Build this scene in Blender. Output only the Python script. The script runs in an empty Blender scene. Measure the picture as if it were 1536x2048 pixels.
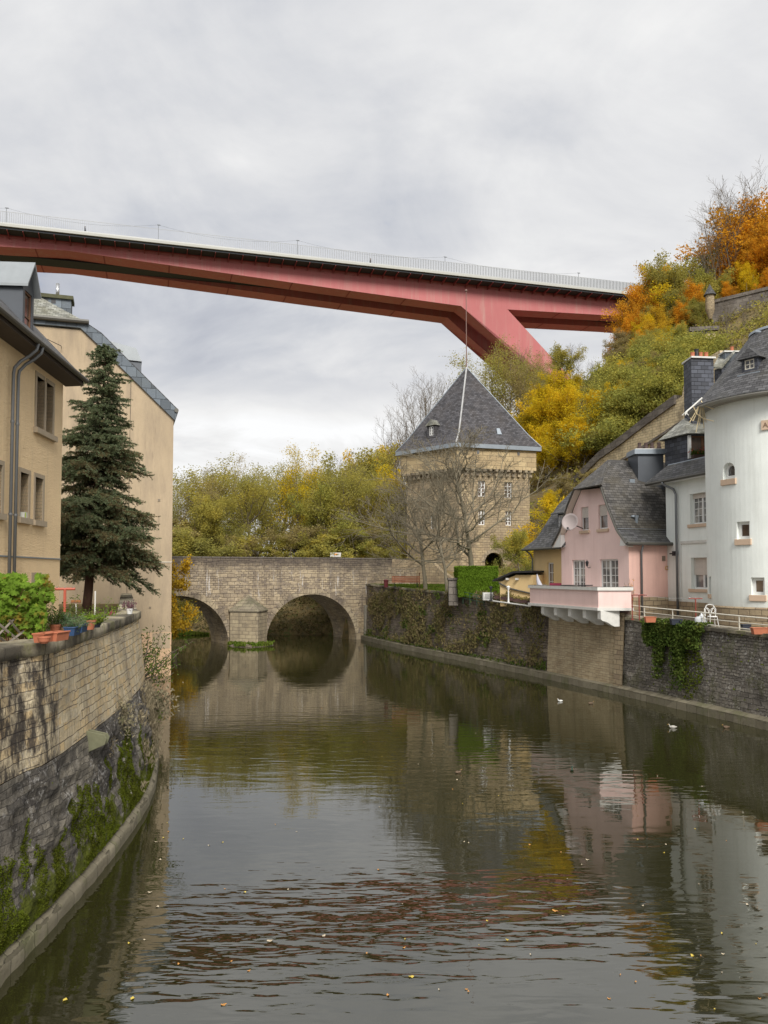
import bpy, math, random
import numpy as np
from mathutils import Vector, Matrix
from mathutils.geometry import tessellate_polygon
random.seed(7)
R = math.radians
sc = bpy.context.scene
COL = sc.collection
PI = math.pi
V = Vector
# ------------------------------------------------------------------ camera
FPX, CX, CY, PITCH, SH = 1600.0, 768.0, 1024.0, R(2.6), 49.0
CAMZ = 6.0
cam = bpy.data.cameras.new("camera"); camo = bpy.data.objects.new("camera", cam)
COL.objects.link(camo); sc.camera = camo
camo.location = (0, 0, CAMZ); camo.rotation_euler = (R(90) + PITCH, 0, 0)
cam.sensor_fit = 'HORIZONTAL'; cam.sensor_width = 36; cam.lens = 36 * FPX / 1536
cam.shift_y = SH / 1536; cam.clip_end = 6000; cam.clip_start = 0.1
FW = V((0, math.cos(PITCH), math.sin(PITCH))); UP = V((0, -math.sin(PITCH), math.cos(PITCH)))
def ray(px, py):
    return FW + V((1, 0, 0)) * ((px - CX) / FPX) + UP * ((CY + SH - py) / FPX)
def P(px, py, Y):                      # point of the plane at depth Y seen at that pixel of the photo
    d = ray(px, py); t = Y / d.y
    return V((d.x * t, Y, CAMZ + d.z * t))
def PZ(px, py, z=0.0):                 # point at height z
    d = ray(px, py); t = (z - CAMZ) / d.z
    return V((d.x * t, d.y * t, z))
def PP(px, py, p0, n):                 # point on a plane
    d = ray(px, py); c = V((0, 0, CAMZ))
    t = (V(p0) - c).dot(n) / d.dot(n)
    return c + d * t
# ------------------------------------------------------------------ object helpers
OFF = {}
def tag(o, label=None, cat=None, group=None, kind=None):
    if label: o['label'] = label
    if cat: o['category'] = cat
    if group: o['group'] = group
    if kind: o['kind'] = kind
    return o
def thing(name, label, cat, loc=(0, 0, 0), group=None):
    o = bpy.data.objects.new(name, None); COL.objects.link(o)
    o.location = loc; o.empty_display_size = .3
    OFF[o] = V(loc)
    return tag(o, label, cat, group)
def link(name, me, mat, parent=None, loc=None):
    o = bpy.data.objects.new(name, me); COL.objects.link(o)
    if isinstance(mat, (list, tuple)):
        for m in mat: me.materials.append(m)
    elif mat: me.materials.append(mat)
    if parent is not None:
        o.parent = parent; OFF[o] = OFF[parent]
    else:
        OFF[o] = V(loc) if loc is not None else V((0, 0, 0))
        o.location = OFF[o]
    return o
def dup(root, loc=None, rz=None, sc_=None, label=None, group=None, mats=None):
    r = root.copy(); COL.objects.link(r)
    if loc is not None: r.location = loc
    if rz is not None: r.rotation_euler = (0, 0, rz)
    if sc_ is not None: r.scale = sc_ if isinstance(sc_, (tuple, list)) else (sc_,) * 3
    if label: r['label'] = label
    if group: r['group'] = group
    for ch in root.children:
        c = ch.copy(); COL.objects.link(c); c.parent = r
        if mats and ch.name.split('.')[0] in mats:
            c.material_slots[0].link = 'OBJECT'; c.material_slots[0].material = mats[ch.name.split('.')[0]]
        for g in ch.children:
            d = g.copy(); COL.objects.link(d); d.parent = c
    return r
def auto_uv(me):
    n = len(me.loops)
    if n == 0: return
    uvl = me.uv_layers.new(name="UVMap")
    co = np.empty(len(me.vertices) * 3, np.float32); me.vertices.foreach_get("co", co); co = co.reshape(-1, 3)
    li = np.empty(n, np.int32); me.loops.foreach_get("vertex_index", li)
    npol = len(me.polygons)
    nor = np.empty(npol * 3, np.float32); me.polygons.foreach_get("normal", nor); nor = nor.reshape(-1, 3)
    tot = np.empty(npol, np.int32); me.polygons.foreach_get("loop_total", tot)
    pn = np.repeat(nor, tot, axis=0); p = co[li]
    t = np.stack([-pn[:, 1], pn[:, 0], np.zeros(n)], 1)
    l = np.linalg.norm(t, axis=1); flat = l < .12
    t[flat] = (1, 0, 0); l[flat] = 1; t /= l[:, None]
    b = np.cross(pn, t)
    uv = np.stack([(p * t).sum(1), (p * b).sum(1)], 1).astype(np.float32)
    uvl.data.foreach_set("uv", uv.ravel())
class MB:
    def __init__(s): s.v = []; s.f = []; s.uv = None
    def add(s, vs, fs):
        k = len(s.v); s.v += [V(v) for v in vs]; s.f += [tuple(i + k for i in f) for f in fs]; return s
    def quad(s, a, b, c, d): return s.add([a, b, c, d], [(0, 1, 2, 3)])
    def obox(s, o, a, b, c):
        o, a, b, c = V(o), V(a), V(b), V(c)
        if a.cross(b).dot(c) < 0: a, b = b, a
        vs = [o, o + a, o + a + b, o + b, o + c, o + a + c, o + a + b + c, o + b + c]
        return s.add(vs, [(3, 2, 1, 0), (4, 5, 6, 7), (0, 1, 5, 4), (1, 2, 6, 5), (2, 3, 7, 6), (3, 0, 4, 7)])
    def box(s, c, sz, rz=0):
        c = V(c); m = Matrix.Rotation(rz, 3, 'Z')
        a = m @ V((sz[0], 0, 0)); b = m @ V((0, sz[1], 0)); h = V((0, 0, sz[2]))
        return s.obox(c - a / 2 - b / 2 - h / 2, a, b, h)
    def prism(s, pts, vec):
        pts = [V(p) for p in pts]; vec = V(vec); n = len(pts)
        nn = V((0, 0, 0))
        for i in range(n): nn += pts[i].cross(pts[(i + 1) % n])
        if nn.dot(vec) > 0: pts = pts[::-1]
        vs = pts + [p + vec for p in pts]
        fs = [tuple(range(n)), tuple(range(2 * n - 1, n - 1, -1))]
        for i in range(n):
            j = (i + 1) % n; fs.append((j, i, i + n, j + n))
        return s.add(vs, fs)
    def tube(s, pts, r, n=8, cap=True):
        pts = [V(p) for p in pts]; k = len(pts)
        rs = r if isinstance(r, (list, tuple)) else [r] * k
        vs = []; fs = []
        prev = None
        for i, p in enumerate(pts):
            d = (pts[min(i + 1, k - 1)] - pts[max(i - 1, 0)])
            if d.length < 1e-9: d = V((0, 0, 1))
            d.normalize()
            a = prev - d * prev.dot(d) if prev is not None else d.cross(V((0, 0, 1)) if abs(d.z) < .9 else V((1, 0, 0)))
            if a.length < 1e-6: a = d.orthogonal()
            a.normalize(); prev = a; b = d.cross(a)
            for j in range(n):
                t = 2 * PI * j / n; vs.append(p + (a * math.cos(t) + b * math.sin(t)) * rs[i])
        for i in range(k - 1):
            for j in range(n):
                q = (j + 1) % n
                fs.append((i * n + j, i * n + q, (i + 1) * n + q, (i + 1) * n + j))
        if cap and n > 2:
            fs.append(tuple(range(n - 1, -1, -1))); fs.append(tuple(range((k - 1) * n, k * n)))
        return s.add(vs, fs)
    def lathe(s, prof, c, n=24, a0=0.0, a1=2 * PI):
        c = V(c); vs = []; fs = []; full = abs(a1 - a0 - 2 * PI) < 1e-6
        m = n if full else n + 1
        for (r, z) in prof:
            for j in range(m):
                t = a0 + (a1 - a0) * j / n
                vs.append(c + V((r * math.cos(t), r * math.sin(t), z)))
        for i in range(len(prof) - 1):
            for j in range(n):
                q = (j + 1) % m
                fs.append((i * m + j, i * m + q, (i + 1) * m + q, (i + 1) * m + j))
        return s.add(vs, fs)
    def ball(s, c, r, n=10, sz=(1, 1, 1)):
        prof = [(max(1e-4, math.sin(PI * i / 8)), -math.cos(PI * i / 8)) for i in range(9)]
        vs = []; fs = []
        for (a, z) in prof:
            for j in range(n):
                t = 2 * PI * j / n
                vs.append(V(c) + V((r * a * math.cos(t) * sz[0], r * a * math.sin(t) * sz[1], r * z * sz[2])))
        for i in range(8):
            for j in range(n):
                q = (j + 1) % n; fs.append((i * n + j, i * n + q, (i + 1) * n + q, (i + 1) * n + j))
        return s.add(vs, fs)
    def build(s, name, mat, parent=None, smooth=False, loc=None, bevel=0, uvs=None):
        off = OFF[parent] if parent is not None else (V(loc) if loc is not None else V((0, 0, 0)))
        me = bpy.data.meshes.new(name)
        me.from_pydata([tuple(v) for v in s.v], [], s.f)
        me.update()
        if uvs is None: auto_uv(me)                       # computed in world metres, so courses run on
        else:
            l = me.uv_layers.new(name="UVMap")
            for i, lp in enumerate(me.loops): l.data[i].uv = uvs[lp.vertex_index]
        if off.length > 0: me.transform(Matrix.Translation(-off))
        if smooth:
            for p in me.polygons: p.use_smooth = True
        o = link(name, me, mat, parent, loc)
        if bevel:
            b = o.modifiers.new("bevel", 'BEVEL'); b.width = bevel; b.segments = 2; b.limit_method = 'ANGLE'
        return o
def npmesh(name, verts, k=4, extra=None):
    """verts (F*k,3): every k vertices are one face"""
    me = bpy.data.meshes.new(name); n = len(verts)
    me.vertices.add(n); me.vertices.foreach_set("co", verts.astype(np.float32).ravel())
    me.loops.add(n); me.loops.foreach_set("vertex_index", np.arange(n, dtype=np.int32))
    f = n // k; me.polygons.add(f)
    me.polygons.foreach_set("loop_start", np.arange(0, n, k, dtype=np.int32))
    me.update(calc_edges=True)
    return me
def grid(name, fn, nu, nv, mat, parent=None, uvfn=None, smooth=True, flip=False):
    vs = []; uv = []
    for j in range(nv + 1):
        for i in range(nu + 1):
            p = fn(i / nu, j / nv); vs.append(V(p[:3])); uv.append(p[3:5] if len(p) > 3 else (0, 0))
    fs = []
    for j in range(nv):
        for i in range(nu):
            a = j * (nu + 1) + i; q = (a, a + 1, a + nu + 2, a + nu + 1)
            fs.append(q[::-1] if flip else q)
    mb = MB(); mb.v = vs; mb.f = fs
    return mb.build(name, mat, parent, smooth=smooth, uvs=uv if len(fn(0, 0)) > 3 else None)
def lerp(a, b, t): return a + (b - a) * t
def interp(x, xs, ys):
    return float(np.interp(x, xs, ys))
# ------------------------------------------------------------------ materials
class NT:
    def __init__(s, name):
        s.m = bpy.data.materials.new(name); s.m.use_nodes = True
        s.t = s.m.node_tree; s.N = s.t.nodes; s.L = s.t.links
        s.bsdf = s.N['Principled BSDF']; s.out = s.N['Material Output']
        s._tc = None
    def tc(s, w='Object'):
        if not s._tc: s._tc = s.N.new('ShaderNodeTexCoord')
        return s._tc.outputs[w]
    def pos(s):
        return s.N.new('ShaderNodeNewGeometry').outputs['Position']
    def put(s, sock, v):
        if v is None: return
        if isinstance(v, bpy.types.NodeSocket): s.L.new(v, sock)
        elif isinstance(v, (int, float)): sock.default_value = v if not hasattr(sock.default_value, '__len__') else (v,) * len(sock.default_value)
        else:
            v = tuple(v); d = sock.default_value
            sock.default_value = v + (1.0,) if len(v) == 3 and len(d) == 4 else v
    def noise(s, vec, scale=1, detail=4, rough=.55, dist=0, out='Fac'):
        n = s.N.new('ShaderNodeTexNoise'); s.put(n.inputs['Vector'], vec); s.put(n.inputs['Scale'], scale)
        n.inputs['Detail'].default_value = detail; n.inputs['Roughness'].default_value = rough; n.inputs['Distortion'].default_value = dist
        return n.outputs[0 if out == 'Fac' else 1]
    def vor(s, vec, scale=1, feat='F1', out='Distance'):
        n = s.N.new('ShaderNodeTexVoronoi'); s.put(n.inputs['Vector'], vec); n.inputs['Scale'].default_value = scale; n.feature = feat
        return n.outputs[out]
    def map(s, vec, scale=(1, 1, 1), loc=(0, 0, 0), rot=(0, 0, 0)):
        n = s.N.new('ShaderNodeMapping'); s.put(n.inputs['Vector'], vec)
        n.inputs['Scale'].default_value = scale; n.inputs['Location'].default_value = loc; n.inputs['Rotation'].default_value = rot
        return n.outputs[0]
    def ramp(s, fac, stops, interp='LINEAR'):
        n = s.N.new('ShaderNodeValToRGB'); s.put(n.inputs[0], fac); e = n.color_ramp.elements
        n.color_ramp.interpolation = interp
        while len(e) < len(stops): e.new(.5)
        for i, (p, c) in enumerate(stops):
            e[i].position = p
            e[i].color = (c, c, c, 1) if isinstance(c, (int, float)) else tuple(c) + (1,)
        return n.outputs[0]
    def mix(s, fac, a, b, mode='MIX'):
        n = s.N.new('ShaderNodeMix'); n.data_type = 'RGBA'; n.blend_type = mode
        s.put(n.inputs[0], fac); s.put(n.inputs[6], a); s.put(n.inputs[7], b)
        return n.outputs[2]
    def math(s, op, a, b=None, clamp=False):
        n = s.N.new('ShaderNodeMath'); n.operation = op; n.use_clamp = clamp
        s.put(n.inputs[0], a); s.put(n.inputs[1], b); return n.outputs[0]
    def vmath(s, op, a, b=None):
        n = s.N.new('ShaderNodeVectorMath'); n.operation = op; s.put(n.inputs[0], a); s.put(n.inputs[1], b); return n.outputs[0]
    def sep(s, v):
        n = s.N.new('ShaderNodeSeparateXYZ'); s.put(n.inputs[0], v); return n.outputs
    def comb(s, x, y, z):
        n = s.N.new('ShaderNodeCombineXYZ'); s.put(n.inputs[0], x); s.put(n.inputs[1], y); s.put(n.inputs[2], z); return n.outputs[0]
    def brick(s, vec, w, h, mortar=.01, c1=(.3,) * 3, c2=(.5,) * 3, cm=(.1,) * 3, bias=0, off=.5, smooth=.1):
        n = s.N.new('ShaderNodeTexBrick'); s.put(n.inputs['Vector'], vec)
        for k, v in (('Color1', c1), ('Color2', c2), ('Mortar', cm), ('Scale', 1.0), ('Mortar Size', mortar), ('Mortar Smooth', smooth), ('Bias', bias), ('Brick Width', w), ('Row Height', h)):
            s.put(n.inputs[k], v)
        n.offset = off
        return n.outputs['Color'], n.outputs['Fac']
    def bump(s, h, dist=.02, strength=1, nrm=None):
        n = s.N.new('ShaderNodeBump'); s.put(n.inputs['Height'], h); n.inputs['Distance'].default_value = dist
        n.inputs['Strength'].default_value = strength
        if nrm is not None: s.L.new(nrm, n.inputs['Normal'])
        return n.outputs[0]
    def fin(s, col, rough=.8, nrm=None, metal=0, spec=None):
        s.put(s.bsdf.inputs['Base Color'], col); s.put(s.bsdf.inputs['Roughness'], rough); s.bsdf.inputs['Metallic'].default_value = metal
        if spec is not None: s.bsdf.inputs['Specular IOR Level'].default_value = spec
        if nrm is not None: s.L.new(nrm, s.bsdf.inputs['Normal'])
        return s.m
def mul(c, k): return tuple(min(1, x * k) for x in c)
def plain(name, c, rough=.6, metal=0, var=.12, scale=3, bump=0):
    n = NT(name); f = n.noise(n.tc(), scale, 5)
    col = n.mix(f, mul(c, 1 - var), mul(c, 1 + var))
    return n.fin(col, rough, n.bump(f, bump) if bump else None, metal)
def plaster(name, c, stain=(.25, .22, .18), amt=.25, bump=.01, bscale=25, streak=True, wavy=False, damp=None):
    n = NT(name); p = n.pos(); x, y, z = n.sep(p)
    big = n.noise(p, .5, 5, .6)
    col = n.mix(n.ramp(big, [(.35, 0), (.7, 1)]), mul(c, .93), mul(c, 1.05))
    st = n.noise(n.map(p, (1.6, 1.6, .13)), 1.3, 6, .65)
    col = n.mix(n.math('MULTIPLY', n.ramp(st, [(.5, 0), (.72, 1)]), amt), col, stain)
    fine = n.noise(p, bscale, 3, .6)
    col = n.mix(n.math('MULTIPLY', n.ramp(fine, [(.4, 0), (.65, 1)]), .12), col, mul(c, .75))
    st3 = n.noise(n.map(p, (7, 7, .35), (2, 2, 2)), 1.0, 4, .6)
    col = n.mix(n.math('MULTIPLY', n.ramp(st3, [(.58, 0), (.72, 1)]), amt * .6), col, stain)
    if damp:
        g = n.N.new('ShaderNodeMapRange'); n.L.new(n.math('ADD', z, n.math('MULTIPLY', n.noise(p, 1.3, 5, .6), -1.1)), g.inputs[0]); g.inputs[1].default_value = damp[0] - .55; g.inputs[2].default_value = damp[1] - .55; g.inputs[3].default_value = damp[2]; g.inputs[4].default_value = 0
        col = n.mix(g.outputs[0], col, stain)
    h = fine
    if wavy:
        w = n.noise(n.map(n.tc('UV'), (6, 15, 1)), 1.0, 4, .6, 1.6)
        h = n.math('ADD', n.math('MULTIPLY', w, 1.6), n.math('MULTIPLY', fine, .3))
        col = n.mix(n.math('MULTIPLY', n.ramp(w, [(.30, 1), (.5, 0)]), .16), col, mul(c, .7))
    return n.fin(col, .9, n.bump(h, bump), 0, .2)
def slate(name, c=(.085, .09, .1), w=.3, h=.17, moss=.15, mossc=(.16, .15, .08), rough=.55):
    n = NT(name); uv = n.tc('UV')
    bc, bf = n.brick(uv, w, h, .012, mul(c, .62), mul(c, 1.5), mul(c, .35), 0, .5, .3)
    nz = n.noise(n.pos(), .8, 6, .65)
    col = n.mix(n.math('MULTIPLY', n.ramp(nz, [(.45, 0), (.7, 1)]), moss), bc, mossc)
    f2 = n.noise(n.pos(), 9, 3)
    col = n.mix(n.math('MULTIPLY', n.ramp(f2, [(.6, 0), (.75, 1)]), .35), col, mul(c, 2.0))
    y = n.sep(uv)[1]
    saw = n.math('FRACT', n.math('DIVIDE', y, h))
    hh = n.math('SUBTRACT', n.math('MULTIPLY', saw, -1.0), n.math('MULTIPLY', bf, .8))
    hh = n.math('ADD', hh, n.math('MULTIPLY', f2, .4))
    return n.fin(col, rough + .1, n.bump(hh, .022, .9), 0, .3)
def zinc(name, c=(.28, .3, .32), rough=.5):
    n = NT(name); f = n.noise(n.pos(), 1.2, 6, .6); g = n.noise(n.map(n.pos(), (4, 4, .5)), 1.5, 4)
    col = n.mix(f, mul(c, .75), mul(c, 1.2)); col = n.mix(n.math('MULTIPLY', g, .35), col, mul(c, .6))
    return n.fin(col, rough, n.bump(f, .004), .35)
def stone(name, cs, w=.45, h=.22, mortar=.012, mc=(.12, .1, .08), stain=(.05, .045, .045), sa=.5, sb=(.45, .62), bump=.03,
          fleck=0, fleckc=(.6, .58, .54), moss=0, mossc=(.07, .1, .02), mrange=None, streaks=0, warp=.05, rowvar=.25, extra=None, light_streak=0, moss_s=.45):
    n = NT(name); uv = n.tc('UV'); p = n.pos()
    wv = n.vmath('SUBTRACT', n.noise(uv, 1.1, 3, .5, 0, 'Color'), (.5, .5, .5))
    wv2 = n.vmath('SUBTRACT', n.noise(uv, 6, 2, .5, 0, 'Color'), (.5, .5, .5))
    vv = n.vmath('ADD', uv, n.vmath('MULTIPLY', wv, (warp * 5, warp * 1.6, 0)))
    vv = n.vmath('ADD', vv, n.vmath('MULTIPLY', wv2, (warp, warp * .8, 0)))
    b1, f1 = n.brick(vv, w, h, mortar, cs[0], cs[1], mc, -.1, .5, .6)
    if w < .45:                      # courses of mixed height, as in old masonry
        b1b, f1b = n.brick(n.map(vv, (1, 1, 1), (.37, .05, 0)), w * 1.55, h * 1.75, mortar, cs[0], cs[1], mc, -.1, .5, .6)
        mk = n.ramp(n.noise(n.map(uv, (.55, 1.3, 1)), 1.0, 3, .6), [(.5, 0), (.515, 1)])
        b1 = n.mix(mk, b1, b1b); f1 = n.sep(n.mix(mk, f1, f1b))[0]
    b2, f2 = n.brick(n.map(vv, (1, 1, 1), (3.3 * w * 2, 5 * h, 0)), w, h, mortar, (0, 0, 0), (1, 1, 1), (.5, .5, .5), 0)
    col = n.mix(n.math('MULTIPLY', n.ramp(b2, [(.45, 0), (.9, 1)]), .6), b1, n.mix(f1, cs[2], mc))
    fine = n.noise(p, 14, 5, .7)
    col = n.mix(n.ramp(fine, [(.3, .0), (.75, .5)]), col, n.mix(.5, col, mul(cs[0], .45)))
    big = n.noise(p, .55, 7, .68, .3)
    col = n.mix(n.math('MULTIPLY', n.ramp(big, [(sb[0], 0), (sb[1], 1)]), sa), col, stain)
    if streaks:
        s_ = n.noise(n.map(p, (2.2, 2.2, .16)), 1.0, 5, .6)
        col = n.mix(n.math('MULTIPLY', n.ramp(s_, [(.52, 0), (.66, 1)]), streaks), col, stain)
    if light_streak:
        s_ = n.noise(n.map(p, (3.0, 3.0, .4), (5, 2, 1)), 1.0, 5, .7)
        col = n.mix(n.math('MULTIPLY', n.ramp(s_, [(.64, 0), (.72, 1)]), light_streak), col, (.55, .52, .5))
    if fleck:
        fl = n.vor(p, 7.0); fm = n.noise(p, 1.0, 4, .6)
        fm2 = n.noise(p, 10, 4, .7)
        k = n.math('MULTIPLY', n.ramp(fm, [(.42, 0), (.6, 1)]), n.ramp(fm2, [(.53, 0), (.62, 1)]))
        col = n.mix(n.math('MULTIPLY', k, fleck), col, fleckc)
        k2 = n.math('MULTIPLY', n.ramp(fl, [(.05, 1), (.16, 0)]), n.ramp(n.vor(p, 7.0, out='Color'), [(.6, 0), (.75, 1)]))
        col = n.mix(n.math('MULTIPLY', k2, fleck), col, fleckc)
    if extra: col = extra(n, col, p, uv)
    if moss:
        mm = n.noise(n.map(p, (1, 1, .7)), moss_s * 2.2, 7, .7)
        if mrange:
            zz = n.sep(p)[2]
            g = n.N.new('ShaderNodeMapRange'); g.inputs[1].default_value = mrange[0]; g.inputs[2].default_value = mrange[1]
            g.inputs[3].default_value = .17; g.inputs[4].default_value = -.22
            n.L.new(zz, g.inputs[0]); mm = n.math('ADD', mm, g.outputs[0])
        mf = n.noise(p, 18, 3, .6)
        mcol = n.mix(mf, mul(mossc, .45), mul(mossc, 1.7))
        col = n.mix(n.math('MULTIPLY', n.ramp(mm, [(.53, 0), (.6, 1)]), moss), col, mcol)
    hgt = n.math('SUBTRACT', n.math('MULTIPLY', n.noise(p, 9, 6, .7), .9), n.math('MULTIPLY', f1, .7))
    hgt = n.math('ADD', hgt, n.math('MULTIPLY', n.sep(b2)[0], rowvar))
    return n.fin(col, .92, n.bump(hgt, bump), 0, .2)
def leafmat(name, cols, scale=.5, trans=.35, fine=6.0):
    n = NT(name); p = n.pos()
    oi = n.N.new('ShaderNodeObjectInfo')
    a = n.noise(p, scale, 3, .6); b = n.noise(p, fine, 2, .7)
    f = n.math('ADD', n.math('MULTIPLY', a, .75), n.math('MULTIPLY', b, .65))
    f = n.math('ADD', f, n.math('MULTIPLY', n.math('SUBTRACT', oi.outputs['Random'], .5), .16))
    k = len(cols); col = n.ramp(f, [(.42 + .56 * i / (k - 1), c) for i, c in enumerate(cols)])
    d = n.N.new('ShaderNodeBsdfDiffuse'); t = n.N.new('ShaderNodeBsdfTranslucent'); m = n.N.new('ShaderNodeMixShader')
    n.put(d.inputs[0], col); n.put(t.inputs[0], col); m.inputs[0].default_value = trans
    n.L.new(d.outputs[0], m.inputs[1]); n.L.new(t.outputs[0], m.inputs[2]); n.L.new(m.outputs[0], n.out.inputs[0])
    return n.m
def glassmat(name, c=(.03, .03, .035), var=(.12, .11, .1)):
    n = NT(name); f = n.noise(n.pos(), 1.6, 2)
    return n.fin(n.mix(n.ramp(f, [(.45, 0), (.6, 1)]), c, var), .06, None, 0, .9)
M = {}
M['plaster1'] = plaster('cream roughcast', (.84, .64, .39), (.5, .38, .23), .3, .02, 30, wavy=True)
def h2(n):
    return n
n = NT('weathered ochre render'); p = n.pos(); c = (.45, .355, .24)
st = n.noise(n.map(p, (1.5, 1.5, .3)), 1.2, 9, .72); bg = n.noise(p, .25, 5, .6)
zz = n.sep(p)[2]
col = n.mix(n.ramp(bg, [(.35, 0), (.65, 1)]), mul(c, .9), mul(c, 1.06))
col = n.mix(n.math('MULTIPLY', n.ramp(st, [(.44, 0), (.70, 1)]), .65), col, (.27, .215, .16))
st2 = n.noise(n.map(p, (5, 5, .5)), 1.0, 5, .75)
col = n.mix(n.math('MULTIPLY', n.ramp(st2, [(.6, 0), (.7, 1)]), .4), col, (.2, .15, .11))
M['render2'] = n.fin(col, .92, n.bump(n.noise(p, 22, 4, .6), .012), 0, .2)
M['pink'] = plaster('pale pink render', (.87, .655, .61), (.60, .40, .36), .34, .006, damp=(4.2, 5.4, .4))
M['pink2'] = plaster('salmon pink render', (.78, .50, .425), (.5, .30, .26), .42, .006, damp=(4.7, 5.8, .5))
M['yellow'] = plaster('butter yellow render', (.72, .53, .27), (.5, .38, .22), .2, .006)
M['mint'] = plaster('pale mint render', (.84, .875, .835), (.50, .51, .46), .34, .006, damp=(4.5, 5.6, .45))
M['white'] = plain('white paint', (.72, .72, .7), .5, 0, .06)
M['whiteold'] = plain('weathered white paint', (.62, .61, .57), .6, 0, .2, 5)
M['rail'] = plain('cream rail paint', (.68, .64, .54), .5, 0, .25, 4)
M['slate'] = slate('grey slate', (.082, .081, .083))
M['slateb'] = slate('brown grey slate', (.085, .08, .075), .28, .17, .35, (.15, .125, .075))
M['slated'] = slate('dark slate cladding', (.06, .065, .08), .4, .22, .05)
M['slatebig'] = slate('slate verge', (.11, .13, .15), .55, .6, .1)
M['slatem'] = slate('mossy slate', (.24, .24, .21), .3, .22, .7, (.1, .09, .04))
M['towerslate'] = slate('gate tower slate', (.075, .073, .079), .3, .2, .35, (.105, .09, .08), .75)
M['zinc'] = zinc('zinc sheet', (.33, .355, .37))
M['zincd'] = zinc('dark zinc', (.1, .11, .125))
M['lead'] = zinc('lead flashing', (.3, .34, .38))
M['gutter'] = zinc('old gutter', (.12, .115, .1))
M['pipe'] = zinc('grey pipe', (.2, .21, .22))
M['darkwood'] = plain('dark soffit boards', (.06, .045, .035), .7)
M['wood'] = plain('brown wood', (.17, .08, .04), .6)
M['benchwood'] = plain('orange bench slats', (.35, .13, .06), .5)
M['oldwood'] = plain('weathered lattice wood', (.2, .17, .14), .8, 0, .3, 8)
M['sand'] = plain('sandstone trim', (.38, .31, .22), .85, 0, .15, 6, .01)
M['sandpink'] = plain('pale sandstone sill', (.58, .43, .31), .85, 0, .1, 6)
M['glass'] = glassmat('window glass')
M['glassw'] = glassmat('curtained glass', (.12, .12, .12), (.35, .33, .3))
M['glassb'] = glassmat('brown reflecting glass', (.09, .06, .045), (.16, .12, .09))
M['shutter'] = plain('cream roller shutter', (.62, .56, .5), .6, 0, .05)
M['black'] = plain('black iron', (.02, .02, .022), .5)
M['rust'] = plain('red oxide paint', (.22, .045, .03), .6, 0, .3, 8)
M['steel'] = plain('stainless pipe', (.6, .6, .6), .25, .9)
M['dish'] = plain('taupe dish', (.34, .29, .28), .6, 0, .06)
M['terracotta'] = plain('terracotta', (.42, .14, .07), .8, 0, .2, 6)
M['blueplastic'] = plain('navy planter plastic', (.025, .06, .14), .4)
M['maroon'] = plain('maroon fabric', (.18, .01, .04), .7)
M['black2'] = plain('dark blue fabric', (.02, .025, .04), .7)
def lower_left(n, col, p, uv):
    return col
def upper_dark(n, col, p, uv):                      # soot-black stretch of the ashlar near the camera end of the wall
    x, y, z = n.sep(p)
    k = n.math('ADD', n.math('MULTIPLY', n.noise(p, .9, 6, .7), 1.0), n.math('MULTIPLY', n.math('MINIMUM', n.math('SUBTRACT', 14.25, y), .5), .5))
    m = n.ramp(k, [(.42, 0), (.56, 1)])
    m2 = n.ramp(n.noise(n.map(p, (2.5, 2.5, 1.2)), 1.3, 6, .75), [(.4, 0), (.56, 1)])
    return n.mix(n.math('MULTIPLY', n.math('MULTIPLY', m, m2), .92), col, (.035, .03, .03))
def bridge_marks(n, col, p, uv):
    x, y, z = n.sep(p)
    k = n.math('ADD', z, n.math('MULTIPLY', n.noise(p, .8, 6, .7), 1.6))
    col = n.mix(n.math('MULTIPLY', n.ramp(n.math('DIVIDE', k, 10.0), [(.705, 0), (.765, 1)]), .72), col, (.07, .058, .052))
    m = n.noise(n.map(p, (2.6, 2.6, .22), (3, 7, 0)), 1.0, 5, .72)
    zz_ = n.ramp(n.math('DIVIDE', z, 10.0), [(.36, 0), (.42, 1), (.56, 1), (.64, 0)])
    col = n.mix(n.math('MULTIPLY', n.math('MULTIPLY', n.ramp(m, [(.60, 0), (.66, 1)]), zz_), .9), col, (.6, .57, .54))
    low = n.ramp(n.math('DIVIDE', z, 10.0), [(.05, 1), (.42, 0)])
    return n.mix(n.math('MULTIPLY', n.math('MULTIPLY', low, n.ramp(n.noise(p, .7, 4), [(.4, 0), (.6, 1)])), .5), col, (.46, .35, .19))
M['ashlar'] = stone('pale ashlar blocks', [(.54, .45, .30), (.74, .63, .43), (.70, .49, .23)], .30, .155, .009, (.24, .2, .15), (.16, .135, .11), .55, (.52, .68), .05,
                    streaks=.45, warp=.06, rowvar=.5, extra=upper_dark, fleck=.35, light_streak=.35)
M['rough'] = stone('black crusted rubble revetment', [(.20, .18, .15), (.38, .34, .27), (.075, .07, .062)], .24, .12, .006, (.09, .08, .068), (.035, .032, .034), .75, (.43, .60), .13,
                   fleck=.8, fleckc=(.5, .48, .45), moss=.97, mossc=(.085, .10, .010), mrange=(.3, 2.1), warp=.05, moss_s=1.1)
M['coping'] = stone('lichen covered coping slabs', [(.42, .37, .26), (.52, .46, .34), (.28, .25, .18)], 1.1, .9, .012, (.08, .07, .06), (.07, .062, .05), .9, (.41, .57), .03, moss=.45, mossc=(.16, .16, .06), warp=.01, moss_s=.9)
M['footing'] = stone('pale footing course', [(.19, .17, .12), (.26, .23, .165), (.15, .13, .09)], .42, .3, .012, (.09, .08, .055), (.12, .105, .07), .35, (.4, .65), .03, moss=.3, mossc=(.09, .11, .03))
M['veg_wall'] = stone('overgrown rubble wall', [(.23, .19, .15), (.34, .28, .2), (.12, .10, .09)], .34, .14, .018, (.07, .055, .045), (.085, .065, .05), .7, (.42, .62), .08,
                      fleck=.3, fleckc=(.33, .3, .26), moss=.6, mossc=(.1, .09, .025), warp=.08, moss_s=.5)
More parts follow.
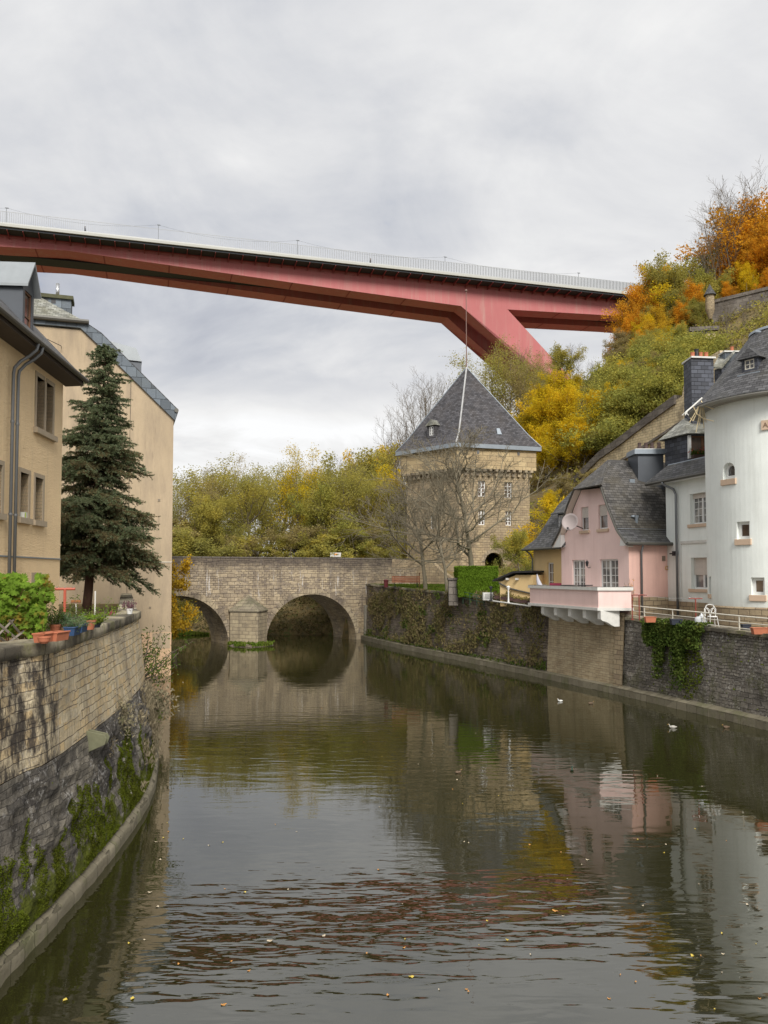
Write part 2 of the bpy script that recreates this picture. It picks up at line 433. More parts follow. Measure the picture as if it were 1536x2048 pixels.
M['dark_wall'] = stone('dark rubble wall with white lichen', [(.24, .215, .18), (.37, .335, .28), (.12, .105, .09)], .28, .12, .014, (.08, .07, .06), (.07, .062, .055), .6, (.42, .62), .1,
                       fleck=.85, fleckc=(.52, .50, .46), moss=.4, mossc=(.085, .09, .025), warp=.1, moss_s=.5)
M['tan_wall'] = stone('tan coursed masonry', [(.44, .355, .23), (.52, .43, .28), (.36, .27, .16)], .36, .12, .008, (.16, .12, .08), (.13, .105, .075), .4, (.5, .7), .025, streaks=.25, warp=.04)
M['bridge_stone'] = stone('bridge masonry', [(.36, .29, .2), (.50, .405, .27), (.19, .155, .13)], .40, .19, .016, (.10, .08, .06), (.10, .08, .07), .55, (.47, .66), .05, extra=bridge_marks, light_streak=.3, streaks=.45, fleck=.2, warp=.04)
M['tower_stone'] = stone('gate tower masonry', [(.40, .315, .2), (.52, .41, .25), (.29, .22, .145)], .5, .26, .015, (.15, .12, .085), (.18, .14, .1), .6, (.42, .65), .04, streaks=.3, warp=.05, fleck=.15)
M['tower_top'] = stone('tower upper courses', [(.45, .345, .2), (.55, .43, .25), (.35, .26, .155)], 1.0, .5, .015, (.13, .1, .07), (.16, .12, .08), .5, (.5, .7), .03, warp=.02)
M['plinth'] = stone('tan plinth blocks', [(.36, .28, .18), (.42, .34, .22), (.26, .2, .14)], .5, .24, .015, (.13, .1, .07), (.14, .11, .08), .4, (.5, .7), .03, warp=.04)
M['fort'] = stone('fortress wall', [(.66, .54, .34), (.74, .61, .39), (.50, .40, .26)], .5, .25, .015, (.2, .16, .11), (.09, .075, .06), .55, (.5, .66), .05, streaks=.35)
M['fortcap'] = stone('grey wall capping', [(.17, .15, .13), (.24, .21, .18), (.12, .1, .09)], .8, .5, .02, (.07, .06, .05), (.07, .06, .05), .5, (.45, .65), .05)
M['cutcap'] = stone('cutwater cap slabs', [(.27, .235, .17), (.34, .29, .2), (.18, .15, .12)], .7, .35, .014, (.09, .08, .06), (.11, .1, .07), .7, (.42, .6), .04, warp=.04, moss=.3)
M['cutw'] = stone('cutwater blocks', [(.40, .33, .22), (.50, .42, .28), (.26, .215, .155)], .62, .3, .014, (.11, .09, .07), (.12, .1, .08), .6, (.45, .65), .03, streaks=.4, warp=.03)
M['quoin'] = stone('arch voussoirs', [(.36, .3, .21), (.46, .375, .25), (.19, .155, .13)], .5, .6, .015, (.08, .065, .05), (.07, .055, .05), .6, (.45, .62), .03)
def redpaint(name, c, streak=.8):
    n = NT(name); p = n.pos()
    s_ = n.noise(n.map(p, (.9, .9, .06)), 1.0, 6, .7); b = n.noise(p, .06, 5, .6)
    col = n.mix(n.ramp(b, [(.35, 0), (.65, 1)]), mul(c, .92), mul(c, 1.08))
    col = n.mix(n.math('MULTIPLY', n.ramp(s_, [(.5, 0), (.75, 1)]), streak), col, (c[0] * .95, c[1] * 1.7, c[2] * 1.5))
    col = n.mix(n.math('MULTIPLY', n.ramp(s_, [(.2, 1), (.42, 0)]), .25), col, mul(c, .6))
    return n.fin(col, .65, None, 0, .3)
M['red'] = redpaint('faded red bridge paint', (.46, .15, .148))
M['redd'] = redpaint('red paint', (.27, .06, .065), .1)
M['redseam'] = redpaint('red seam', (.44, .14, .135), .2)
M['redund'] = redpaint('shaded red underside', (.22, .075, .07), .1)  # bridge red darkened to hold the underside's shade; not applied anywhere
M['concrete'] = plain('pale deck edge', (.44, .44, .40), .8, 0, .1, .5)
M['fin'] = plain('pale safety screen', (.46, .47, .46), .4, 0, .05)
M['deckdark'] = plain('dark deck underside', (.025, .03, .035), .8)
# ------------------------------------------------------------------ facades
class Facade:
    def __init__(s, o, u, n):
        s.o = V((o[0], o[1], 0)); s.u = V((u[0], u[1], 0)).normalized(); s.n = V((n[0], n[1], 0)).normalized()
        s.n = (s.n - s.u * s.n.dot(s.u)).normalized()
    def at(s, px, py, d=0.0):
        q = PP(px, py, s.o + s.n * d, s.n); return ((q - s.o).dot(s.u), q.z)
    def p(s, a, z, d=0.0): return s.o + s.u * a + V((0, 0, z)) + s.n * d
    def rect(s, x0, y0, x1, y1):
        """photo pixel box -> s0,s1,z0,z1 in the wall's plane"""
        xm, ym = (x0 + x1) / 2, (y0 + y1) / 2
        a0 = s.at(x0, ym)[0]; a1 = s.at(x1, ym)[0]; z1 = s.at(xm, y0)[1]; z0 = s.at(xm, y1)[1]
        return (min(a0, a1), max(a0, a1), z0, z1)
    def wall(s, outline, holes=(), depth=.25):
        mb = MB(); polys = [[V((a, z, 0)) for a, z in outline]]
        for h in holes: polys.append([V((a, z, 0)) for a, z in h])
        flat = [q for pl in polys for q in pl]
        pts = [s.p(q.x, q.y) for q in flat]; fs = []
        for t in tessellate_polygon(polys):
            a, b, c = (pts[i] for i in t)
            fs.append(tuple(t) if (b - a).cross(c - a).dot(s.n) > 0 else tuple(t[::-1]))
        mb.add(pts, fs)
        for h in holes:
            cx = sum(a for a, z in h) / len(h); cz = sum(z for a, z in h) / len(h)
            for i in range(len(h)):
                (a0, z0), (a1, z1) = h[i], h[(i + 1) % len(h)]
                q = [s.p(a0, z0), s.p(a1, z1), s.p(a1, z1, -depth), s.p(a0, z0, -depth)]
                nn = (q[1] - q[0]).cross(q[2] - q[0]); c = s.p(cx, cz, -depth / 2)
                if nn.dot(c - q[0]) < 0: q = q[::-1]
                mb.quad(*q)
        return mb
    def bx(s, mb, a0, a1, z0, z1, d0, d1):
        return mb.obox(s.p(a0, z0, d0), s.u * (a1 - a0), s.n * (d1 - d0), V((0, 0, z1 - z0)))
def rect_hole(r): return [(r[0], r[2]), (r[1], r[2]), (r[1], r[3]), (r[0], r[3])]
def window(F, r, parent, recess=.18, fw=.07, cols=2, rows=3, mull=None, sill=None, sillm=None, fmat=None, pmat=None, shutter=0, mw=.03, name='window', sill_out=.08, sill_h=.12, side=0.08):
    a0, a1, z0, z1 = r; d1 = -recess + .05; d0 = -recess
    mb = MB()
    F.bx(mb, a0, a0 + fw, z0, z1, d0, d1); F.bx(mb, a1 - fw, a1, z0, z1, d0, d1)
    F.bx(mb, a0 + fw, a1 - fw, z0, z0 + fw, d0, d1); F.bx(mb, a0 + fw, a1 - fw, z1 - fw, z1, d0, d1)
    if mull:
        am = (a0 + a1) / 2; F.bx(mb, am - fw * .7, am + fw * .7, z0 + fw, z1 - fw, d0, d1 + .01)
        spans = [(a0 + fw, am - fw * .7), (am + fw * .7, a1 - fw)]
    else: spans = [(a0 + fw, a1 - fw)]
    for (b0, b1) in spans:
        cc = cols // len(spans) if mull else cols
        for i in range(1, cc):
            t = b0 + (b1 - b0) * i / cc; F.bx(mb, t - mw / 2, t + mw / 2, z0 + fw, z1 - fw, d0 + .01, d1 - .012)
        for j in range(1, rows):
            t = z0 + fw + (z1 - z0 - 2 * fw) * j / rows; F.bx(mb, b0, b1, t - mw / 2, t + mw / 2, d0 + .012, d1 - .014)
    w = mb.build(name, fmat or M['white'], parent)
    g = MB(); F.bx(g, a0 + .01, a1 - .01, z0 + .01, z1 - .01, d0 - .03, d0 + .008); g.build('pane', pmat or M['glass'], w)
    if sillm:
        g = MB(); F.bx(g, a0 - side, a1 + side, z0 - sill_h, z0 - .003, -recess + .06, sill_out); g.build('sill', sillm, w, bevel=.01)
    if shutter:
        g = MB(); zz = z1 - .01; k = 0; zb = z1 - (z1 - z0) * shutter
        while zz > zb:
            F.bx(g, a0 + .02, a1 - .02, zz - .052, zz, d1 + .01, d1 + .03); zz -= .06
        g.build('roller_shutter', M['shutter'], w)
    return w
from mathutils import noise as mn
def nz(x, y, z=0, s=1.0): return mn.noise(V((x * s, y * s, z * s)))
# ------------------------------------------------------------------ world and sun
SUN_EL, SUN_AZ = R(40), R(165)            # compass-like: direction the light comes from, seen from above
w = bpy.data.worlds.new("World"); sc.world = w; w.use_nodes = True
T = w.node_tree; N = T.nodes; L = T.links; N.clear()
class WN(NT):
    def __init__(s): s.t = T; s.N = N; s.L = L; s._tc = None
q = WN(); out = N.new('ShaderNodeOutputWorld')
sky = N.new('ShaderNodeTexSky'); sky.sky_type = 'NISHITA'; sky.sun_disc = False
sky.sun_elevation = SUN_EL; sky.sun_rotation = SUN_AZ; sky.dust_density = 2.0
b1 = N.new('ShaderNodeBackground'); L.new(sky.outputs[0], b1.inputs[0]); b1.inputs[1].default_value = .12
dirv = q.tc('Generated'); X_, Y_, Z_ = q.sep(dirv)
zc = q.math('MAXIMUM', Z_, 0.0)
zz = q.math('ADD', zc, .16)
uvw = q.comb(q.math('DIVIDE', X_, zz), q.math('DIVIDE', Y_, zz), 0.0)
c1 = q.noise(q.map(uvw, (1, 1, 1), (3.1, .4, 0)), .58, 9, .55, .55)
c2 = q.noise(q.map(uvw, (1, .8, 1), (1.7, 5.2, 2)), 2.2, 9, .6, .5)
mixn = q.math('ADD', q.math('MULTIPLY', c1, .72), q.math('MULTIPLY', c2, .28))
# elevation layers of the overcast: a dark blue-grey shelf low down over a brighter slot near the horizon
el = q.math('ADD', zc, q.math('MULTIPLY', q.math('SUBTRACT', c2, .5), .10))
band = q.ramp(el, [(.0, .70), (.09, .82), (.14, .62), (.185, 1.0), (.215, .55), (.245, .22), (.30, .26), (.35, .55), (.42, .62), (.56, .74), (1, .74)])
tt = q.math('ADD', q.math('MULTIPLY', q.sep(band)[0], .68), q.math('MULTIPLY', q.math('SUBTRACT', mixn, .41), 2.9))
ccol = q.ramp(tt, [(.15, (.34, .358, .41)), (.40, (.45, .465, .50)), (.60, (.56, .565, .58)), (.80, (.66, .66, .66)), (1.05 if False else 1.0, (.74, .745, .75))])
ccol = q.mix(q.ramp(q.math('ADD', Z_, .5), [(.49, 0), (.5, 1)]), (.055, .05, .04), ccol)
b2 = N.new('ShaderNodeBackground'); L.new(ccol, b2.inputs[0]); b2.inputs[1].default_value = 1.0
cov = q.ramp(q.math('ADD', q.math('MULTIPLY', c1, .7), q.math('MULTIPLY', c2, .3)), [(.30, 0.25), (.40, 1)])
ms = N.new('ShaderNodeMixShader'); L.new(cov, ms.inputs[0]); L.new(b1.outputs[0], ms.inputs[1]); L.new(b2.outputs[0], ms.inputs[2])
L.new(ms.outputs[0], out.inputs[0])
sun = bpy.data.lights.new("sun", 'SUN'); sun.energy = 3.0; sun.angle = R(24); sun.color = (1, .96, .9)
so = bpy.data.objects.new("sun", sun); COL.objects.link(so)
sd = V((math.sin(SUN_AZ) * math.cos(SUN_EL), math.cos(SUN_AZ) * math.cos(SUN_EL), math.sin(SUN_EL)))
so.rotation_euler = (-sd).to_track_quat('-Z', 'Y').to_euler(); so.location = sd * 200
vs_ = sc.view_settings; vs_.view_transform = 'Standard'; vs_.look = 'None'; vs_.exposure = .42; vs_.gamma = 1
# ------------------------------------------------------------------ terrain functions
TOPY = [0, 31, 38, 46, 54, 71, 80]; TOPZ = [3.5, 3.6, 3.74, 4.05, 4.48, 4.97, 5.0]
def ztop(Y): return interp(Y, TOPY, TOPZ)
rw = [PZ(712, 1277), PZ(800, 1298), PZ(920, 1322), PZ(1085, 1357), PZ(1235, 1390), PZ(1380, 1425), PZ(1536, 1462)]
rw = [(p.x, p.y) for p in rw]
rw += [(rw[-1][0] + 1.9, 24.0), (rw[-1][0] + 3.2, 17.0), (rw[-1][0] + 4.0, 8.0), (rw[-1][0] + 4.0, -6.0)]
class Path:
    def __init__(s, pts):
        s.p = [V((a, b, 0)) for a, b in pts]; s.L = [0]
        for i in range(1, len(s.p)): s.L.append(s.L[-1] + (s.p[i] - s.p[i - 1]).length)
    def at(s, t):
        x = interp(t, s.L, [q.x for q in s.p]); y = interp(t, s.L, [q.y for q in s.p]); return V((x, y, 0))
    def dirn(s, t):
        a, b = s.at(max(0, t - .6)), s.at(min(s.L[-1], t + .6)); return (b - a).normalized()
    def inl(s, t):
        d = s.dirn(t); return V((-d.y, d.x, 0))
    def tY(s, Y):                                          # arc length at depth Y
        ys = [q.y for q in s.p]; return interp(-Y, [-y for y in ys], s.L)
RW = Path(rw)
def hill(X, Y):
    d = .894 * (X - 22) + .447 * (Y - 60)
    if d <= 0: return -99
    h = 1.05 * d if d < 20 else 21 + .6 * (d - 20)
    h = min(h, 44 + .05 * (d - 58)) if d > 58 else h
    if Y > 120: h *= max(.2, 1 - (Y - 120) / 45.0)
    return 5 + h + 1.2 * nz(X, Y, 0, .08) * min(1, d / 6)
def toe(X): return 77.6 + 1.0 * nz(X, 0, 3, .25) - (0.06 * (X + 14) if X < -14 else 0)
def ground(X, Y):
    if Y < 73:
        z = ztop(Y) - .04 if X > -3.4 else -1.2
    else:
        zr = 4.95 + 1.6 * min(1, max(0, (Y - 76) / 8.0))
        dd = Y - toe(X)
        zl = -1.2 if dd < -1 else min(6.6, -1.2 + (dd + 1) * .95)
        t = min(1, max(0, (X + 3.2) / 1.0)); z = zl * (1 - t) + zr * t if X < -2.2 else zr
    z = max(z, hill(X, Y))
    return z
def gmat(name, cols, sc_=1.2, rough=.95):
    n = NT(name); a = n.noise(n.pos(), sc_, 7, .7)
    k = len(cols); col = n.ramp(a, [(.35 + .3 * i / (k - 1), c) for i, c in enumerate(cols)])
    return n.fin(col, rough, n.bump(n.noise(n.pos(), 6, 5, .7), .05), 0, .1)
M['soil'] = gmat('leaf littered hillside soil', [(.10, .09, .055), (.16, .13, .065), (.2, .14, .065), (.11, .13, .045)])
M['lawn'] = gmat('lawn', [(.05, .09, .015), (.08, .15, .025), (.10, .16, .03), (.14, .14, .04)], 2)
M['path'] = gmat('gravel path', [(.2, .17, .13), (.26, .23, .18), (.16, .14, .11)], 2)
# hillside and far ground, one sheet out to the horizon
def back(u, v):
    X = -60 + 170 * u; Y = 72.5 + 150 * v
    return (X, Y, ground(X, Y))
o = grid('hillside', back, 170, 150, M['soil']); tag(o, kind='structure')
mb = MB()
for (x0, x1, y0, y1, z) in ((-3000, -60, 60, 3000, 6.4), (-60, 110, 222.5, 3000, 8), (110, 3000, -50, 3000, 30)):
    mb.quad((x0, y0, z), (x1, y0, z), (x1, y1, z), (x0, y1, z))
tag(mb.build('distant_ground', M['soil']), kind='structure')
def rbank(u, v):
    Yv = 72.5 - 80 * v; t = RW.tY(Yv); p = RW.at(t)
    off = .55 + 95 * u ** 1.8
    X = p.x + off; z = ground(X, Yv); return (X, Yv, z)
tag(grid('terrace_ground', rbank, 60, 80, M['path']), kind='structure')
# lawn between stone bridge and hedge
def lawn(u, v):
    Yv = 71.8 - 16.5 * v; p = RW.at(RW.tY(Yv)); X = p.x + .6 + 11 * u; return (X, Yv, ground(X, Yv) + .02)
tag(grid('lawn', lawn, 10, 14, M['lawn']), kind='structure')
# ------------------------------------------------------------------ water
n = NT('river water'); p = n.pos(); x, y, z = n.sep(p)
dist = n.math('MAXIMUM', y, 4.0)
m1 = n.ramp(n.noise(n.map(p, (.10, .22, 1), (2.3, 1.0, 0)), 1.0, 3, .5, .6), [(.36, .22), (.6, 1.0)])
wav = n.noise(n.map(p, (.95, 3.1, 1), rot=(0, 0, R(-9))), 1.0, 2.0, .45, .35)
wav2 = n.noise(n.map(p, (3.2, 8.5, 1), (4, 1, 0), rot=(0, 0, R(12))), 1.0, 2, .5, .2)
swl = n.noise(n.map(p, (.35, .8, 1), rot=(0, 0, R(20))), 1.0, 2, .5)
hh = n.math('ADD', n.math('MULTIPLY', wav, 1.0), n.math('MULTIPLY', wav2, .11))
yn = n.math('ADD', n.math('ADD', y, n.math('MULTIPLY', x, .12)), n.math('MULTIPLY', n.math('SUBTRACT', n.noise(n.map(p, (.16, .2, 1), (7, 0, 0)), 1.0, 3, .5), .5), 5.0))
pat = n.ramp(n.math('DIVIDE', yn, 60.0), [(.15, .22), (.19, 1.15), (.245, 1.15), (.275, .30), (.36, .22), (.42, .62), (.50, .55), (.60, .34), (1.0, .28)])
hh = n.math('ADD', n.math('MULTIPLY', n.math('MULTIPLY', hh, n.sep(pat)[0]), n.math('ADD', .45, n.math('MULTIPLY', n.sep(m1)[0], .65))), n.math('MULTIPLY', swl, .32))
nrm = n.bump(hh, .0165, 1.0)
murk = n.mix(n.noise(p, .12, 3), (.019, .0185, .006), (.027, .0255, .009))
n.fin(murk, .015, nrm, 0, .5); n.bsdf.inputs['IOR'].default_value = 2.25
M['water'] = n.m
mb = MB(); mb.quad((-200, -40, 0), (60, -40, 0), (60, 140, 0), (-200, 140, 0))
tag(mb.build('river', M['water']), kind='structure')
mb = MB(); mb.quad((-200, -40, -1.3), (60, -40, -1.3), (60, 140, -1.3), (-200, 140, -1.3))
tag(mb.build('river_bed', M['soil']), kind='structure')
# ------------------------------------------------------------------ right-hand quay walls
def quay(path, t0, t1, z0f, z1f, offb, offt, mat, name, parent, du=.25, nv=18, rough=.05, thick=.5, seed=0):
    nu = max(4, int((t1 - t0) / du))
    def f(u, v):
        t = lerp(t0, t1, u); c = path.at(t); i = path.inl(t); z = lerp(z0f(c), z1f(c), v)
        o = lerp(offb, offt, v) - rough * (mn.noise(V((t * 1.3, z * 1.6, seed))) + .6 * mn.noise(V((t * 3.5, z * 4, seed + 5))))
        q_ = c + i * o; return (q_.x, q_.y, z, t, z)
    return grid(name, f, nu, nv, mat, parent, flip=True)
def capstrip(path, t0, t1, zf, h, w0, w1, mat, name, parent, du=.6, jit=0):
    nu = max(2, int((t1 - t0) / du)); ps = [(w0, 0), (w0, h), (w1, h), (w1, 0)]
    vs = []; uv = []
    mb = MB()
    for k in range(nu + 1):
        t = lerp(t0, t1, k / nu); c = path.at(t); i = path.inl(t); z = zf(c)
        for (o_, hz) in ps:
            j = jit * mn.noise(V((t * 2, o_ * 5, hz)))
            q_ = c + i * (o_ + j); vs.append(V((q_.x, q_.y, z + hz + j))); uv.append((t, o_ + hz))
    fs = []
    for k in range(nu):
        for a in range(4):
            b = (a + 1) % 4; fs.append((k * 4 + a, k * 4 + b, k * 4 + 4 + b, k * 4 + 4 + a))
    fs += [(3, 2, 1, 0), (nu * 4, nu * 4 + 1, nu * 4 + 2, nu * 4 + 3)]
    mb.v = vs; mb.f = [f[::-1] for f in fs]
    return mb.build(name, mat, parent, uvs=uv)
tA0 = RW.tY(72.3); tA1 = RW.tY(PZ(1085, 1357).y); tB1 = RW.tY(PZ(1222, 1387).y); tC0 = RW.tY(PZ(1237, 1390).y)
zt = lambda c: ztop(c.y) - .12
z0_ = lambda c: -.9
t_ = thing('quay_wall', 'long brown quay wall overgrown with dry creeper, between the stone bridge and the pink house', 'wall', RW.at(tA0))
quay(RW, tA0, tA1, z0_, zt, .3, .6, M['veg_wall'], 'wall_face', t_, rough=.09)
capstrip(RW, tA0, tA1, zt, .16, .5, 1.05, M['coping'], 'coping', t_, jit=.03)
t_ = thing('quay_wall', 'clean tan masonry quay wall under the white corbels of the pink house', 'wall', RW.at(tA1))
quay(RW, tA1, tC0, z0_, lambda c: 4.0, .22, .5, M['tan_wall'], 'wall_face', t_, rough=.012)
t_ = thing('quay_wall', 'dark rubble quay wall speckled with white lichen below the cream railing', 'wall', RW.at(tC0))
quay(RW, tC0 - .12, RW.L[-1] - .5, z0_, zt, .3, .6, M['dark_wall'], 'wall_face', t_, rough=.09, seed=3)
capstrip(RW, tC0 - .1, RW.L[-1] - .5, zt, .14, .5, 1.0, M['coping'], 'coping', t_, jit=.03)
t_ = thing('wall_footing', 'low pale stone footing ledge along the waterline of the far bank', 'footing', RW.at(tA0))
quay(RW, tA0, RW.L[-1] - .5, z0_, lambda c: .34, .0, .06, M['footing'], 'ledge_face', t_, rough=.03, nv=3)
quay(RW, tA0, RW.L[-1] - .5, lambda c: .34, lambda c: .46, .06, .45, M['footing'], 'ledge_top', t_, rough=.03, nv=2)
# creeper stuff on section A, built further down with the leaf helpers
# ------------------------------------------------------------------ left-hand quay wall
CZ = 4.6
_t = [PZ(a, b, CZ) for a, b in ((0, 1324), (91, 1308), (182, 1277), (260, 1246), (279, 1236))]
_b = [PZ(a, b, 0) for a, b in ((0, 1960), (120, 1830), (230, 1700), (300, 1590), (312, 1500), (309, 1462))]
ltop = [(-5.95, -6), (-5.9, 6)] + [(q_.x, q_.y) for q_ in _t]
lbase = [(-5.45, -6), (-5.5, 6)] + [(q_.x, q_.y) for q_ in _b] + [(-10.2, 34.5), (-11.9, 39.5), (-13.9, 46.2)]
def smooth(pts, k=8):
    out_ = []
    for i in range(len(pts) - 1):
        p0 = pts[max(i - 1, 0)]; p1 = pts[i]; p2 = pts[i + 1]; p3 = pts[min(i + 2, len(pts) - 1)]
        for j in range(k):
            t = j / k
            out_.append(tuple(.5 * ((2 * b) + (c - a) * t + (2 * a - 5 * b + 4 * c - d) * t * t + (-a + 3 * b - 3 * c + d) * t ** 3) for a, b, c, d in zip(p0, p1, p2, p3)))
    return out_ + [tuple(pts[-1])]
ret = [(ltop[-1][0] - .35, ltop[-1][1] + .7), (ltop[-1][0] - .95, ltop[-1][1] + 2.6), (-14.4, 45.6)]
LT = Path(smooth(ltop) + ret); LB = Path(smooth(lbase)); YE = ltop[-1][1]
LR = Path(smooth(ltop) + [(-8.45, YE + 2.2), (-9.6, YE + 5.6), (-11.2, 35.0), (-12.8, 40), (-14.5, 46)])
def atY(path, y):
    return V((interp(y, [q.y for q in path.p], [q.x for q in path.p]), y, 0))
LBREAK = 2.75
def batter(y, z):                     # point of the wall face at that height
    a, b = atY(LB, y), atY(LR, y); return a.lerp(b, z / CZ if y < YE else min(1, z / 3.0))
def zrub(y): return LBREAK if y < YE - .5 else interp(y, [YE - .5, YE + 1, YE + 4, 34, 46], [LBREAK, 2.5, 1.9, 1.2, 1.0])
tl = thing('quay_wall', 'curved quay wall of pale ashlar over mossy black rubble, nearest the camera', 'wall', (-6, 14, 0))
def fup(u, v):
    t = LT.L[-1] * u; c = LT.at(t); z = lerp(LBREAK, CZ, v)
    if c.y < YE: c = c.lerp(atY(LB, c.y), 1 - z / CZ)
    o_ = .02 * mn.noise(V((t * 1.5, z * 2, 0))); return (c.x + o_, c.y, z, t, z)
grid('ashlar_face', fup, 420, 26, M['ashlar'], tl)
def flow(u, v):
    y = -6 + 52 * u; zt_ = zrub(y); z = lerp(.34, zt_, v); q_ = batter(y, z)
    s_ = .10 * (mn.noise(V((y * 1.6, z * 2.2, 2))) + .7 * mn.noise(V((y * 4.5, z * 5, 7)))) * min(1, 7 * (1 - v)) * min(1, 8 * v + .2)
    if y > YE: s_ *= 2.2
    return (q_.x + s_ + .02, y, z, y * 1.05, z)
grid('rubble_face', flow, 560, 40, M['rough'], tl)
def fbank(u, v):
    y = lerp(YE - .3, 46, v); a = batter(y, zrub(y)); b = V((interp(y, [q.y for q in LT.p], [q.x for q in LT.p]) - .3, y, 0)); q_ = a.lerp(b, u)
    return (q_.x, y, zrub(y) + .35 * math.sin(u * PI / 2) + .12 * mn.noise(V((q_.x * 2, y * 2, 0))) * math.sin(u * PI))
tag(grid('bank_soil', fbank, 12, 60, M['soil']), kind='structure')
def ffoot(u, v):
    cb = LB.at(LB.L[-1] * u); i = LB.inl(LB.L[-1] * u) * (-1)
    prof = [(.12, -1.0), (.09, .0), (.08, .20), (.06, .23), (.0, .27), (-.12, .36)]
    k = v * 5; a = int(min(4, k)); f = k - a
    o_ = lerp(prof[a][0], prof[a + 1][0], f); z = lerp(prof[a][1], prof[a + 1][1], f)
    o_ += .035 * mn.noise(V((cb.y * 2.5, z * 4, 1)))
    q_ = cb - i * (-o_) ; return (q_.x, q_.y, z, LB.L[-1] * u, z + o_)
grid('footing_ledge', ffoot, 260, 10, M['footing'], tl)
def fcop(u, v):
    t = LT.L[-1] * u; c = LT.at(t); i = LT.inl(t)
    prof = [(.02, CZ - .01), (-.045, CZ), (-.05, CZ + .20), (-.04, CZ + .225), (.50, CZ + .24), (.54, CZ + .21), (.54, 3.9)]
    k = v * 6; a = int(min(5, k)); f = k - a
    o_ = lerp(prof[a][0], prof[a + 1][0], f); z = lerp(prof[a][1], prof[a + 1][1], f)
    jj = .012 * mn.noise(V((c.y * 2.2, o_ * 4, z * 3)))
    q_ = c + i * (o_ + jj); return (q_.x, q_.y, z + jj, t, z + o_)
grid('coping', fcop, 300, 12, M['coping'], tl)
# stone spout bracket sticking out of the wall
sp0 = P(163, 1478, 16.3)
mb = MB(); b0 = V((sp0.x - .12, sp0.y, sp0.z))
mb.obox(b0 + V((0, -.11, -.42)), (.16, 0, 0), (0, .22, 0), (0, 0, .72))
mb.prism([b0 + V((.16, -.10, -.30)), b0 + V((.16, -.10, .20)), b0 + V((.62, -.10, .10)), b0 + V((.66, -.10, .02)), b0 + V((.62, -.10, -.10))], (0, .05, 0))
mb.prism([b0 + V((.16, .05, -.30)), b0 + V((.16, .05, .20)), b0 + V((.62, .05, .10)), b0 + V((.66, .05, .02)), b0 + V((.62, .05, -.10))], (0, .05, 0))
mb.prism([b0 + V((.16, -.05, -.30)), b0 + V((.16, -.05, .06)), b0 + V((.60, -.05, -.02)), b0 + V((.62, -.05, -.10))], (0, .10, 0))
M['spout'] = plain('mossy grey green stone', (.15, .15, .09), .9, 0, .3, 6, .01)
o = mb.build('stone_spout', M['spout'], None, bevel=.01, loc=b0); tag(o, 'grey green stone water spout jutting from the ashlar wall', 'spout')
# garden behind the wall
mb = MB(); poly = []
pts = [LT.at(LT.L[-1] * k / 120) + LT.inl(LT.L[-1] * k / 120) * .4 for k in range(121)]
g = [V((p.x, p.y, 4.25)) for p in pts] + [V((-60, 46.2, 4.25)), V((-60, -6, 4.25))]
mb.add(g, [tuple(range(len(g)))])
tag(mb.build('garden_ground', M['soil']), kind='structure')
# ------------------------------------------------------------------ left house (near)
K = P(119.5, 1145, 27); H1 = Facade((K.x, K.y), (.083, -1), (1, .083))
EZ = 12.45
h1 = thing('cream_house', 'cream roughcast house with grey twin downpipes and stone framed windows, beside the spruce', 'house', (K.x, K.y, 3.9))
u1 = H1.rect(72, 756, 88, 860); u2 = H1.rect(91, 770, 105, 866); u2 = (u2[0], u2[1], u1[2], u1[3])
l1 = H1.rect(39, 946, 56, 1036); l2 = H1.rect(69, 956, 84.5, 1040); l2 = (l2[0], l2[1], l1[2], l1[3]); l3 = H1.rect(-14, 922, 2.5, 1034); l3 = (l3[0], l3[1], l1[2], l1[3])
holes = [rect_hole(r) for r in (u1, u2, l1, l2, l3)]
wl = H1.wall([(0, 3.7), (17, 3.7), (17, EZ), (0, EZ)], holes, .34)
wl.quad(H1.p(0, 3.7), H1.p(0, EZ), H1.p(0, EZ, -9), H1.p(0, 3.7, -9))
wl.quad(H1.p(17, 3.7), H1.p(17, EZ), H1.p(17, EZ, -9), H1.p(17, 3.7, -9))
wl.quad(H1.p(0, 3.7, -9), H1.p(0, EZ, -9), H1.p(17, EZ, -9), H1.p(17, 3.7, -9))
wo = wl.build('wall', M['plaster1'], h1)
mb = MB(); zl = H1.at(60, 1115)[1]; H1.bx(mb, 0, 17, zl - .02, zl + .02, 0, .03); mb.build('ledge_strip', M['lead'], wo)
for i, r in enumerate((u1, u2, l1, l2, l3)):
    w_ = window(H1, r, h1, recess=.30, fw=.08, cols=1, rows=1, fmat=M['wood'], pmat=M['glassb'], sillm=None)
    mb = MB(); t = .13
    lo = u2[0] if i == 0 else r[0]
    H1.bx(mb, r[0] - (t if i != 0 else 0), r[0], r[2], r[3] + .13, -.28, .03) if i != 0 else H1.bx(mb, u2[1], r[0], r[2], r[3], -.28, .03)
    if i != 1: H1.bx(mb, r[1], r[1] + t, r[2], r[3] + .13, -.28, .03)
    H1.bx(mb, r[0] - (0 if i == 0 else .0), r[1], r[3], r[3] + .13, -.28, .03)
    mb.build('stone_surround', M['sand'], w_)
    mb = MB()
    if i == 0: H1.bx(mb, u2[0] - .2, u1[1] + .2, r[2] - .17, r[2], -.28, .13)
    elif i > 1: H1.bx(mb, r[0] - .18, r[1] + .18, r[2] - .17, r[2], -.28, .11)
    if mb.v: mb.build('sill', M['sand'], w_)
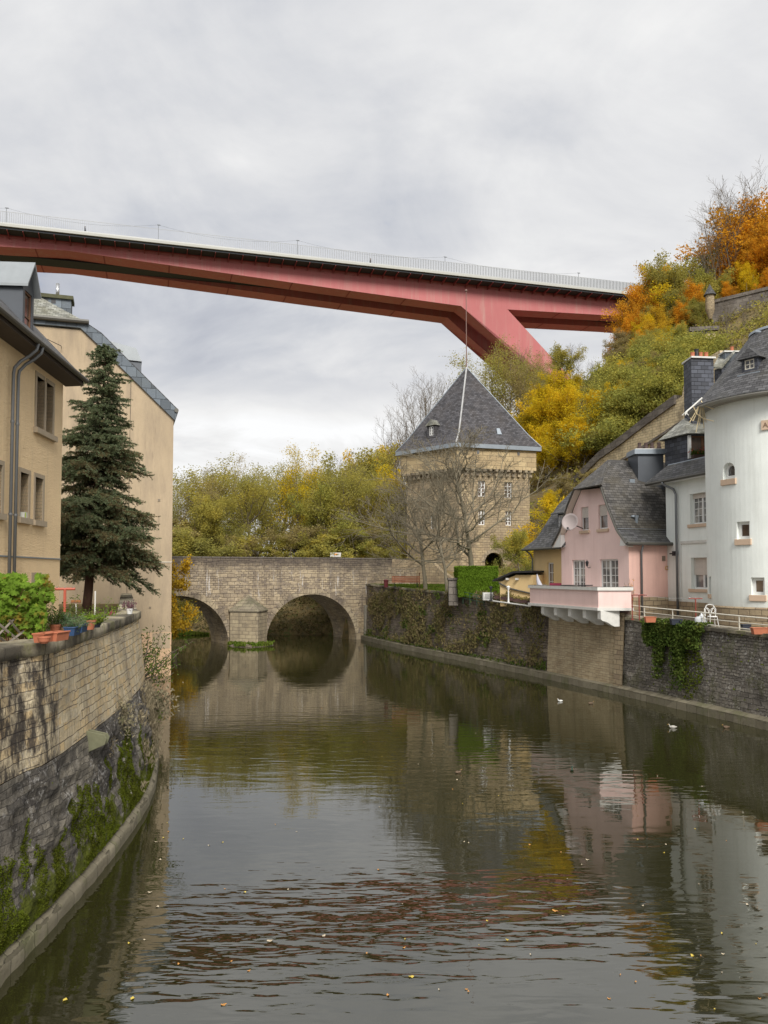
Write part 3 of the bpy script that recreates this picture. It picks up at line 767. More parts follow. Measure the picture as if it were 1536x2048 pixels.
# eaves, roof, gutter
mb = MB(); prof = [(-.02, EZ - .04), (.58, EZ + .0), (.58, EZ + .16), (-.02, EZ + .26)]
mb.prism([H1.p(-.32, z, d) for d, z in prof], H1.u * 17.5); mb.build('soffit', M['darkwood'], h1)
mb = MB(); prof = [(.66, EZ + .22), (-4.5, EZ + 5.6), (-9.6, EZ + .2), (-9.6, EZ + .1), (-4.5, EZ + 5.4), (.5, EZ + .17)]
mb.prism([H1.p(-.34, z, d) for d, z in prof], H1.u * 17.6); rf = mb.build('roof', M['slate'], h1)
mb = MB(); mb.tube([H1.p(-.36, EZ + .17, .68), H1.p(17.2, EZ + .17, .68)], .085, 10)
mb.build('gutter', M['gutter'], h1)
for k, px in enumerate((21.5, 31.5)):
    a = H1.at(px, 1000, .12)[0]; mb = MB()
    mb.tube([H1.p(a, 3.9, .12), H1.p(a, EZ - .85, .12), H1.p(a - .02, EZ - .68, .14), H1.p(a - .16, EZ - .45, .26), H1.p(a - .26, EZ - .28, .45), H1.p(a - .30, EZ - .08, .64), H1.p(a - .30, EZ + .12, .68)], .046, 12)
    for zb in (5.2, 7.6, 10.2): mb.lathe([(.055, 0), (.058, .02), (.058, .05), (.055, .07)], H1.p(a, zb, .12), 12)
    mb.build('downpipe', M['pipe'], h1, smooth=True)
r = H1.rect(62, 1145, 82, 1172); mb = MB(); H1.bx(mb, r[0], r[1], r[2], r[3], 0, .02); mb.build('wall_hatch', M['sand'], h1)
# zinc dormer
a0 = H1.at(45, 640)[0]; a1 = H1.at(67, 640)[0]; zE = H1.at(45, 566)[1]; zA = H1.at(57, 531)[1] ; am = (a0 + a1) / 2; D0 = .12
lo_, hi_ = min(a0, a1), max(a0, a1)
dm = MB(); fr = [(lo_, EZ + .2), (hi_, EZ + .2), (hi_, zE), (am, zA), (lo_, zE)]
wr = (lo_ + .16, hi_ - .16, EZ + .45, zE - .12)
dm = H1.wall(fr, [rect_hole(wr)], .12)
k_ = MB(); 
for v_ in (lo_, hi_):
    k_.quad(H1.p(v_, EZ + .0), H1.p(v_, zE), H1.p(v_, zE, -3.6), H1.p(v_, EZ, -3.6))
dm.add(k_.v, k_.f); dmo = dm.build('dormer', M['zincd'], h1)
for v_ in dmo.data.vertices: pass
mb = MB()
for sgn, e_ in ((-1, lo_), (1, hi_)):
    ee = e_ + sgn * .12
    mb.prism([H1.p(ee, zE - .1, .18), H1.p(am, zA + .04, .18), H1.p(am, zA + .12, .18), H1.p(ee, zE - .02, .18)], -H1.n * 3.9)
    for dd in (-.9, -1.9, -2.9): mb.prism([H1.p(ee, zE - .02, dd), H1.p(am, zA + .12, dd), H1.p(am, zA + .16, dd), H1.p(ee, zE + .02, dd)], H1.n * .04)
mb.build('roof', M['zinc'], dmo)
window(H1, wr, dmo, recess=.08, fw=.05, cols=1, rows=2, fmat=M['wood'], pmat=M['glassb'])
# flower planters on the sill
s_ = H1.p((l1[0] + l1[1]) / 2, l1[2], -.06)
mb = MB(); mb.obox(s_ + H1.u * (-.13) + H1.n * .0, H1.u * .26, H1.n * .13, V((0, 0, .17)))
o = mb.build('window_box', plain('white lime and purple planter', (.62, .62, .55), .5, 0, .1), None, loc=s_); tag(o, 'small white planter on the lower window sill of the cream house', 'planter')
mb = MB(); mb.obox(s_ + H1.u * .0 + H1.n * .131 + V((0, 0, .01)), H1.u * .06, H1.n * .004, V((0, 0, .15))); mb.build('lime_stripe', plain('lime', (.45, .6, .03), .5), o)
# ------------------------------------------------------------------ ochre gable house behind the spruce
Rc = P(341, 1349, 47); H2 = Facade((Rc.x, Rc.y), (-math.cos(R(18)), -math.sin(R(18))), (math.sin(R(18)), -math.cos(R(18))))
h2_ = thing('ochre_house', 'tall ochre rendered house with a blank stained gable end and slate verge', 'house', (Rc.x, Rc.y, 0))
tp = [(343, 838), (334, 826), (185, 680), (163, 660), (67, 651), (-40, 640)]
tz = [H2.at(*p_) for p_ in tp]
ol = [(0, -1.0), (0, tz[0][1])] + tz[1:] + [(16, tz[-1][1]), (16, -1.0)]
wl = H2.wall(ol, [], .1)
wl.quad(H2.p(0, -1), H2.p(0, tz[0][1]), H2.p(0, tz[0][1], -11), H2.p(0, -1, -11))
wl.quad(H2.p(0, -1, -11), H2.p(0, tz[0][1], -11), H2.p(16, tz[0][1], -11), H2.p(16, -1, -11))
wall2 = wl.build('wall', M['render2'], h2_)
mb = MB(); zb = H2.at(320, 1124)[1]; H2.bx(mb, 0, 9, zb - .025, zb + .025, 0, .03); mb.build('band', plain('pale band', (.6, .55, .45), .8), wall2)
zc_ = H2.at(320, 1265)[1]; zd_ = H2.at(320, 1297)[1]
mb = MB(); H2.bx(mb, -.02, 9, -.9, zc_, -.3, .02); mb.build('lower_render', plaster('peach lower render', (.64, .44, .28), (.4, .3, .2), .2, .008), wall2)
mb = MB(); H2.bx(mb, .05, 1.05, zd_, zc_ - .02, .0, .035); mb.build('render_patch', M['render2'], wall2)
mb = MB(); q_ = [H2.at(262, y) for y in (760, 900, 1040, 1180, 1290)]; mb.tube([H2.p(q_[0][0] + .02 * k, z, .03) for k, (a, z) in enumerate(q_)], .012, 5); mb.build('cable', M['black'], wall2)
for (px, py, sz) in ((318, 1000, .16), (300, 1215, .12)):
    a, z = H2.at(px, py); mb = MB(); H2.bx(mb, a - sz / 2, a + sz / 2, z - sz / 2, z + sz / 2, 0, .03); g_ = mb.build('vent_cover', M['sand'], wall2)
    mb = MB()
    for k in range(3): H2.bx(mb, a - sz * .38, a + sz * .38, z - sz * .35 + k * sz * .28, z - sz * .25 + k * sz * .28, .03, .036)
    mb.build('louvre', M['black'], g_)
a, z = H2.at(104, 697); mb = MB(); mb.tube([H2.p(a - .5, z + .1, .02), H2.p(a - .5, z + .1, .35), H2.p(a + .35, z + .45, .4)], .02, 5); mb.tube([H2.p(a + .35, z + .45, .4), H2.p(a + .35, z + .2, .02)], .02, 5); mb.build('iron_bracket', M['black'], wall2)
# verge of big slates
mb = MB()
edge = [H2.at(350, 842), H2.at(183, 678), H2.at(161, 657), H2.at(60, 648), H2.at(-40, 640)]
edge2 = [H2.at(355, 821), H2.at(202, 668), H2.at(172, 648), H2.at(60, 634), H2.at(-40, 626)]
for i in range(4):
    q_ = [edge[i], edge[i + 1], edge2[i + 1], edge2[i]]
    mb.prism([H2.p(a, z, .16 + .002 * i) for a, z in q_], -H2.n * .2)
mb.build('verge', M['slatebig'], h2_)
def extr(F, prof, d0, d1, mat, name, parent, th=.12, order=None):
    mb = MB()
    for i in range(len(prof) - 1):
        (a0, z0), (a1, z1) = prof[i], prof[i + 1]
        mb.quad(F.p(a0, z0, d0), F.p(a1, z1, d0), F.p(a1, z1, d1), F.p(a0, z0, d1))
    o = mb.build(name, mat, parent); m = o.modifiers.new('s', 'SOLIDIFY'); m.thickness = th; m.offset = 0
    return o
rf2 = extr(H2, [edge2[0], edge2[1], edge2[2]], .1, -11, M['slate'], 'roof', h2_)
# mossy hip above the mansard break
apx = H2.at(76, 588, -2.2); e1 = H2.at(172, 645, .1)
mb = MB(); A_ = H2.p(apx[0], apx[1], -2.6); rt = H2.p(e1[0], e1[1], .2); lt = H2.p(16, e1[1] + .1, .2)
bk = H2.p(e1[0], e1[1], -11); mb.add([lt, rt, A_, H2.p(16, apx[1], -2.6)], [(0, 1, 2, 3)]); mb.add([rt, bk, H2.p(apx[0], apx[1], -8), A_], [(0, 1, 2, 3)])
mr = mb.build('hip_roof', M['slatem'], h2_); m_ = mr.modifiers.new('s', 'SOLIDIFY'); m_.thickness = .1
mb = MB(); ga = H2.at(178, 644, .3); mb.tube([H2.p(ga[0], ga[1], .32), H2.p(16, H2.at(60, 632, .3)[1], .32)], .13, 8); mb.build('gutter', M['gutter'], h2_)
a0, z0 = H2.at(142, 628, -3.5); a1, z1 = H2.at(60, 592, -3.5)
mb = MB(); H2.bx(mb, a0, a1, z0 - 1.5, z1, -4.6, -3.5); ch = mb.build('chimney', M['slatebig'], h2_)
mb = MB(); H2.bx(mb, a0 - .12, a1 + .1, z1, z1 + .22, -4.75, -3.35); mb.build('chimney_cap', plain('moss covered cap', (.09, .09, .05), .95, 0, .5, 3, .05), ch)
for px in (92, 107):
    aa = H2.at(px, 598, -3.5)[0]; mb = MB(); H2.bx(mb, aa - .13, aa + .13, z1 - .32, z1 - .06, -3.6, -3.49); mb.build('flue_opening', M['black'], ch)
pa = H2.at(115, 589, -4); mb = MB(); mb.tube([H2.p(pa[0], z1 + .2, -4), H2.p(pa[0], H2.at(115, 567, -4)[1], -4)], .11, 12); mb.build('flue_pipe', M['steel'], ch, smooth=True)
# side dormer of zinc on the far slope
d0a, d0z = H2.at(217, 690, -3); d1a, d1z = H2.at(272, 705, -3); d2a, d2z = H2.at(283, 731, -3); d3a, d3z = H2.at(283, 757, -3)
mb = MB(); mb.prism([H2.p(d0a, d0z, -2), H2.p(d1a, d1z, -2), H2.p(d2a, d2z, -2), H2.p(d2a + 2.6, d2z + .1, -2)], -H2.n * 2.2); mb.build('dormer_roof', M['zinc'], h2_)
mb = MB(); mb.prism([H2.p(d2a + .02, d2z - .02, -2.1), H2.p(d2a + .02, d3z - .6, -2.1), H2.p(d2a + 2.0, d2z - .02, -2.1)], -H2.n * 2.0); mb.build('dormer', M['zincd'], h2_)
# eave corner gutter
mb = MB(); ea = H2.at(352, 822, .1); mb.tube([H2.p(ea[0] - .02, ea[1] + .02, .25), H2.p(ea[0] - .02, ea[1] + .02, -11)], .13, 8); mb.build('gutter', M['gutter'], h2_)
# ------------------------------------------------------------------ stone arch bridge
BR = Facade((-13, 67.1), (.903, .43), (.43, -.903))
s0_, _ = BR.at(457, 1281)
BR.o = BR.o + BR.u * s0_
sb = thing('arch_bridge', 'old stone bridge with two round arches over the dark river', 'bridge', BR.p(1.6, 0))
def arch(c, r, zc, n=28): return [(c - r * math.cos(PI * k / n), zc + r * math.sin(PI * k / n)) for k in range(n + 1)]
PW = BR.at(532, 1269)[0]; PE = BR.at(712, 1272)[0]; AW = (PE - PW)
zc2 = 4.13 - AW / 2
a2 = arch((PW + PE) / 2, AW / 2, zc2); a1_ = arch(-AW / 2, AW / 2, zc2); a0_ = arch(-AW / 2 - AW - PW, AW / 2, zc2)
RD = 6.35; TOPB = 7.33
outl = [(-26, -1.2), (-26, RD), (19, RD), (19, -1.2)]
bot = [(PE + .0, -1.2)] + a2[::-1] + [(PW, -1.2), (0, -1.2)] + a1_[::-1] + [(-AW, -1.2), (-AW - PW, -1.2)] + a0_[::-1] + [(-2 * AW - PW, -1.2)]
bot = [b for b in bot]
outl = outl + bot
VEC = V((-.52, .854, 0)) * 4.3
def solid_poly(F, ol, vec, mb):
    pts = [F.p(a, z) for a, z in ol]; n_ = len(pts)
    tr = tessellate_polygon([[V((a, z, 0)) for a, z in ol]])
    fs = []
    for t in tr:
        a, b, c = (pts[i] for i in t)
        t2 = tuple(t) if (b - a).cross(c - a).dot(F.n) > 0 else tuple(t[::-1]); fs.append(t2); fs.append(tuple(i + n_ for i in t2[::-1]))
    ar = sum(ol[i][0] * ol[(i + 1) % n_][1] - ol[(i + 1) % n_][0] * ol[i][1] for i in range(n_))
    for i in range(n_):
        j = (i + 1) % n_; f = (i, i + n_, j + n_, j); fs.append(f)
    mb.add(pts + [p_ + vec for p_ in pts], fs); return mb
bm_ = solid_poly(BR, outl, VEC, MB()); bb = bm_.build('masonry_body', M['bridge_stone'], sb)
for k, d_ in enumerate((0, 1)):
    mb = MB(); o_ = (VEC - VEC.normalized() * .45) if d_ else V((0, 0, 0))
    mb.obox(BR.p(-26, RD) + o_, BR.u * 41.2, VEC.normalized() * .45, V((0, 0, TOPB - RD - .08))); pp_ = mb.build('parapet', M['bridge_stone'], sb)
    mb = MB(); mb.obox(BR.p(-26, TOPB - .08, .05) + o_, BR.u * 41.2, VEC.normalized() * .52, V((0, 0, .1))); mb.build('coping', M['fortcap'], pp_)
for ar_ in (a2, a1_, a0_):
    c_ = (ar_[0][0] + ar_[-1][0]) / 2; rr = AW / 2; mb = MB(); nst = 25
    for k in range(nst):
        t0 = PI * k / nst + .006; t1 = PI * (k + 1) / nst - .006; ro = rr + (.5 if k % 2 else .42)
        q_ = [(c_ - r_ * math.cos(t), zc2 + r_ * math.sin(t)) for r_, t in ((rr + .003, t0), (rr + .003, t1), (ro, t1), (ro, t0))]
        mb.prism([BR.p(a, z, .045) for a, z in q_], -BR.n * .09)
    mb.build('arch_ring', M['quoin'], bb)
# string course stain ledge and cutwater
mb = MB(); nose = BR.p(PW / 2, 0, 0) + V((.50, -.86, 0)) * 2.3
wl_, wr_ = BR.p(.05, 0), BR.p(PW - .05, 0); zt_ = 2.75; ap = BR.p(PW / 2, 4.05, .05)
l2_, r2_ = BR.p(.03, 0, .35), BR.p(PW - .03, 0, .35)
ring = [wl_, l2_, nose + BR.u * -.06, nose + BR.u * .06, r2_, wr_]
vs = [V((p_.x, p_.y, -1.2)) for p_ in ring] + [V((p_.x, p_.y, zt_)) for p_ in ring] + [ap]
fs = [(i, i + 1, i + 7, i + 6) for i in range(5)] + [(6 + i, 7 + i, 12) for i in range(5)]
mb.add(vs, fs); mb.build('cutwater', M['cutw'], sb)
mb = MB(); ring2 = [q_ + (q_ - BR.p(PW / 2, 0, .6)).normalized() * .10 for q_ in ring]; ap2 = ap + BR.n * .08 + V((0, 0, .12))
mb.add([V((p_.x, p_.y, zt_ + .02)) for p_ in ring2] + [V((p_.x, p_.y, zt_ + .14)) for p_ in ring2] + [ap2], [(i, i + 1, i + 7, i + 6) for i in range(5)] + [(6 + i, 7 + i, 12) for i in range(5)] + [(5, 4, 3, 2, 1, 0)]); mb.build('cutwater_cap', M['cutcap'], sb)
mb = MB(); c_ = BR.p(PW / 2, 0, 1.2)
prof_ = [(1.9, -.6), (1.85, .02), (1.6, .12), (.8, .2)]
mb.lathe(prof_, (c_.x, c_.y, 0), 26); pf = mb.build('pier_footing', M['veg_wall'], sb, smooth=True); pf.scale = (1, 1, 1)
mb = MB(); q0 = BR.p(PE + .2, 0, .06); mb.obox(BR.p(PE + .75, -.5, .0), BR.u * .9, BR.n * .35, V((0, 0, 3.6))); mb.build('buttress', plain('pale grey buttress', (.3, .28, .23), .9, 0, .25, 2, .02), sb)
# deck road
mb = MB(); mb.obox(BR.p(-26, RD), BR.u * 45, VEC * .999, V((0, 0, .03)))
tag(mb.build('road', M['path']), kind='structure')
# info board on the bridge
ip = P(671, 1112, 75.5)
t_ = thing('info_board', 'small slanted visitor information board on the stone bridge', 'sign', (ip.x, ip.y, RD))
mb = MB(); mb.obox(ip + V((-.5, 0, -.1)), (1.0, 0, 0), (0, .5, .38), (0, 0, .05)); pb = mb.build('panel', plain('pale sign panel', (.4, .38, .35), .5), t_)
mb = MB(); mb.obox(ip + V((-.12, .17, .10)), (.28, 0, 0), (0, .16, .1216), (0, 0, .02)); mb.build('orange_picture', plain('orange print', (.6, .2, .04), .5), pb)
for dx in (-.42, .42):
    mb = MB(); mb.tube([ip + V((dx, .25, 0)), V((ip.x + dx, ip.y + .25, RD))], .03, 6); mb.build('post', M['black'], t_)
# ------------------------------------------------------------------ gate tower with pyramid roof
EL = P(791, 912, 86.4); EC = P(912, 893, 80.0); ER = P(1083, 902, 83.0)
zE = (EL.z + EC.z + ER.z) / 3
e = [V((EC.x, EC.y, 0)), V((ER.x, ER.y, 0)), None, V((EL.x, EL.y, 0))]; e[2] = e[1] + e[3] - e[0]
cen = (e[0] + e[2]) / 2
def inset(k, z): return [V((p.x, p.y, z)) - (V((p.x - cen.x, p.y - cen.y, 0)).normalized() * k) for p in e]
gt = thing('gate_tower', 'square stone gate tower with a steep grey pyramid roof and arched doorway', 'tower', (cen.x, cen.y, 4.9))
top_in = inset(.55, 0); low_in = inset(1.25, 0)
zM = P(912, 940, 80.5).z
def fac(a, b): 
    u = (b - a); n_ = V((u.y, -u.x, 0)); 
    if n_.dot(V((0, -1, 0))) < 0: n_ = -n_
    return Facade((a.x, a.y), (u.x, u.y), (n_.x, n_.y)), u.length
FR_, WR = fac(low_in[0], low_in[1]); FL_, WL = fac(low_in[0], low_in[3])
if FL_.n.dot(V((-1, 0, 0))) < 0: FL_.n = -FL_.n
wins = [FR_.rect(956, 961, 971, 993), FR_.rect(1009, 964, 1024, 996), FR_.rect(957, 1020, 970, 1050), FR_.rect(1011, 1022, 1023, 1051)]
dr = FR_.rect(970, 1105, 1006, 1180)
dc = (dr[0] + dr[1]) / 2; dw = (dr[1] - dr[0]) / 2; zsp = dr[3] - dw
door = [(dc - dw, 4.6), (dc + dw, 4.6)] + [(dc + dw * math.cos(PI * k / 12), zsp + dw * math.sin(PI * k / 12)) for k in range(13)]
mb = FR_.wall([(0, 3.5), (WR, 3.5), (WR, zM), (0, zM)], [rect_hole(r) for r in wins] + [door], .5)
lw = FL_.rect(860, 1030, 868, 1058)
mb2 = FL_.wall([(0, 3.5), (WL, 3.5), (WL, zM), (0, zM)], [rect_hole(lw)], .5)
mb.add(mb2.v, mb2.f)
for a, b in ((1, 2), (2, 3)):
    p0, p1 = low_in[a], low_in[b]; mb.quad(p0 + V((0, 0, 3.5)), p1 + V((0, 0, 3.5)), p1 + V((0, 0, zM)), p0 + V((0, 0, zM)))
gw = mb.build('wall', M['tower_stone'], gt)
mb = MB(); mb.prism([V((p.x, p.y, zM + .25)) for p in top_in], (0, 0, zE - zM - .2)); up_ = mb.build('upper_wall', M['tower_top'], gt)
mb = MB()
for (a, b, F_, Wd) in ((0, 1, FR_, WR), (0, 3, FL_, WL)):
    k = int(Wd / .62)
    for i in range(k + 1):
        s_ = Wd * i / k
        F_.bx(mb, s_ - .15, s_ + .15, zM - .45, zM, -.02, .3); F_.bx(mb, s_ - .16, s_ + .16, zM, zM + .25, -.02, .58)
mb.build('corbel_row', M['quoin'], gt)
for r in wins: window(FR_, r, gt, recess=.22, fw=.09, cols=2, rows=4, mull=True, pmat=M['glassb'], mw=.06)
window(FL_, lw, gt, recess=.22, fw=.07, cols=1, rows=2, pmat=M['glass'])
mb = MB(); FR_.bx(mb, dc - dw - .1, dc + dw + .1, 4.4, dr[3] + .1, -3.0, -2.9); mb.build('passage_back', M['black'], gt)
mb = MB(); ng = 13
for k in range(ng):
    t0 = PI * k / ng + .01; t1 = PI * (k + 1) / ng - .01
    q_ = [(dc - r_ * math.cos(t), zsp + r_ * math.sin(t)) for r_, t in ((dw + .003, t0), (dw + .003, t1), (dw + .38, t1), (dw + .38, t0))]
    mb.prism([FR_.p(a, z, .03) for a, z in q_], -FR_.n * .06)
mb.build('door_arch', M['quoin'], gt)
TF, _w = fac(top_in[0], top_in[1])
for (px, py) in ((1037, 907), (956, 904)):
    r = TF.rect(px - 2.5, py - 4, px + 2.5, py + 4); mb = MB(); TF.bx(mb, r[0], r[1], r[2], r[3], -.05, .012); mb.build('slit_window', M['glassw'], up_)
apx = P(933, 735, 84.7); apx.x = cen.x * .6 + apx.x * .4; apx.y = cen.y
AP = P(933, 735, cen.y)
fasc = .42
ev = inset(0, zE); ev2 = inset(0, zE + fasc); brk = inset(1.3, zE + fasc + 1.25)
mb = MB(); mb.prism(ev, (0, 0, fasc)); mb.build('eave_fascia', M['lead'], gt)
mb = MB(); vs = ev2 + brk + [AP]; vs = [v + V((0, 0, .01)) for v in vs]
fs = [(i, (i + 1) % 4, 4 + (i + 1) % 4, 4 + i) for i in range(4)] + [(4 + i, 4 + (i + 1) % 4, 8) for i in range(4)]
mb.add(vs, fs); rf = mb.build('roof', M['towerslate'], gt)
for i in range(4):
    mb = MB(); mb.tube([ev2[i] + V((0, 0, .01)), brk[i] + V((0, 0, .02)), AP + V((0, 0, .02))], .09 if i == 0 else .05, 6); mb.build('hip_flashing', plain('white lead hip', (.4, .4, .4), .6, 0, .5, 2) if i == 0 else M['lead'], rf)
mb = MB(); tz_ = P(933, 583, cen.y).z
mb.tube([AP - V((0, 0, .3)), AP + V((0, 0, 1.2)), V((AP.x, AP.y, tz_))], [.07, .055, .035], 8); mb.ball((AP.x, AP.y, tz_ + .1), .14); mb.build('flagpole', plain('rusty pole', (.2, .12, .1), .6), gt)
# dormer on the left slope, small rooflight on the right slope
nL = (AP - ev2[3]).cross(ev2[0] - ev2[3]).normalized()
c_ = PP(864, 874, brk[0], (AP - brk[3]).cross(brk[0] - brk[3]).normalized())
FD = Facade((c_.x, c_.y), (FL_.u.x, FL_.u.y), (FL_.n.x, FL_.n.y)); FD.o = FD.o + FD.n * .1
zb = c_.z - .1
mb = FD.wall([(-.6, zb), (.6, zb), (.6, zb + 1.35), (-.6, zb + 1.35)], [rect_hole((-.28, .28, zb + .25, zb + 1.2))], .1)
for v_ in (-.6, .6): mb.add([FD.p(v_, zb), FD.p(v_, zb + 1.35), FD.p(v_, zb + 1.35, -1.6)], [(0, 1, 2)])
dd = mb.build('dormer', M['towerslate'], gt)
window(FD, (-.28, .28, zb + .25, zb + 1.2), dd, recess=.08, fw=.06, cols=2, rows=3, mull=True, pmat=M['glass'])
mb = MB(); mb.add([FD.p(-.75, zb + 1.3, .15), FD.p(.75, zb + 1.3, .15), FD.p(.0, zb + 1.95, .1), FD.p(0, zb + 1.95, -2.1), FD.p(-.75, zb + 1.3, -1.5), FD.p(.75, zb + 1.3, -1.5)], [(0, 2, 3, 4), (1, 5, 3, 2), (0, 1, 2)]); mb.build('roof', M['slatem'], dd)
nR = (brk[1] - AP).cross(brk[0] - AP).normalized()
if nR.y > 0: nR = -nR
mb = MB(); q_ = [PP(x, y, brk[0], nR) for x, y in ((992, 858), (998, 858), (1003, 870), (994, 870))]
mb.prism(q_, nR * .15); mb.build('rooflight', M['lead'], rf)
# garden wall with stair between bridge and tower
g0, g1 = P(778, 1178, 76.5), P(906, 1190, 72.5)
gu = V((g1.x - g0.x, g1.y - g0.y, 0)); gl = gu.length; gu.normalize()
GF = Facade((g0.x, g0.y), (gu.x, gu.y), (gu.y, -gu.x))
pts = [GF.at(778, 1118)] + [GF.at(*a) for a in ((812, 1121), (862, 1122), (880, 1140), (906, 1158))]
mb = MB(); mb.prism([GF.p(a, z) for a, z in [(0, 4.2)] + pts + [(gl, 4.2)]], -GF.n * .6)
t_ = mb.build('garden_wall', M['tower_stone'], None, loc=(g0.x, g0.y, 4.2)); tag(t_, 'low stone garden wall with a sloping stair parapet behind the bench', 'wall')
# ------------------------------------------------------------------ pink house
C = P(1258, 1145, 41.0)
su = V((.949, .315, 0)); gn = -su
G = Facade((C.x, C.y), (-.315, .949), (gn.x, gn.y)); S = Facade((C.x, C.y), (su.x, su.y), (.315, -.949))
ph = thing('pink_house', 'pale pink house with half hipped slate roof, balcony on white corbels and yellow annex', 'house', (C.x, C.y, 4.0))
GWd = G.at(1123, 1140)[0]; EAV = 7.55
gp = lambda px, py: G.at(px, py, 0)
R_ = [(-.36, EAV - .08)] + [G.at(*a, .35) for a in ((1234, 1060), (1215, 1012), (1201, 970))]
L_ = [G.at(*a, .35) for a in ((1105, 1091), (1121, 1060), (1135, 1012), (1150, 976))]
zt_ = (R_[-1][1] + L_[-1][1]) / 2
# gable outline under the roof
ins = lambda q, k: (q[0] + k, q[1] - .12)
go = [(0, 3.6), (0, EAV - .05)] + [ins(q, .12) for q in R_[1:]] + [ins(q, -.12) for q in L_[::-1][:-1]] + [(GWd, L_[0][1] + .5), (GWd, 3.6)]
w1 = G.rect(1162, 1014, 1177, 1061); w2 = G.rect(1197, 1010, 1215, 1058); w2 = (w2[0], w2[1], w1[2], w1[3])
fd1 = G.rect(1144, 1120, 1170, 1171.5); fd2 = G.rect(1200, 1117, 1236.5, 1171.5)
fl_ = 4.22
fd1 = (fd1[0], fd1[1], fl_, fd1[3]); fd2 = (fd2[0], fd2[1], fl_, fd1[3])
wl = G.wall(go, [rect_hole(r) for r in (w1, w2, fd1, fd2)], .3); wo = wl.build('gable_wall', M['pink'], ph)
for r in (w1, w2): window(G, r, ph, recess=.15, fw=.07, cols=1, rows=1, shutter=.42, sillm=M['sandpink'], pmat=M['glassb'], sill_h=.16, side=.12)
for r, nm in ((fd1, 'french_door'), (fd2, 'french_door')): window(G, r, ph, recess=.15, fw=.08, cols=4, rows=6, mull=True, pmat=M['glassw'] if nm else None, name=nm, mw=.035)
SWd = 6.0
mb = S.wall([(0, 4.75), (SWd, 4.75), (SWd, EAV + .1), (0, EAV + .1)], [], .1); mb.build('side_wall', M['pink2'], ph)
mb = MB(); S.bx(mb, .05, SWd, 3.4, 4.75, -.3, .04); mb.build('plinth', M['plinth'], ph)
# roof
rg0 = G.at(1217, 921, -1.26); zr = rg0[1]; Dp = -5.6
def rslab(name, quads, mat, th=.14):
    mb = MB()
    for q_ in quads: mb.add(q_, [tuple(range(len(q_)))])
    o = mb.build(name, mat, ph); m = o.modifiers.new('s', 'SOLIDIFY'); m.thickness = th; m.offset = 0; return o
qs = []
for i in range(3):
    if i == 0: continue
    qs.append([G.p(*R_[i], .35), G.p(*R_[i], Dp), G.p(*R_[i + 1], Dp), G.p(*R_[i + 1], .35)])
rs = G.p(rg0[0], zr, -1.26); re = G.p(rg0[0], zr, Dp)
qs.append([G.p(*R_[3], .35), G.p(*R_[3], Dp), re, rs])
rslab('roof', qs, M['slateb'])
rslab('roof_eave', [[G.p(*R_[0], .35), G.p(*R_[0], Dp), G.p(*R_[1], Dp), G.p(*R_[1], .35)]], M['slate'], .1)
zf = R_[1]; mb = MB(); mb.tube([G.p(zf[0], zf[1] + .05, .35), G.p(zf[0], zf[1] + .05, Dp)], .05, 6); mb.build('lead_strip', M['lead'], ph)
qs = []
for i in range(3): qs.append([G.p(*L_[i], .35), G.p(*L_[i + 1], .35), G.p(*L_[i + 1], Dp), G.p(*L_[i], Dp)])
qs.append([G.p(*L_[3], .35), rs, re, G.p(*L_[3], Dp)])
rslab('left_roof', qs, M['slateb'])
hb = G.at(1148, 978, .75); hc = G.at(1203, 969, .75)
rslab('half_hip', [[G.p(hc[0], zt_ - .12, .75), rs + V((0, 0, .03)), G.p(hb[0], zt_ - .12, .75)], [G.p(hc[0], zt_ - .12, .75), G.p(R_[3][0] + .0, R_[3][1], .3), rs], [G.p(hb[0], zt_ - .12, .75), rs, G.p(L_[3][0], L_[3][1], .3)]], M['slateb'], .08)
# white soffits and barge boards
mb = MB()
for pr in (R_, L_):
    for i in range(3):
        a, b = pr[i], pr[i + 1]; k = .12
        mb.prism([G.p(a[0], a[1] - .1, .36), G.p(b[0], b[1] - .1, .36), G.p(b[0], b[1] - .1, -.02), G.p(a[0], a[1] - .1, -.02)], V((0, 0, -.05)))
mb.build('soffit', plain('cream soffit', (.6, .52, .45), .6, 0, .1), ph)
mb = MB()
mb.prism([G.p(-.3, EAV - .16, .3), G.p(.34, EAV - .16, .3), G.p(.2, EAV + .45, .3), G.p(-.0, EAV + .2, .3)], -G.n * .3); mb.build('white_eave_box', M['white'], ph); mb = MB()
mb.prism([G.p(L_[0][0] + .0, L_[0][1] - .12, .33), G.p(GWd - .45, L_[0][1] - .12, .33), G.p(GWd - .35, L_[0][1] + .95, .33), G.p(L_[1][0], L_[1][1] - .1, .33)], -G.n * .34)
mb.build('white_eave_box', M['white'], ph)
for pr in (R_, L_):
    mb = MB(); mb.tube([G.p(a, z, .39) for a, z in pr], .055, 6); mb.build('verge_trim', M['gutter'], ph)
mb = MB(); mb.tube([G.p(-.46, EAV - .06, .4), G.p(-.46, EAV - .06, Dp)], .09, 8); gu_ = mb.build('gutter', M['gutter'], ph)
a = S.at(1281, 1150)[0]; mb = MB(); mb.tube([S.p(a, 3.8, .1), S.p(a, EAV - .5, .1), S.p(a - .12, EAV - .1, .42)], .055, 10); mb.build('downpipe', M['pipe'], ph, smooth=True)
r = S.rect(1324, 1112, 1330, 1122); mb = MB(); S.bx(mb, r[0], r[1], r[2], r[3], 0, .04); mb.build('vent_cover', plain('tan vent', (.2, .15, .11), .7), ph)
r = S.at(1333, 1136); mb = MB(); mb.tube([S.p(r[0] + .09 * math.cos(t * PI / 6), r[1] + .09 * math.sin(t * PI / 6), .03) for t in range(13)], .022, 6); mb.build('round_ornament', plain('yellow ring', (.5, .32, .1), .5), ph)
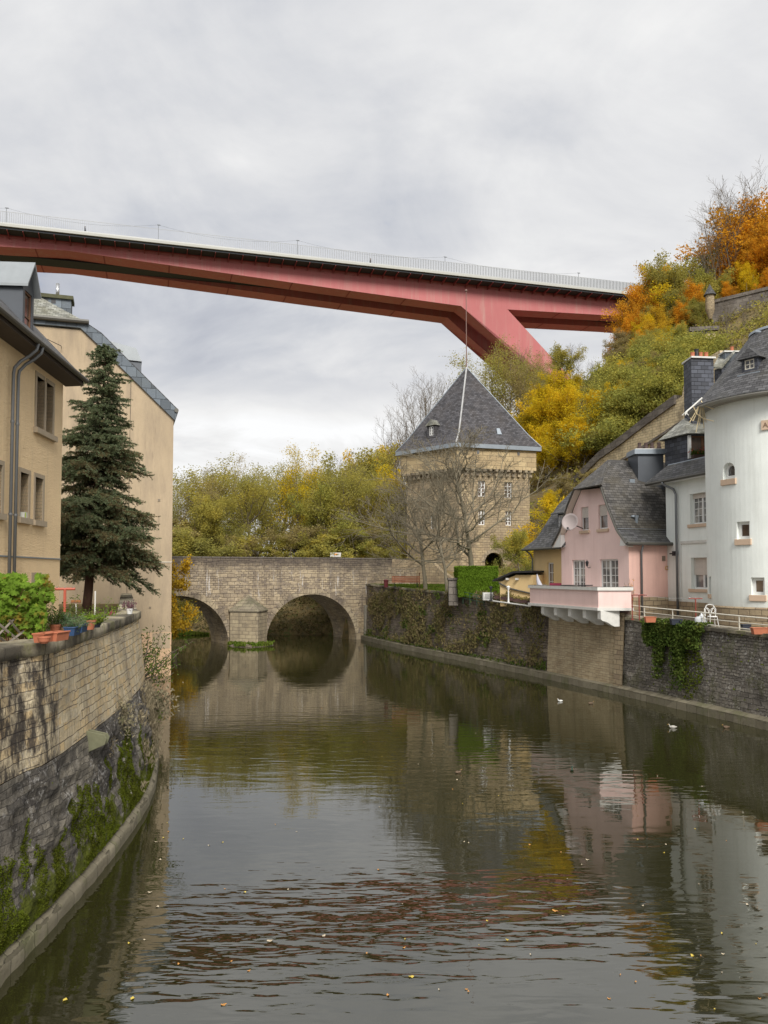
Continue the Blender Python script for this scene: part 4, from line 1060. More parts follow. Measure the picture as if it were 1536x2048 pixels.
# wall lantern
r = G.at(1181, 1128); mb = MB(); c_ = G.p(r[0], r[1], .22)
mb.tube([G.p(r[0], r[1] - .18, 0), G.p(r[0], r[1] - .22, .14), c_ - V((0, 0, .14))], .015, 6); mb.lathe([(.02, -.14), (.06, -.1), (.09, .08), (.11, .1), (.02, .2), (.001, .26)], c_, 6)
mb.build('wall_lantern', M['black'], ph)
# chimney of pink house
cy = 44.3; fl_c, fr_c = P(1276, 925, cy - .5), P(1327, 925, cy - .5); ztc = P(1300, 908, cy - .5).z
tl_, tr_ = V((fl_c.x - .2, fl_c.y, ztc)), V((fr_c.x, fr_c.y, ztc))
mb = MB(); mb.prism([V((fl_c.x, cy - .5, 10.3)), V((fr_c.x, cy - .5, 10.3)), V((fr_c.x + .1, cy + .75, 10.3)), V((fl_c.x - .16, cy + .75, 10.3))], (0, 0, ztc - 10.3)); ch = mb.build('chimney', M['zincd'], ph)
mb = MB(); w_ = tr_.x - tl_.x
mb.box((tl_.x + w_ / 2 + .05, cy + .1, tl_.z + .12), (w_ + .14, 1.5, .26)); mb.build('chimney_cap', M['lead'], ch)
mb = MB(); mb.box((tl_.x + w_ / 2 + .05, cy + .1, tl_.z + .27), (w_ + .0, 1.35, .05)); mb.build('cap_slab', M['whiteold'], ch)
for px in (1279, 1292, 1304, 1318):
    q_ = P(px, 897, cy); mb = MB(); mb.lathe([(.13, 0), (.12, .2), (.09, .24), (.11, .42), (.02, .44)], (q_.x, q_.y, tl_.z + .28), 10); mb.build('chimney_pot', plain('dark pot', (.07, .045, .04), .8) if px == 1279 else bpy.data.materials['dark pot'], ch)
for i, (px, py) in enumerate(((1272, 1050), (1264, 962))):
    # vents on the slope: a hooded pipe and a small flap
    nn = (G.p(*R_[2], 0) - G.p(*R_[3], 0)).cross(su).normalized()
    if nn.y > 0: nn = -nn
    q_ = PP(px, py, G.p(*R_[2], 0), nn); mb = MB()
    if i == 0: mb.tube([q_ - V((0, 0, .2)), q_ + V((0, -.1, .3)), q_ + V((0, -.1, .5))], [.08, .08, .13], 8); mb.ball(q_ + V((-.12, -.05, .45)), .14, 8, (1.2, .6, .5))
    else: mb.box(q_, (.3, .1, .2), .3)
    mb.build('roof_vent', M['lead'], ph)
# satellite dish
dc_ = G.at(1140, 1044, .9); c_ = G.p(dc_[0], dc_[1], .9)
dn = V((-.45, -.85, .28)).normalized(); da = dn.cross(V((0, 0, 1))).normalized(); db = da.cross(dn)
mb = MB(); vs = [c_ - dn * .12]; fs = []; nn_ = 28
for rr_, zz_ in ((.2, -.10), (.36, -.03), (.46, .04)):
    for k in range(nn_):
        t = 2 * PI * k / nn_; vs.append(c_ + da * (rr_ * math.cos(t)) + db * (rr_ * 1.1 * math.sin(t)) + dn * zz_)
for k in range(nn_):
    j = (k + 1) % nn_; fs.append((0, 1 + k, 1 + j))
    for m_ in range(2): fs.append((1 + m_ * nn_ + k, 1 + (m_ + 1) * nn_ + k, 1 + (m_ + 1) * nn_ + j, 1 + m_ * nn_ + j))
mb.add(vs, fs)
sdh = thing('satellite_dish', 'round taupe satellite dish on the gable of the pink house', 'satellite dish', c_)
do = mb.build('reflector', M['dish'], sdh, smooth=True); m_ = do.modifiers.new('s', 'SOLIDIFY'); m_.thickness = .02
mb = MB(); mb.tube([c_ - db * .4 - dn * .05, c_ - db * .52 + dn * .35 + da * .02], .018, 6); mb.box(c_ - db * .5 + dn * .38, (.09, .09, .12)); mb.build('receiver_arm', M['black'], sdh)
mb = MB(); mb.tube([c_ - dn * .12, c_ - dn * .3, G.p(dc_[0] + .1, dc_[1] - .35, 0)], .03, 6); mb.build('mount', M['black'], sdh)
# yellow annex
YS = G.at(1067, 1140, -.35)[0]
YA = Facade((G.p(0, 0, -.35).x, G.p(0, 0, -.35).y), (G.u.x, G.u.y), (G.n.x, G.n.y))
yw = YA.rect(1095, 1125, 1107, 1171); yw = (yw[0], yw[1], 4.3, yw[3])
mb = YA.wall([(GWd - .1, 3.6), (YS, 3.6), (YS, 7.7), (GWd - .1, 7.7)], [rect_hole(yw)], .2)
mb.quad(YA.p(YS, 3.6), YA.p(YS, 7.7), YA.p(YS, 7.7, -5), YA.p(YS, 3.6, -5)); mb.build('annex_wall', M['yellow'], ph)
window(YA, yw, ph, recess=.14, fw=.08, cols=2, rows=4, pmat=M['glassb'], mw=.04)
yl = YA.at(1046, 1097, .55); yr = (GWd - .2, yl[1])
yb0 = YA.at(1071, 1078, .1); yt0 = YA.at(1113, 1012, -1.5); yk = YA.at(1140, 952, -2.6)
z0e = 7.5
q1 = [YA.p(GWd - .5, z0e, .55), YA.p(yl[0], z0e, .55), YA.p(yb0[0], yb0[1], .0), YA.p(GWd - .5, yb0[1], .0)]
q2 = [q1[3], q1[2], YA.p(yt0[0], yt0[1], -1.6), YA.p(yt0[0] - .6, yt0[1] + .9, -2.3), YA.p(GWd - 2.5, yt0[1] + .9, -2.3)]
q3 = [q1[1], YA.p(yl[0], z0e, -5), YA.p(yb0[0], yb0[1], -5), q1[2]]; q4 = [q1[2], YA.p(yb0[0], yb0[1], -5), YA.p(yt0[0], yt0[1], -4), q2[2]]
rslab('annex_roof', [q1, q2, q3, q4], M['slate'], .1)
mb = MB(); mb.tube([YA.p(yl[0], z0e - .03, .6), YA.p(GWd - .25, z0e - .03, .6)], .08, 8); mb.build('gutter', M['gutter'], ph)
mb = MB(); a = YS - .05; mb.tube([YA.p(a, 3.8, .1), YA.p(a, 6.9, .1), YA.p(a + .1, 7.2, .2), YA.p(a + .15, z0e - .05, .55)], .05, 8); mb.build('downpipe', M['pipe'], ph, smooth=True)
# annex dormer
da0 = YA.at(1134, 1040, -.5)[0]; da1 = YA.at(1116, 1040, -.5)[0]; dz0 = YA.at(1125, 1070, -.5)[1]; dz1 = YA.at(1125, 1027, -.5)[1]
mb = MB(); YA.bx(mb, da0, da1, dz0, dz1, -2.2, -.5); dm = mb.build('annex_dormer', M['slated'], ph)
window(YA, (da0 + .1, da1 - .1, dz0 + .2, dz1 - .05), dm, recess=-.53, fw=.08, cols=1, rows=1, pmat=M['glassw']) if False else None
mb = MB(); YA.bx(mb, da0 + .05, da1 - .15, dz0 + .25, dz1 - .08, -.5, -.46); wf = mb.build('window', M['white'], dm)
mb = MB(); YA.bx(mb, da0 + .14, da1 - .24, dz0 + .34, dz1 - .17, -.47, -.45); mb.build('pane', M['glass'], wf)
mb = MB(); mb.prism([YA.p(da0 - .15, dz1 - .05, -.15), YA.p(da1 + .25, dz1 - .05, -.15), YA.p(da1 + .1, dz1 + .85, -1.5), YA.p(da0 - .4, dz1 + .95, -1.5)], V((0, 0, .08))); mb.build('roof', M['slate'], dm)
# terrace / balcony
TA = P(1060, 1213, 46.1); TB = P(1197, 1222, 39.6); TC = P(1263, 1222, 39.6)
tu = V((TA.x - TB.x, TA.y - TB.y, 0)).normalized(); tn = V((-tu.y, tu.x, 0));
if tn.x > 0: tn = -tn
hA = G.p(YS + .6, 0); A0 = V((TA.x, TA.y, 0)); B0 = V((TB.x, TB.y, 0)); C0 = V((TC.x, TC.y, 0)); C1 = C0 + V((.28, 1.5, 0)); A1 = A0 + V((1.0, 1.2, 0))
zb_, zt2 = TB.z + .02, P(1197, 1174.5, 39.6).z
ring = [A1, A0, B0, C0, C1]
def offset_ring(pts, k):
    out_ = []
    for i, p_ in enumerate(pts):
        d1 = (pts[i] - pts[i - 1]).normalized() if i else None; d2 = (pts[i + 1] - pts[i]).normalized() if i < len(pts) - 1 else None
        n1 = V((-d1.y, d1.x, 0)) if d1 else V((-d2.y, d2.x, 0)); n2 = V((-d2.y, d2.x, 0)) if d2 else n1
        m_ = (n1 + n2).normalized(); out_.append(p_ + m_ * (k / max(.4, m_.dot(n1))))
    return out_
def band(name, o_out, o_in, z0, z1, mat, parent):
    a = offset_ring(ring, o_in); b = offset_ring(ring, o_out); mb = MB()
    for i in range(4):
        mb.add([V((q_.x, q_.y, z)) for z in (z0, z1) for q_ in (b[i], b[i + 1], a[i + 1], a[i])], [(3, 2, 1, 0), (4, 5, 6, 7), (0, 1, 5, 4), (2, 3, 7, 6)] + ([(3, 0, 4, 7)] if i == 0 else []) + ([(1, 2, 6, 5)] if i == 3 else []))
    return mb.build(name, mat, parent)
pr_ = band('terrace_parapet', -.0, .16, zb_ + .14, zt2 - .16, M['pink'], ph)
band('parapet_cap', -.09, .24, zt2 - .16, zt2, M['whiteold'], ph)
band('parapet_cap', -.07, .22, zt2, zt2 + .02, M['gutter'], pr_)
band('moulding', -.10, .2, zb_, zb_ + .14, M['whiteold'], ph)
mb = MB(); fl = [ring[0], ring[1], ring[2], ring[3], ring[4], G.p(0, 0, -.1), G.p(YS, 0, -.3)]
mb.prism([V((q_.x, q_.y, zb_ + .02)) for q_ in fl], (0, 0, .12)); mb.build('terrace_floor', M['whiteold'], ph)
TFc = Facade((B0.x, B0.y), (tu.x, tu.y), (tn.x, tn.y))
for (x0, x1) in ((1076, 1098), (1101, 1124), (1129, 1153), (1158, 1183), (1188, 1213)):
    a = TFc.at((x0 + x1) / 2 - 3, 1225)[0]; mb = MB()
    prf = [(-.02, 0), (-.02, -.42), (-.10, -.50), (-.25, -.54), (-.42, -.60), (-.62, -.72), (-.8, -.80), (-1.1, -.80), (-1.1, 0)]
    mb.prism([TFc.p(a - .15, zb_ + z, d) for d, z in prf], TFc.u * .30); mb.build('corbel', M['whiteold'], ph, bevel=.015)
# corner pier beside the corbels
t_ = thing('masonry_pier', 'narrow blocky stone pier strip at the right end of the tan wall under the balcony', 'pier', RW.at(tC0))
quay(RW, tC0 - .62, tC0 + .02, z0_, lambda c: 4.0, .16, .44, M['plinth'], 'pier_face', t_, rough=.015)
# furniture on the terrace
def chair(px, py, Y, mat, label, wd=.5):
    q_ = P(px, py, Y); t_ = thing('terrace_chair', label, 'chair', (q_.x, q_.y, zb_ + .14)); b = OFF[t_]
    mb = MB(); mb.box(b + V((0, 0, .44)), (wd, .46, .05), .3); mb.build('seat', mat, t_, bevel=.01)
    mb = MB(); mb.tube([b + V((-wd / 2, .2, .5)), b + V((-wd / 2 + .04, .24, q_.z - b.z)), b + V((wd / 2 - .04, .3, q_.z - b.z)), b + V((wd / 2, .26, .5))], .03, 8)
    mb.box(b + V((0, .26, (q_.z - b.z + .5) / 2 + .08)), (wd * .9, .04, q_.z - b.z - .62), .1); mb.build('backrest', mat, t_)
    for sx_ in (-1, 1):
        for sy_ in (-1, 1): mb = MB(); mb.tube([b + V((sx_ * wd * .42, sy_ * .2, .44)), b + V((sx_ * wd * .46, sy_ * .22, 0))], .02, 6); mb.build('leg', M['black'], t_)
chair(1113, 1167, 46.6, M['maroon'], 'maroon backed chair showing over the balcony parapet near the yellow annex', .75)
for px, Y, lb in ((1136, 44.4, 'round black table top on the balcony, the one nearer the yellow annex'), (1170, 42.6, 'round black table top on the balcony below the wall lantern')):
    q_ = P(px, 1170.5, Y); t_ = thing('cafe_table', lb, 'table', (q_.x, q_.y, zb_ + .14)); mb = MB()
    mb.lathe([(.001, q_.z - .03), (.4, q_.z - .03), (.42, q_.z), (.4, q_.z + .02), (.001, q_.z + .02)], (q_.x, q_.y, 0), 24); mb.build('tabletop', M['black'], t_)
    mb = MB(); mb.lathe([(.25, zb_ + .15), (.04, zb_ + .2), (.035, q_.z - .03)], (q_.x, q_.y, 0), 12); mb.build('pedestal', M['black'], t_)
q_ = P(1076, 1172, 46.6); t_ = thing('parasol', 'folded pale grey parasol leaning behind the balcony parapet', 'parasol', (q_.x, q_.y, zb_ + .14))
mb = MB(); b = OFF[t_]; mb.tube([b, b + V((-.05, 0, 1.5))], .02, 8); mb.build('pole', M['whiteold'], t_)
mb = MB(); mb.tube([b + V((-.05, 0, 1.65)), b + V((0, 0, 1.3)), b + V((.12, 0, .9)), b + V((.2, 0, .75))], [.02, .1, .18, .2], 9); mb.build('canopy', plain('lilac grey canvas', (.45, .45, .5), .8), t_)
# yellow shed with lean-to roof
sh0, sh1 = P(1000, 1190, 50.5), P(1066, 1190, 49.0)
shu = V((sh1.x - sh0.x, sh1.y - sh0.y, 0)); sw = shu.length; shu.normalize(); SH_ = Facade((sh0.x, sh0.y), (shu.x, shu.y), (shu.y, -shu.x))
st = thing('garden_shed', 'small yellow shed with a bent black felt roof beside the hedge', 'shed', (sh0.x, sh0.y, 4.2))
tp_ = [SH_.at(1000, 1164), SH_.at(1032, 1150), SH_.at(1066, 1150)]
mb = MB(); mb.prism([SH_.p(a, z) for a, z in [(0, 3.9)] + tp_ + [(sw, 3.9)]], -SH_.n * 3); mb.build('wall', M['yellow'], st)
mb = MB(); q_ = [SH_.at(990, 1163), SH_.at(1031, 1146), SH_.at(1068, 1145)]
mb.prism([SH_.p(q_[0][0], q_[0][1], .3), SH_.p(q_[1][0], q_[1][1], .3), SH_.p(q_[1][0], q_[1][1] + .12, .3), SH_.p(q_[0][0], q_[0][1] + .1, .3)], -SH_.n * 3.5)
mb.prism([SH_.p(q_[1][0], q_[1][1], .3), SH_.p(q_[2][0], q_[2][1], .3), SH_.p(q_[2][0], q_[2][1] + .12, .3), SH_.p(q_[1][0], q_[1][1] + .12, .3)], -SH_.n * 3.5)
mb.build('roof', M['black'], st)
mb = MB(); q_ = [SH_.at(*a, .08) for a in ((998, 1166), (1020, 1177), (1066, 1188))]; mb.tube([SH_.p(a, z, .08) for a, z in q_], .05, 8); mb.build('pipe', M['gutter'], st)
for px in (1014, 1033):
    a, z = SH_.at(px, 1156, .2); mb = MB(); SH_.bx(mb, a - .05, a + .05, z - .12, z, 0, .28); mb.build('bracket', M['whiteold'], st)
# ------------------------------------------------------------------ round tower
TYc = 36.5; TCn = P(1587, 1145, TYc); TX = TCn.x
base_px = 1413.5
aL = math.atan((base_px - CX) / FPX); aC = math.atan2(TX, TYc); TR = math.hypot(TX, TYc) * math.sin(aC - aL)
TZE = P(1378, 817, TYc).z; TZB = 4.5
rt = thing('round_tower', 'pale mint round tower with conical slate roof and small deep windows', 'tower', (TX, TYc, 3.7))
def cyl(px, py, r=None):
    r = r or TR; d = ray(px, py); c = V((0, 0, CAMZ)); ox, oy = c.x - TX, c.y - TYc
    A = d.x ** 2 + d.y ** 2; B = 2 * (ox * d.x + oy * d.y); Cc = ox * ox + oy * oy - r * r
    t = (-B - math.sqrt(max(0, B * B - 4 * A * Cc))) / (2 * A); return c + d * t
def tfac(px, py):
    h = cyl(px, py); n_ = V((h.x - TX, h.y - TYc, 0)).normalized(); u = V((-n_.y, n_.x, 0)); return Facade((h.x, h.y), (u.x, u.y), (n_.x, n_.y)), h.z
def apply_bool(obj, cutters):
    for c in cutters:
        m = obj.modifiers.new('b', 'BOOLEAN'); m.operation = 'DIFFERENCE'; m.object = c; m.solver = 'EXACT'
    dg = bpy.context.evaluated_depsgraph_get(); me = bpy.data.meshes.new_from_object(obj.evaluated_get(dg))
    obj.modifiers.clear(); obj.data = me
    for c in cutters: bpy.data.objects.remove(c)
tw = [((1445, 925, 1469, 958), 'arch'), ((1473, 1043, 1499, 1078), 'sq'), ((1502, 1155, 1529, 1190), 'sq'), ((1416, 1153, 1423.5, 1188), 'slit')]
mb = MB(); segs = 96
mb.lathe([(.001, 3.2), (TR, 3.2), (TR, TZE), (.001, TZE)], (TX, TYc, 0), segs); bodyo = mb.build('wall', M['mint'], rt)
cut = []; info = []
for (x0, y0, x1, y1), kd in tw:
    F_, hz = tfac((x0 + x1) / 2, (y0 + y1) / 2); r = F_.rect(x0, y0, x1, y1)
    if kd == 'slit': r = (-.17, .17, r[2], r[3])
    w_ = r[1] - r[0]; c_ = (r[0] + r[1]) / 2
    if kd == 'arch':
        zs = r[3] - w_ / 2; ol = [(r[0], r[2]), (r[1], r[2])] + [(c_ + w_ / 2 * math.cos(PI * k / 12), zs + w_ / 2 * math.sin(PI * k / 12)) for k in range(13)]
    else: ol = rect_hole(r)
    mb = MB(); mb.prism([F_.p(a, z, .4) for a, z in ol], -F_.n * .68); o = mb.build('cutter', None, rt); cut.append(o); info.append((F_, r, kd, ol))
bpy.context.view_layer.update(); apply_bool(bodyo, cut)
bodyo.data.materials.clear(); bodyo.data.materials.append(M['mint'])
for l in list(bodyo.data.uv_layers): bodyo.data.uv_layers.remove(l)
auto_uv(bodyo.data)
for F_, r, kd, ol in info:
    w_ = r[1] - r[0]
    if kd == 'arch':
        c_ = (r[0] + r[1]) / 2; rr = w_ / 2 * .62; zs = r[3] - w_ / 2
        fr = MB(); ins_ = [(c_ - rr, r[2] + .16), (c_ + rr, r[2] + .16)] + [(c_ + rr * math.cos(PI * k / 12), zs + rr * math.sin(PI * k / 12)) for k in range(13)]
        wl = F_.wall(ol, [ins_], .06); 
        for v in wl.v: v -= F_.n * .2
        wo = wl.build('window', M['white'], rt)
        g = MB(); g.prism([F_.p(a, z, -.25) for a, z in ins_], -F_.n * .02); g.build('pane', M['glass'], wo)
    elif kd == 'sq': wo = window(F_, r, rt, recess=.22, fw=.13, cols=1, rows=1, pmat=M['glassb'])
    else:
        wo = MB(); F_.bx(wo, r[0], r[1], r[2], r[3], -.27, -.2); wo = wo.build('window', M['glass'], rt)
    mb = MB(); k = .08 if kd != 'slit' else .04; F_.bx(mb, r[0] - k, r[1] + k, r[2] - (.26 if kd != 'slit' else .2), r[2] - .003, -.2, .06); mb.build('sill', M['sandpink'], wo, bevel=.01)
mb = MB(); mb.lathe([(TR + .1, 3.0), (TR + .1, TZB - .03), (TR + .02, TZB + .03), (TR - .05, TZB + .03)], (TX, TYc, 0), segs); pl_ = mb.build('plinth', M['plinth'], rt)
uvd = pl_.data.uv_layers[0].data
for lp in pl_.data.loops:
    v = pl_.data.vertices[lp.vertex_index].co; t = math.atan2(v.y, v.x)
    uvd[lp.index].uv = ((t if t >= 0 else t + 2 * PI) * TR, v.z)
# roof
RE = 0
for k in range(40):
    r_ = TR + .5 + k * .03
    a_ = aC - math.asin(r_ / math.hypot(TX, TYc))
    if CX + FPX * math.tan(a_) < 1382: RE = r_; break
RE = RE or TR + 1.0
zr0 = P(1378, 817, TYc).z; zr1 = P(1512, 664, TYc).z; TRt = 1.55
prof = [(TR - .1, TZE - .06), (TR + .12, TZE - .05), (TR + .16, TZE + .01), (RE - .02, zr0 - .02), (RE, zr0), (RE, zr0 + .06)]
mb = MB(); mb.lathe(prof, (TX, TYc, 0), segs); mb.build('eave_soffit', plain('grey painted soffit', (.32, .31, .28), .7), rt)
mb = MB(); prof = []
for k in range(25):
    t = k / 24; r_ = lerp(RE + .03, TRt, t); z = zr0 + .07 + (zr1 - zr0 - .07) * (t ** 1.12); prof.append((r_, z))
mb.lathe(prof, (TX, TYc, 0), segs); ro = mb.build('roof', M['slate'], rt, smooth=True)
uvd = ro.data.uv_layers[0].data
for pl in ro.data.polygons:
    ts = []
    for li in pl.loop_indices:
        v = ro.data.vertices[ro.data.loops[li].vertex_index].co; ts.append((li, math.atan2(v.y, v.x), v.z))
    mx = max(t for _, t, _ in ts)
    for li, t, z in ts:
        if mx - t > PI: t += 2 * PI
        uvd[li].uv = (t * 4.0, (z - 0) * 1.45)
mb = MB(); mb.lathe([(TRt + .12, zr1 - .1), (TRt + .1, zr1 + .02), (.9, zr1 + .2), (.2, zr1 + .4), (.001, zr1 + .5)], (TX, TYc, 0), 48); mb.build('roof_cap', M['lead'], rt, smooth=True)
mb = MB(); mb.tube([P(1512, 664, TYc - .4) , P(1548, 668, TYc - 1.0)], [.09, .09], 8); mb.build('ridge_roll', M['lead'], rt)
# little dormer on the cone
d_ = cyl(1499, 738, (RE + TRt) / 2 + .35); F_ = Facade((d_.x, d_.y), (0, 0), (0, 0)) if False else None
n_ = V((d_.x - TX, d_.y - TYc, 0)).normalized(); FD = Facade((d_.x, d_.y), (-n_.y, n_.x), (n_.x, n_.y)); zb = d_.z
r = (-.22, .22, zb - .0, zb + .42)
mb = FD.wall([(-.36, zb - .2), (.36, zb - .2), (.36, zb + .5), (-.36, zb + .5)], [rect_hole(r)], .08)
for v_ in (-.36, .36): mb.quad(FD.p(v_, zb - .2), FD.p(v_, zb + .5), FD.p(v_, zb + .5, -1.2), FD.p(v_, zb - .2, -1.2))
dm = mb.build('dormer', M['slated'], rt); window(FD, r, dm, recess=.06, fw=.04, cols=2, rows=2, mw=.04, fmat=M['rail'])
mb = MB(); q_ = [FD.p(-.52, zb + .46, .16), FD.p(.52, zb + .46, .16), FD.p(0, zb + .95, .05), FD.p(0, zb + .95, -1.6), FD.p(-.52, zb + .46, -1.2), FD.p(.52, zb + .46, -1.2)]
mb.add(q_, [(0, 2, 3, 4), (1, 5, 3, 2), (0, 1, 2), (0, 4, 5, 1)]); mb.build('roof', M['slate'], dm)
mb = MB(); FD.bx(mb, -.5, .5, zb - .26, zb - .2, -.3, .12); mb.build('sill', M['lead'], dm)
# inscription plaque
F_, hz = tfac(1540, 849); r = F_.rect(1523, 840, 1552, 859)
mb = MB(); a0 = F_.at(1523, 849)[0]; F_.bx(mb, a0, a0 + .72, r[2], r[3], -.02, .07); pq = mb.build('plaque', M['sandpink'], rt)
def text(s_, size, F_, a, z, d, mat, parent, name='lettering'):
    cu = bpy.data.curves.new(name, 'FONT'); cu.body = s_; cu.size = size; cu.extrude = .006
    o = bpy.data.objects.new(name, cu); COL.objects.link(o)
    dg = bpy.context.evaluated_depsgraph_get(); me = bpy.data.meshes.new_from_object(o.evaluated_get(dg)); bpy.data.objects.remove(o)
    mt = Matrix((( F_.u.x, 0, F_.n.x, 0), (F_.u.y, 0, F_.n.y, 0), (0, 1, 0, 0), (0, 0, 0, 1))); mt.translation = F_.p(a, z, d) - OFF[parent]
    me.transform(mt); me.materials.clear(); return link(name, me, mat, parent)
uu = F_.u if F_.u.x > 0 else -F_.u
F2 = Facade((F_.o.x, F_.o.y), (uu.x, uu.y), (F_.n.x, F_.n.y)); a0 = F2.at(1525, 849)[0]
text('AD', .30, F2, a0 + .03, r[2] + .1, .08, plain('cut letters', (.22, .14, .09), .9), pq)
# sundial of gilded rods
sdn = thing('sundial', 'wrought gold sundial of curved rods and rays under the tower eave', 'sundial', cyl(1415, 850))
gold = plain('pale gilt', (.55, .45, .27), .5, .3)
hub = cyl(1407, 800); hub = P(1402, 797, TYc - .6)
tips = [(1378, 846), (1384, 838), (1392, 866), (1398, 858), (1410, 852), (1388, 842)]
mb = MB()
for i, (x, y) in enumerate(((1379, 845), (1386, 842), (1392, 865), (1399, 851), (1408, 856), (1412, 845))):
    mb.tube([P(1404, 802, TYc - .3), P(x, y, TYc - .7 + .1 * i)], .02, 5)
mb.tube([P(1386, 812, TYc - .5), P(1394, 828, TYc - .6), P(1408, 838, TYc - .6), P(1427, 842, TYc - 1.4)], .022, 5)
mb.tube([P(1402, 802, TYc - .5), P(1410, 812, TYc - .6), P(1427, 818, TYc - 1.2)], .02, 5)
mb.tube([P(1380, 836, TYc - .6), P(1386, 842, TYc - .6)], .02, 5); mb.build('dial_rods', gold, sdn)
mb = MB(); mb.tube([P(1404, 796, TYc - .4), P(1386, 812, TYc - .5), P(1371, 825, TYc - .7)], [.04, .035, .04], 8)
for k in range(7): mb.tube([P(1371, 825, TYc - .7), P(1371, 825, TYc - .7) + V((-.18 + .05 * k, -.05, -.14 + .05 * (k % 3)))], .02, 5)
mb.build('gnomon', M['whiteold'], sdn)
# ------------------------------------------------------------------ mint house with mansard
mo = P(1334, 1145, 41.8); mh = thing('mint_house', 'pale mint house with slate mansard between the pink house and the round tower', 'house', (mo.x, mo.y, 3.8))
MF = Facade((mo.x, mo.y), (.243, -.970), (-.970, -.243)); ME = 10.75
W1 = MF.rect(1380, 985, 1425, 1047); W2 = MF.rect(1380, 1115, 1425, 1178)
W1 = (W1[0], W1[0] + 1.5, W1[2], W1[3]); W2 = (W1[0], W1[1], W2[2], W2[3])
wl = MF.wall([(0, 4.55), (4.2, 4.55), (4.2, ME), (0, ME)], [rect_hole(W1), rect_hole(W2)], .3)
wl.quad(MF.p(0, 4.55), MF.p(0, ME), MF.p(0, ME, -8), MF.p(0, 4.55, -8)); mw_ = wl.build('wall', M['mint'], mh)
mb = MB(); MF.bx(mb, -.05, 4.2, 3.3, 4.55, -.3, .05); mb.build('plinth', M['plinth'], mh)
window(MF, W1, mh, recess=.25, fw=.08, cols=4, rows=4, mull=True, sillm=M['sandpink'], pmat=M['glassw'], sill_h=.16, shutter=.16, side=.15)
window(MF, W2, mh, recess=.25, fw=.08, cols=2, rows=2, mull=True, sillm=M['sandpink'], pmat=M['glassw'], sill_h=.16, shutter=.52, side=.15)
mb = MB(); zl = MF.at(1385, 1084)[1]; a_ = MF.at(1362, 1084)[0]; MF.bx(mb, a_, 4.2, zl - .07, zl + .07, 0, .06); MF.bx(mb, a_, a_ + .04, 4.55, zl - .07, 0, .03); mb.build('ledge', M['whiteold'], mw_)
mb = MB(); a_ = MF.at(1357, 1100)[0]; mb.tube([MF.p(a_ + .02, 3.8, .12), MF.p(a_ + .02, 10.0, .12), MF.p(a_ - .15, 10.3, .15), MF.p(a_ - .5, 10.55, .5), MF.p(a_ - .5, ME - .05, .55)], .06, 10); mb.build('downpipe', M['pipe'], mh, smooth=True)
q_ = MF.at(1354, 1107); mb = MB(); MF.bx(mb, q_[0] - .1, q_[0] + .1, q_[1] - .12, q_[1] + .12, .02, .22); MF.bx(mb, q_[0] - .45, q_[0] - .1, q_[1] - .03, q_[1] + .03, .1, .14); mb.build('lantern', M['black'], mh)
# skirt roof
e0, e1 = MF.at(1310, 964, .45), MF.at(1412, 930, .45)
zE_ = ME + .0; t0, t1 = MF.at(1328, 943, -.35), MF.at(1410, 918, -.35); zT = t1[1]
mb = MB()
A_ = MF.p(-1.0, zE_, .45); B_ = MF.p(4.4, zE_, .45); C_ = MF.p(4.4, zT, -.35); D_ = MF.p(-.25, zT, -.35); E_ = MF.p(-1.0, zE_, -5); Fq = MF.p(-.25, zT, -5)
mb.add([A_, B_, C_, D_, E_, Fq], [(0, 1, 2, 3), (0, 3, 5, 4)]); o = mb.build('skirt_roof', M['slate'], mh); m_ = o.modifiers.new('s', 'SOLIDIFY'); m_.thickness = .1; m_.offset = 1
mb = MB(); mb.prism([MF.p(-1.0, zE_ - .1, .45), MF.p(4.4, zE_ - .1, .45), MF.p(4.4, zE_ - .1, -.02), MF.p(-1.0, zE_ - .1, -.02)], (0, 0, .06)); mb.build('soffit', M['white'], mh)
mb = MB(); mb.tube([MF.p(-1.05, zE_ - .02, .5), MF.p(4.3, zE_ - .02, .5)], .08, 8); mb.build('gutter', M['gutter'], mh)
mb = MB(); mb.tube([D_ + V((0, 0, .08)), C_ + V((0, 0, .08))], .05, 6); mb.build('lead_strip', M['lead'], mh)
# slate clad upper storey
ua = P(1331, 935, 43.2); ub = P(1380, 925, 41.2); uc = V((ub.x + 3.2, ub.y + .3, ub.z)); ud = V((ua.x + 3.2, ua.y + 2.5, ua.z))
zt0 = zT - .5; zt1 = P(1378, 868, 41.2).z
foot = [V((p_.x, p_.y, zt0)) for p_ in (ua, ub, uc, ud)]
mb = MB()
UF = Facade((ub.x, ub.y), (1, .094), (.094, -1)); uw = UF.rect(1382, 871, 1404, 917); uw = (uw[0], uw[0] + 1.35, uw[2], uw[3])
mb = UF.wall([(0, zt0), (3.2, zt0), (3.2, zt1), (0, zt1)], [rect_hole(uw)], .2)
top = [V((p_.x, p_.y, zt1)) for p_ in foot]
ta = P(1329, 878, 43.2); top[0] = V((ta.x, ta.y, zt1))
mb.quad(foot[1], foot[0], top[0], top[1]); mb.quad(foot[0], foot[3], top[3], top[0]); mb.quad(foot[3], foot[2], top[2], top[3]); mb.build('slate_storey', M['slated'], mh)
wu = window(UF, uw, mh, recess=.14, fw=.09, cols=2, rows=1, mull=True, pmat=M['glassb'], fmat=M['wood'])
mb = MB(); UF.bx(mb, uw[0] - .14, uw[0], uw[2], uw[3], -.1, .03); mb.build('white_jamb', M['white'], wu)
def outp(i, k):
    c_ = (top[0] + top[1] + top[2] + top[3]) / 4; return top[i] + (top[i] - c_).normalized() * k
rz = P(1372, 837, 43.5).z
rp = [outp(0, .35), outp(1, .35), outp(2, .35), outp(3, .35)]
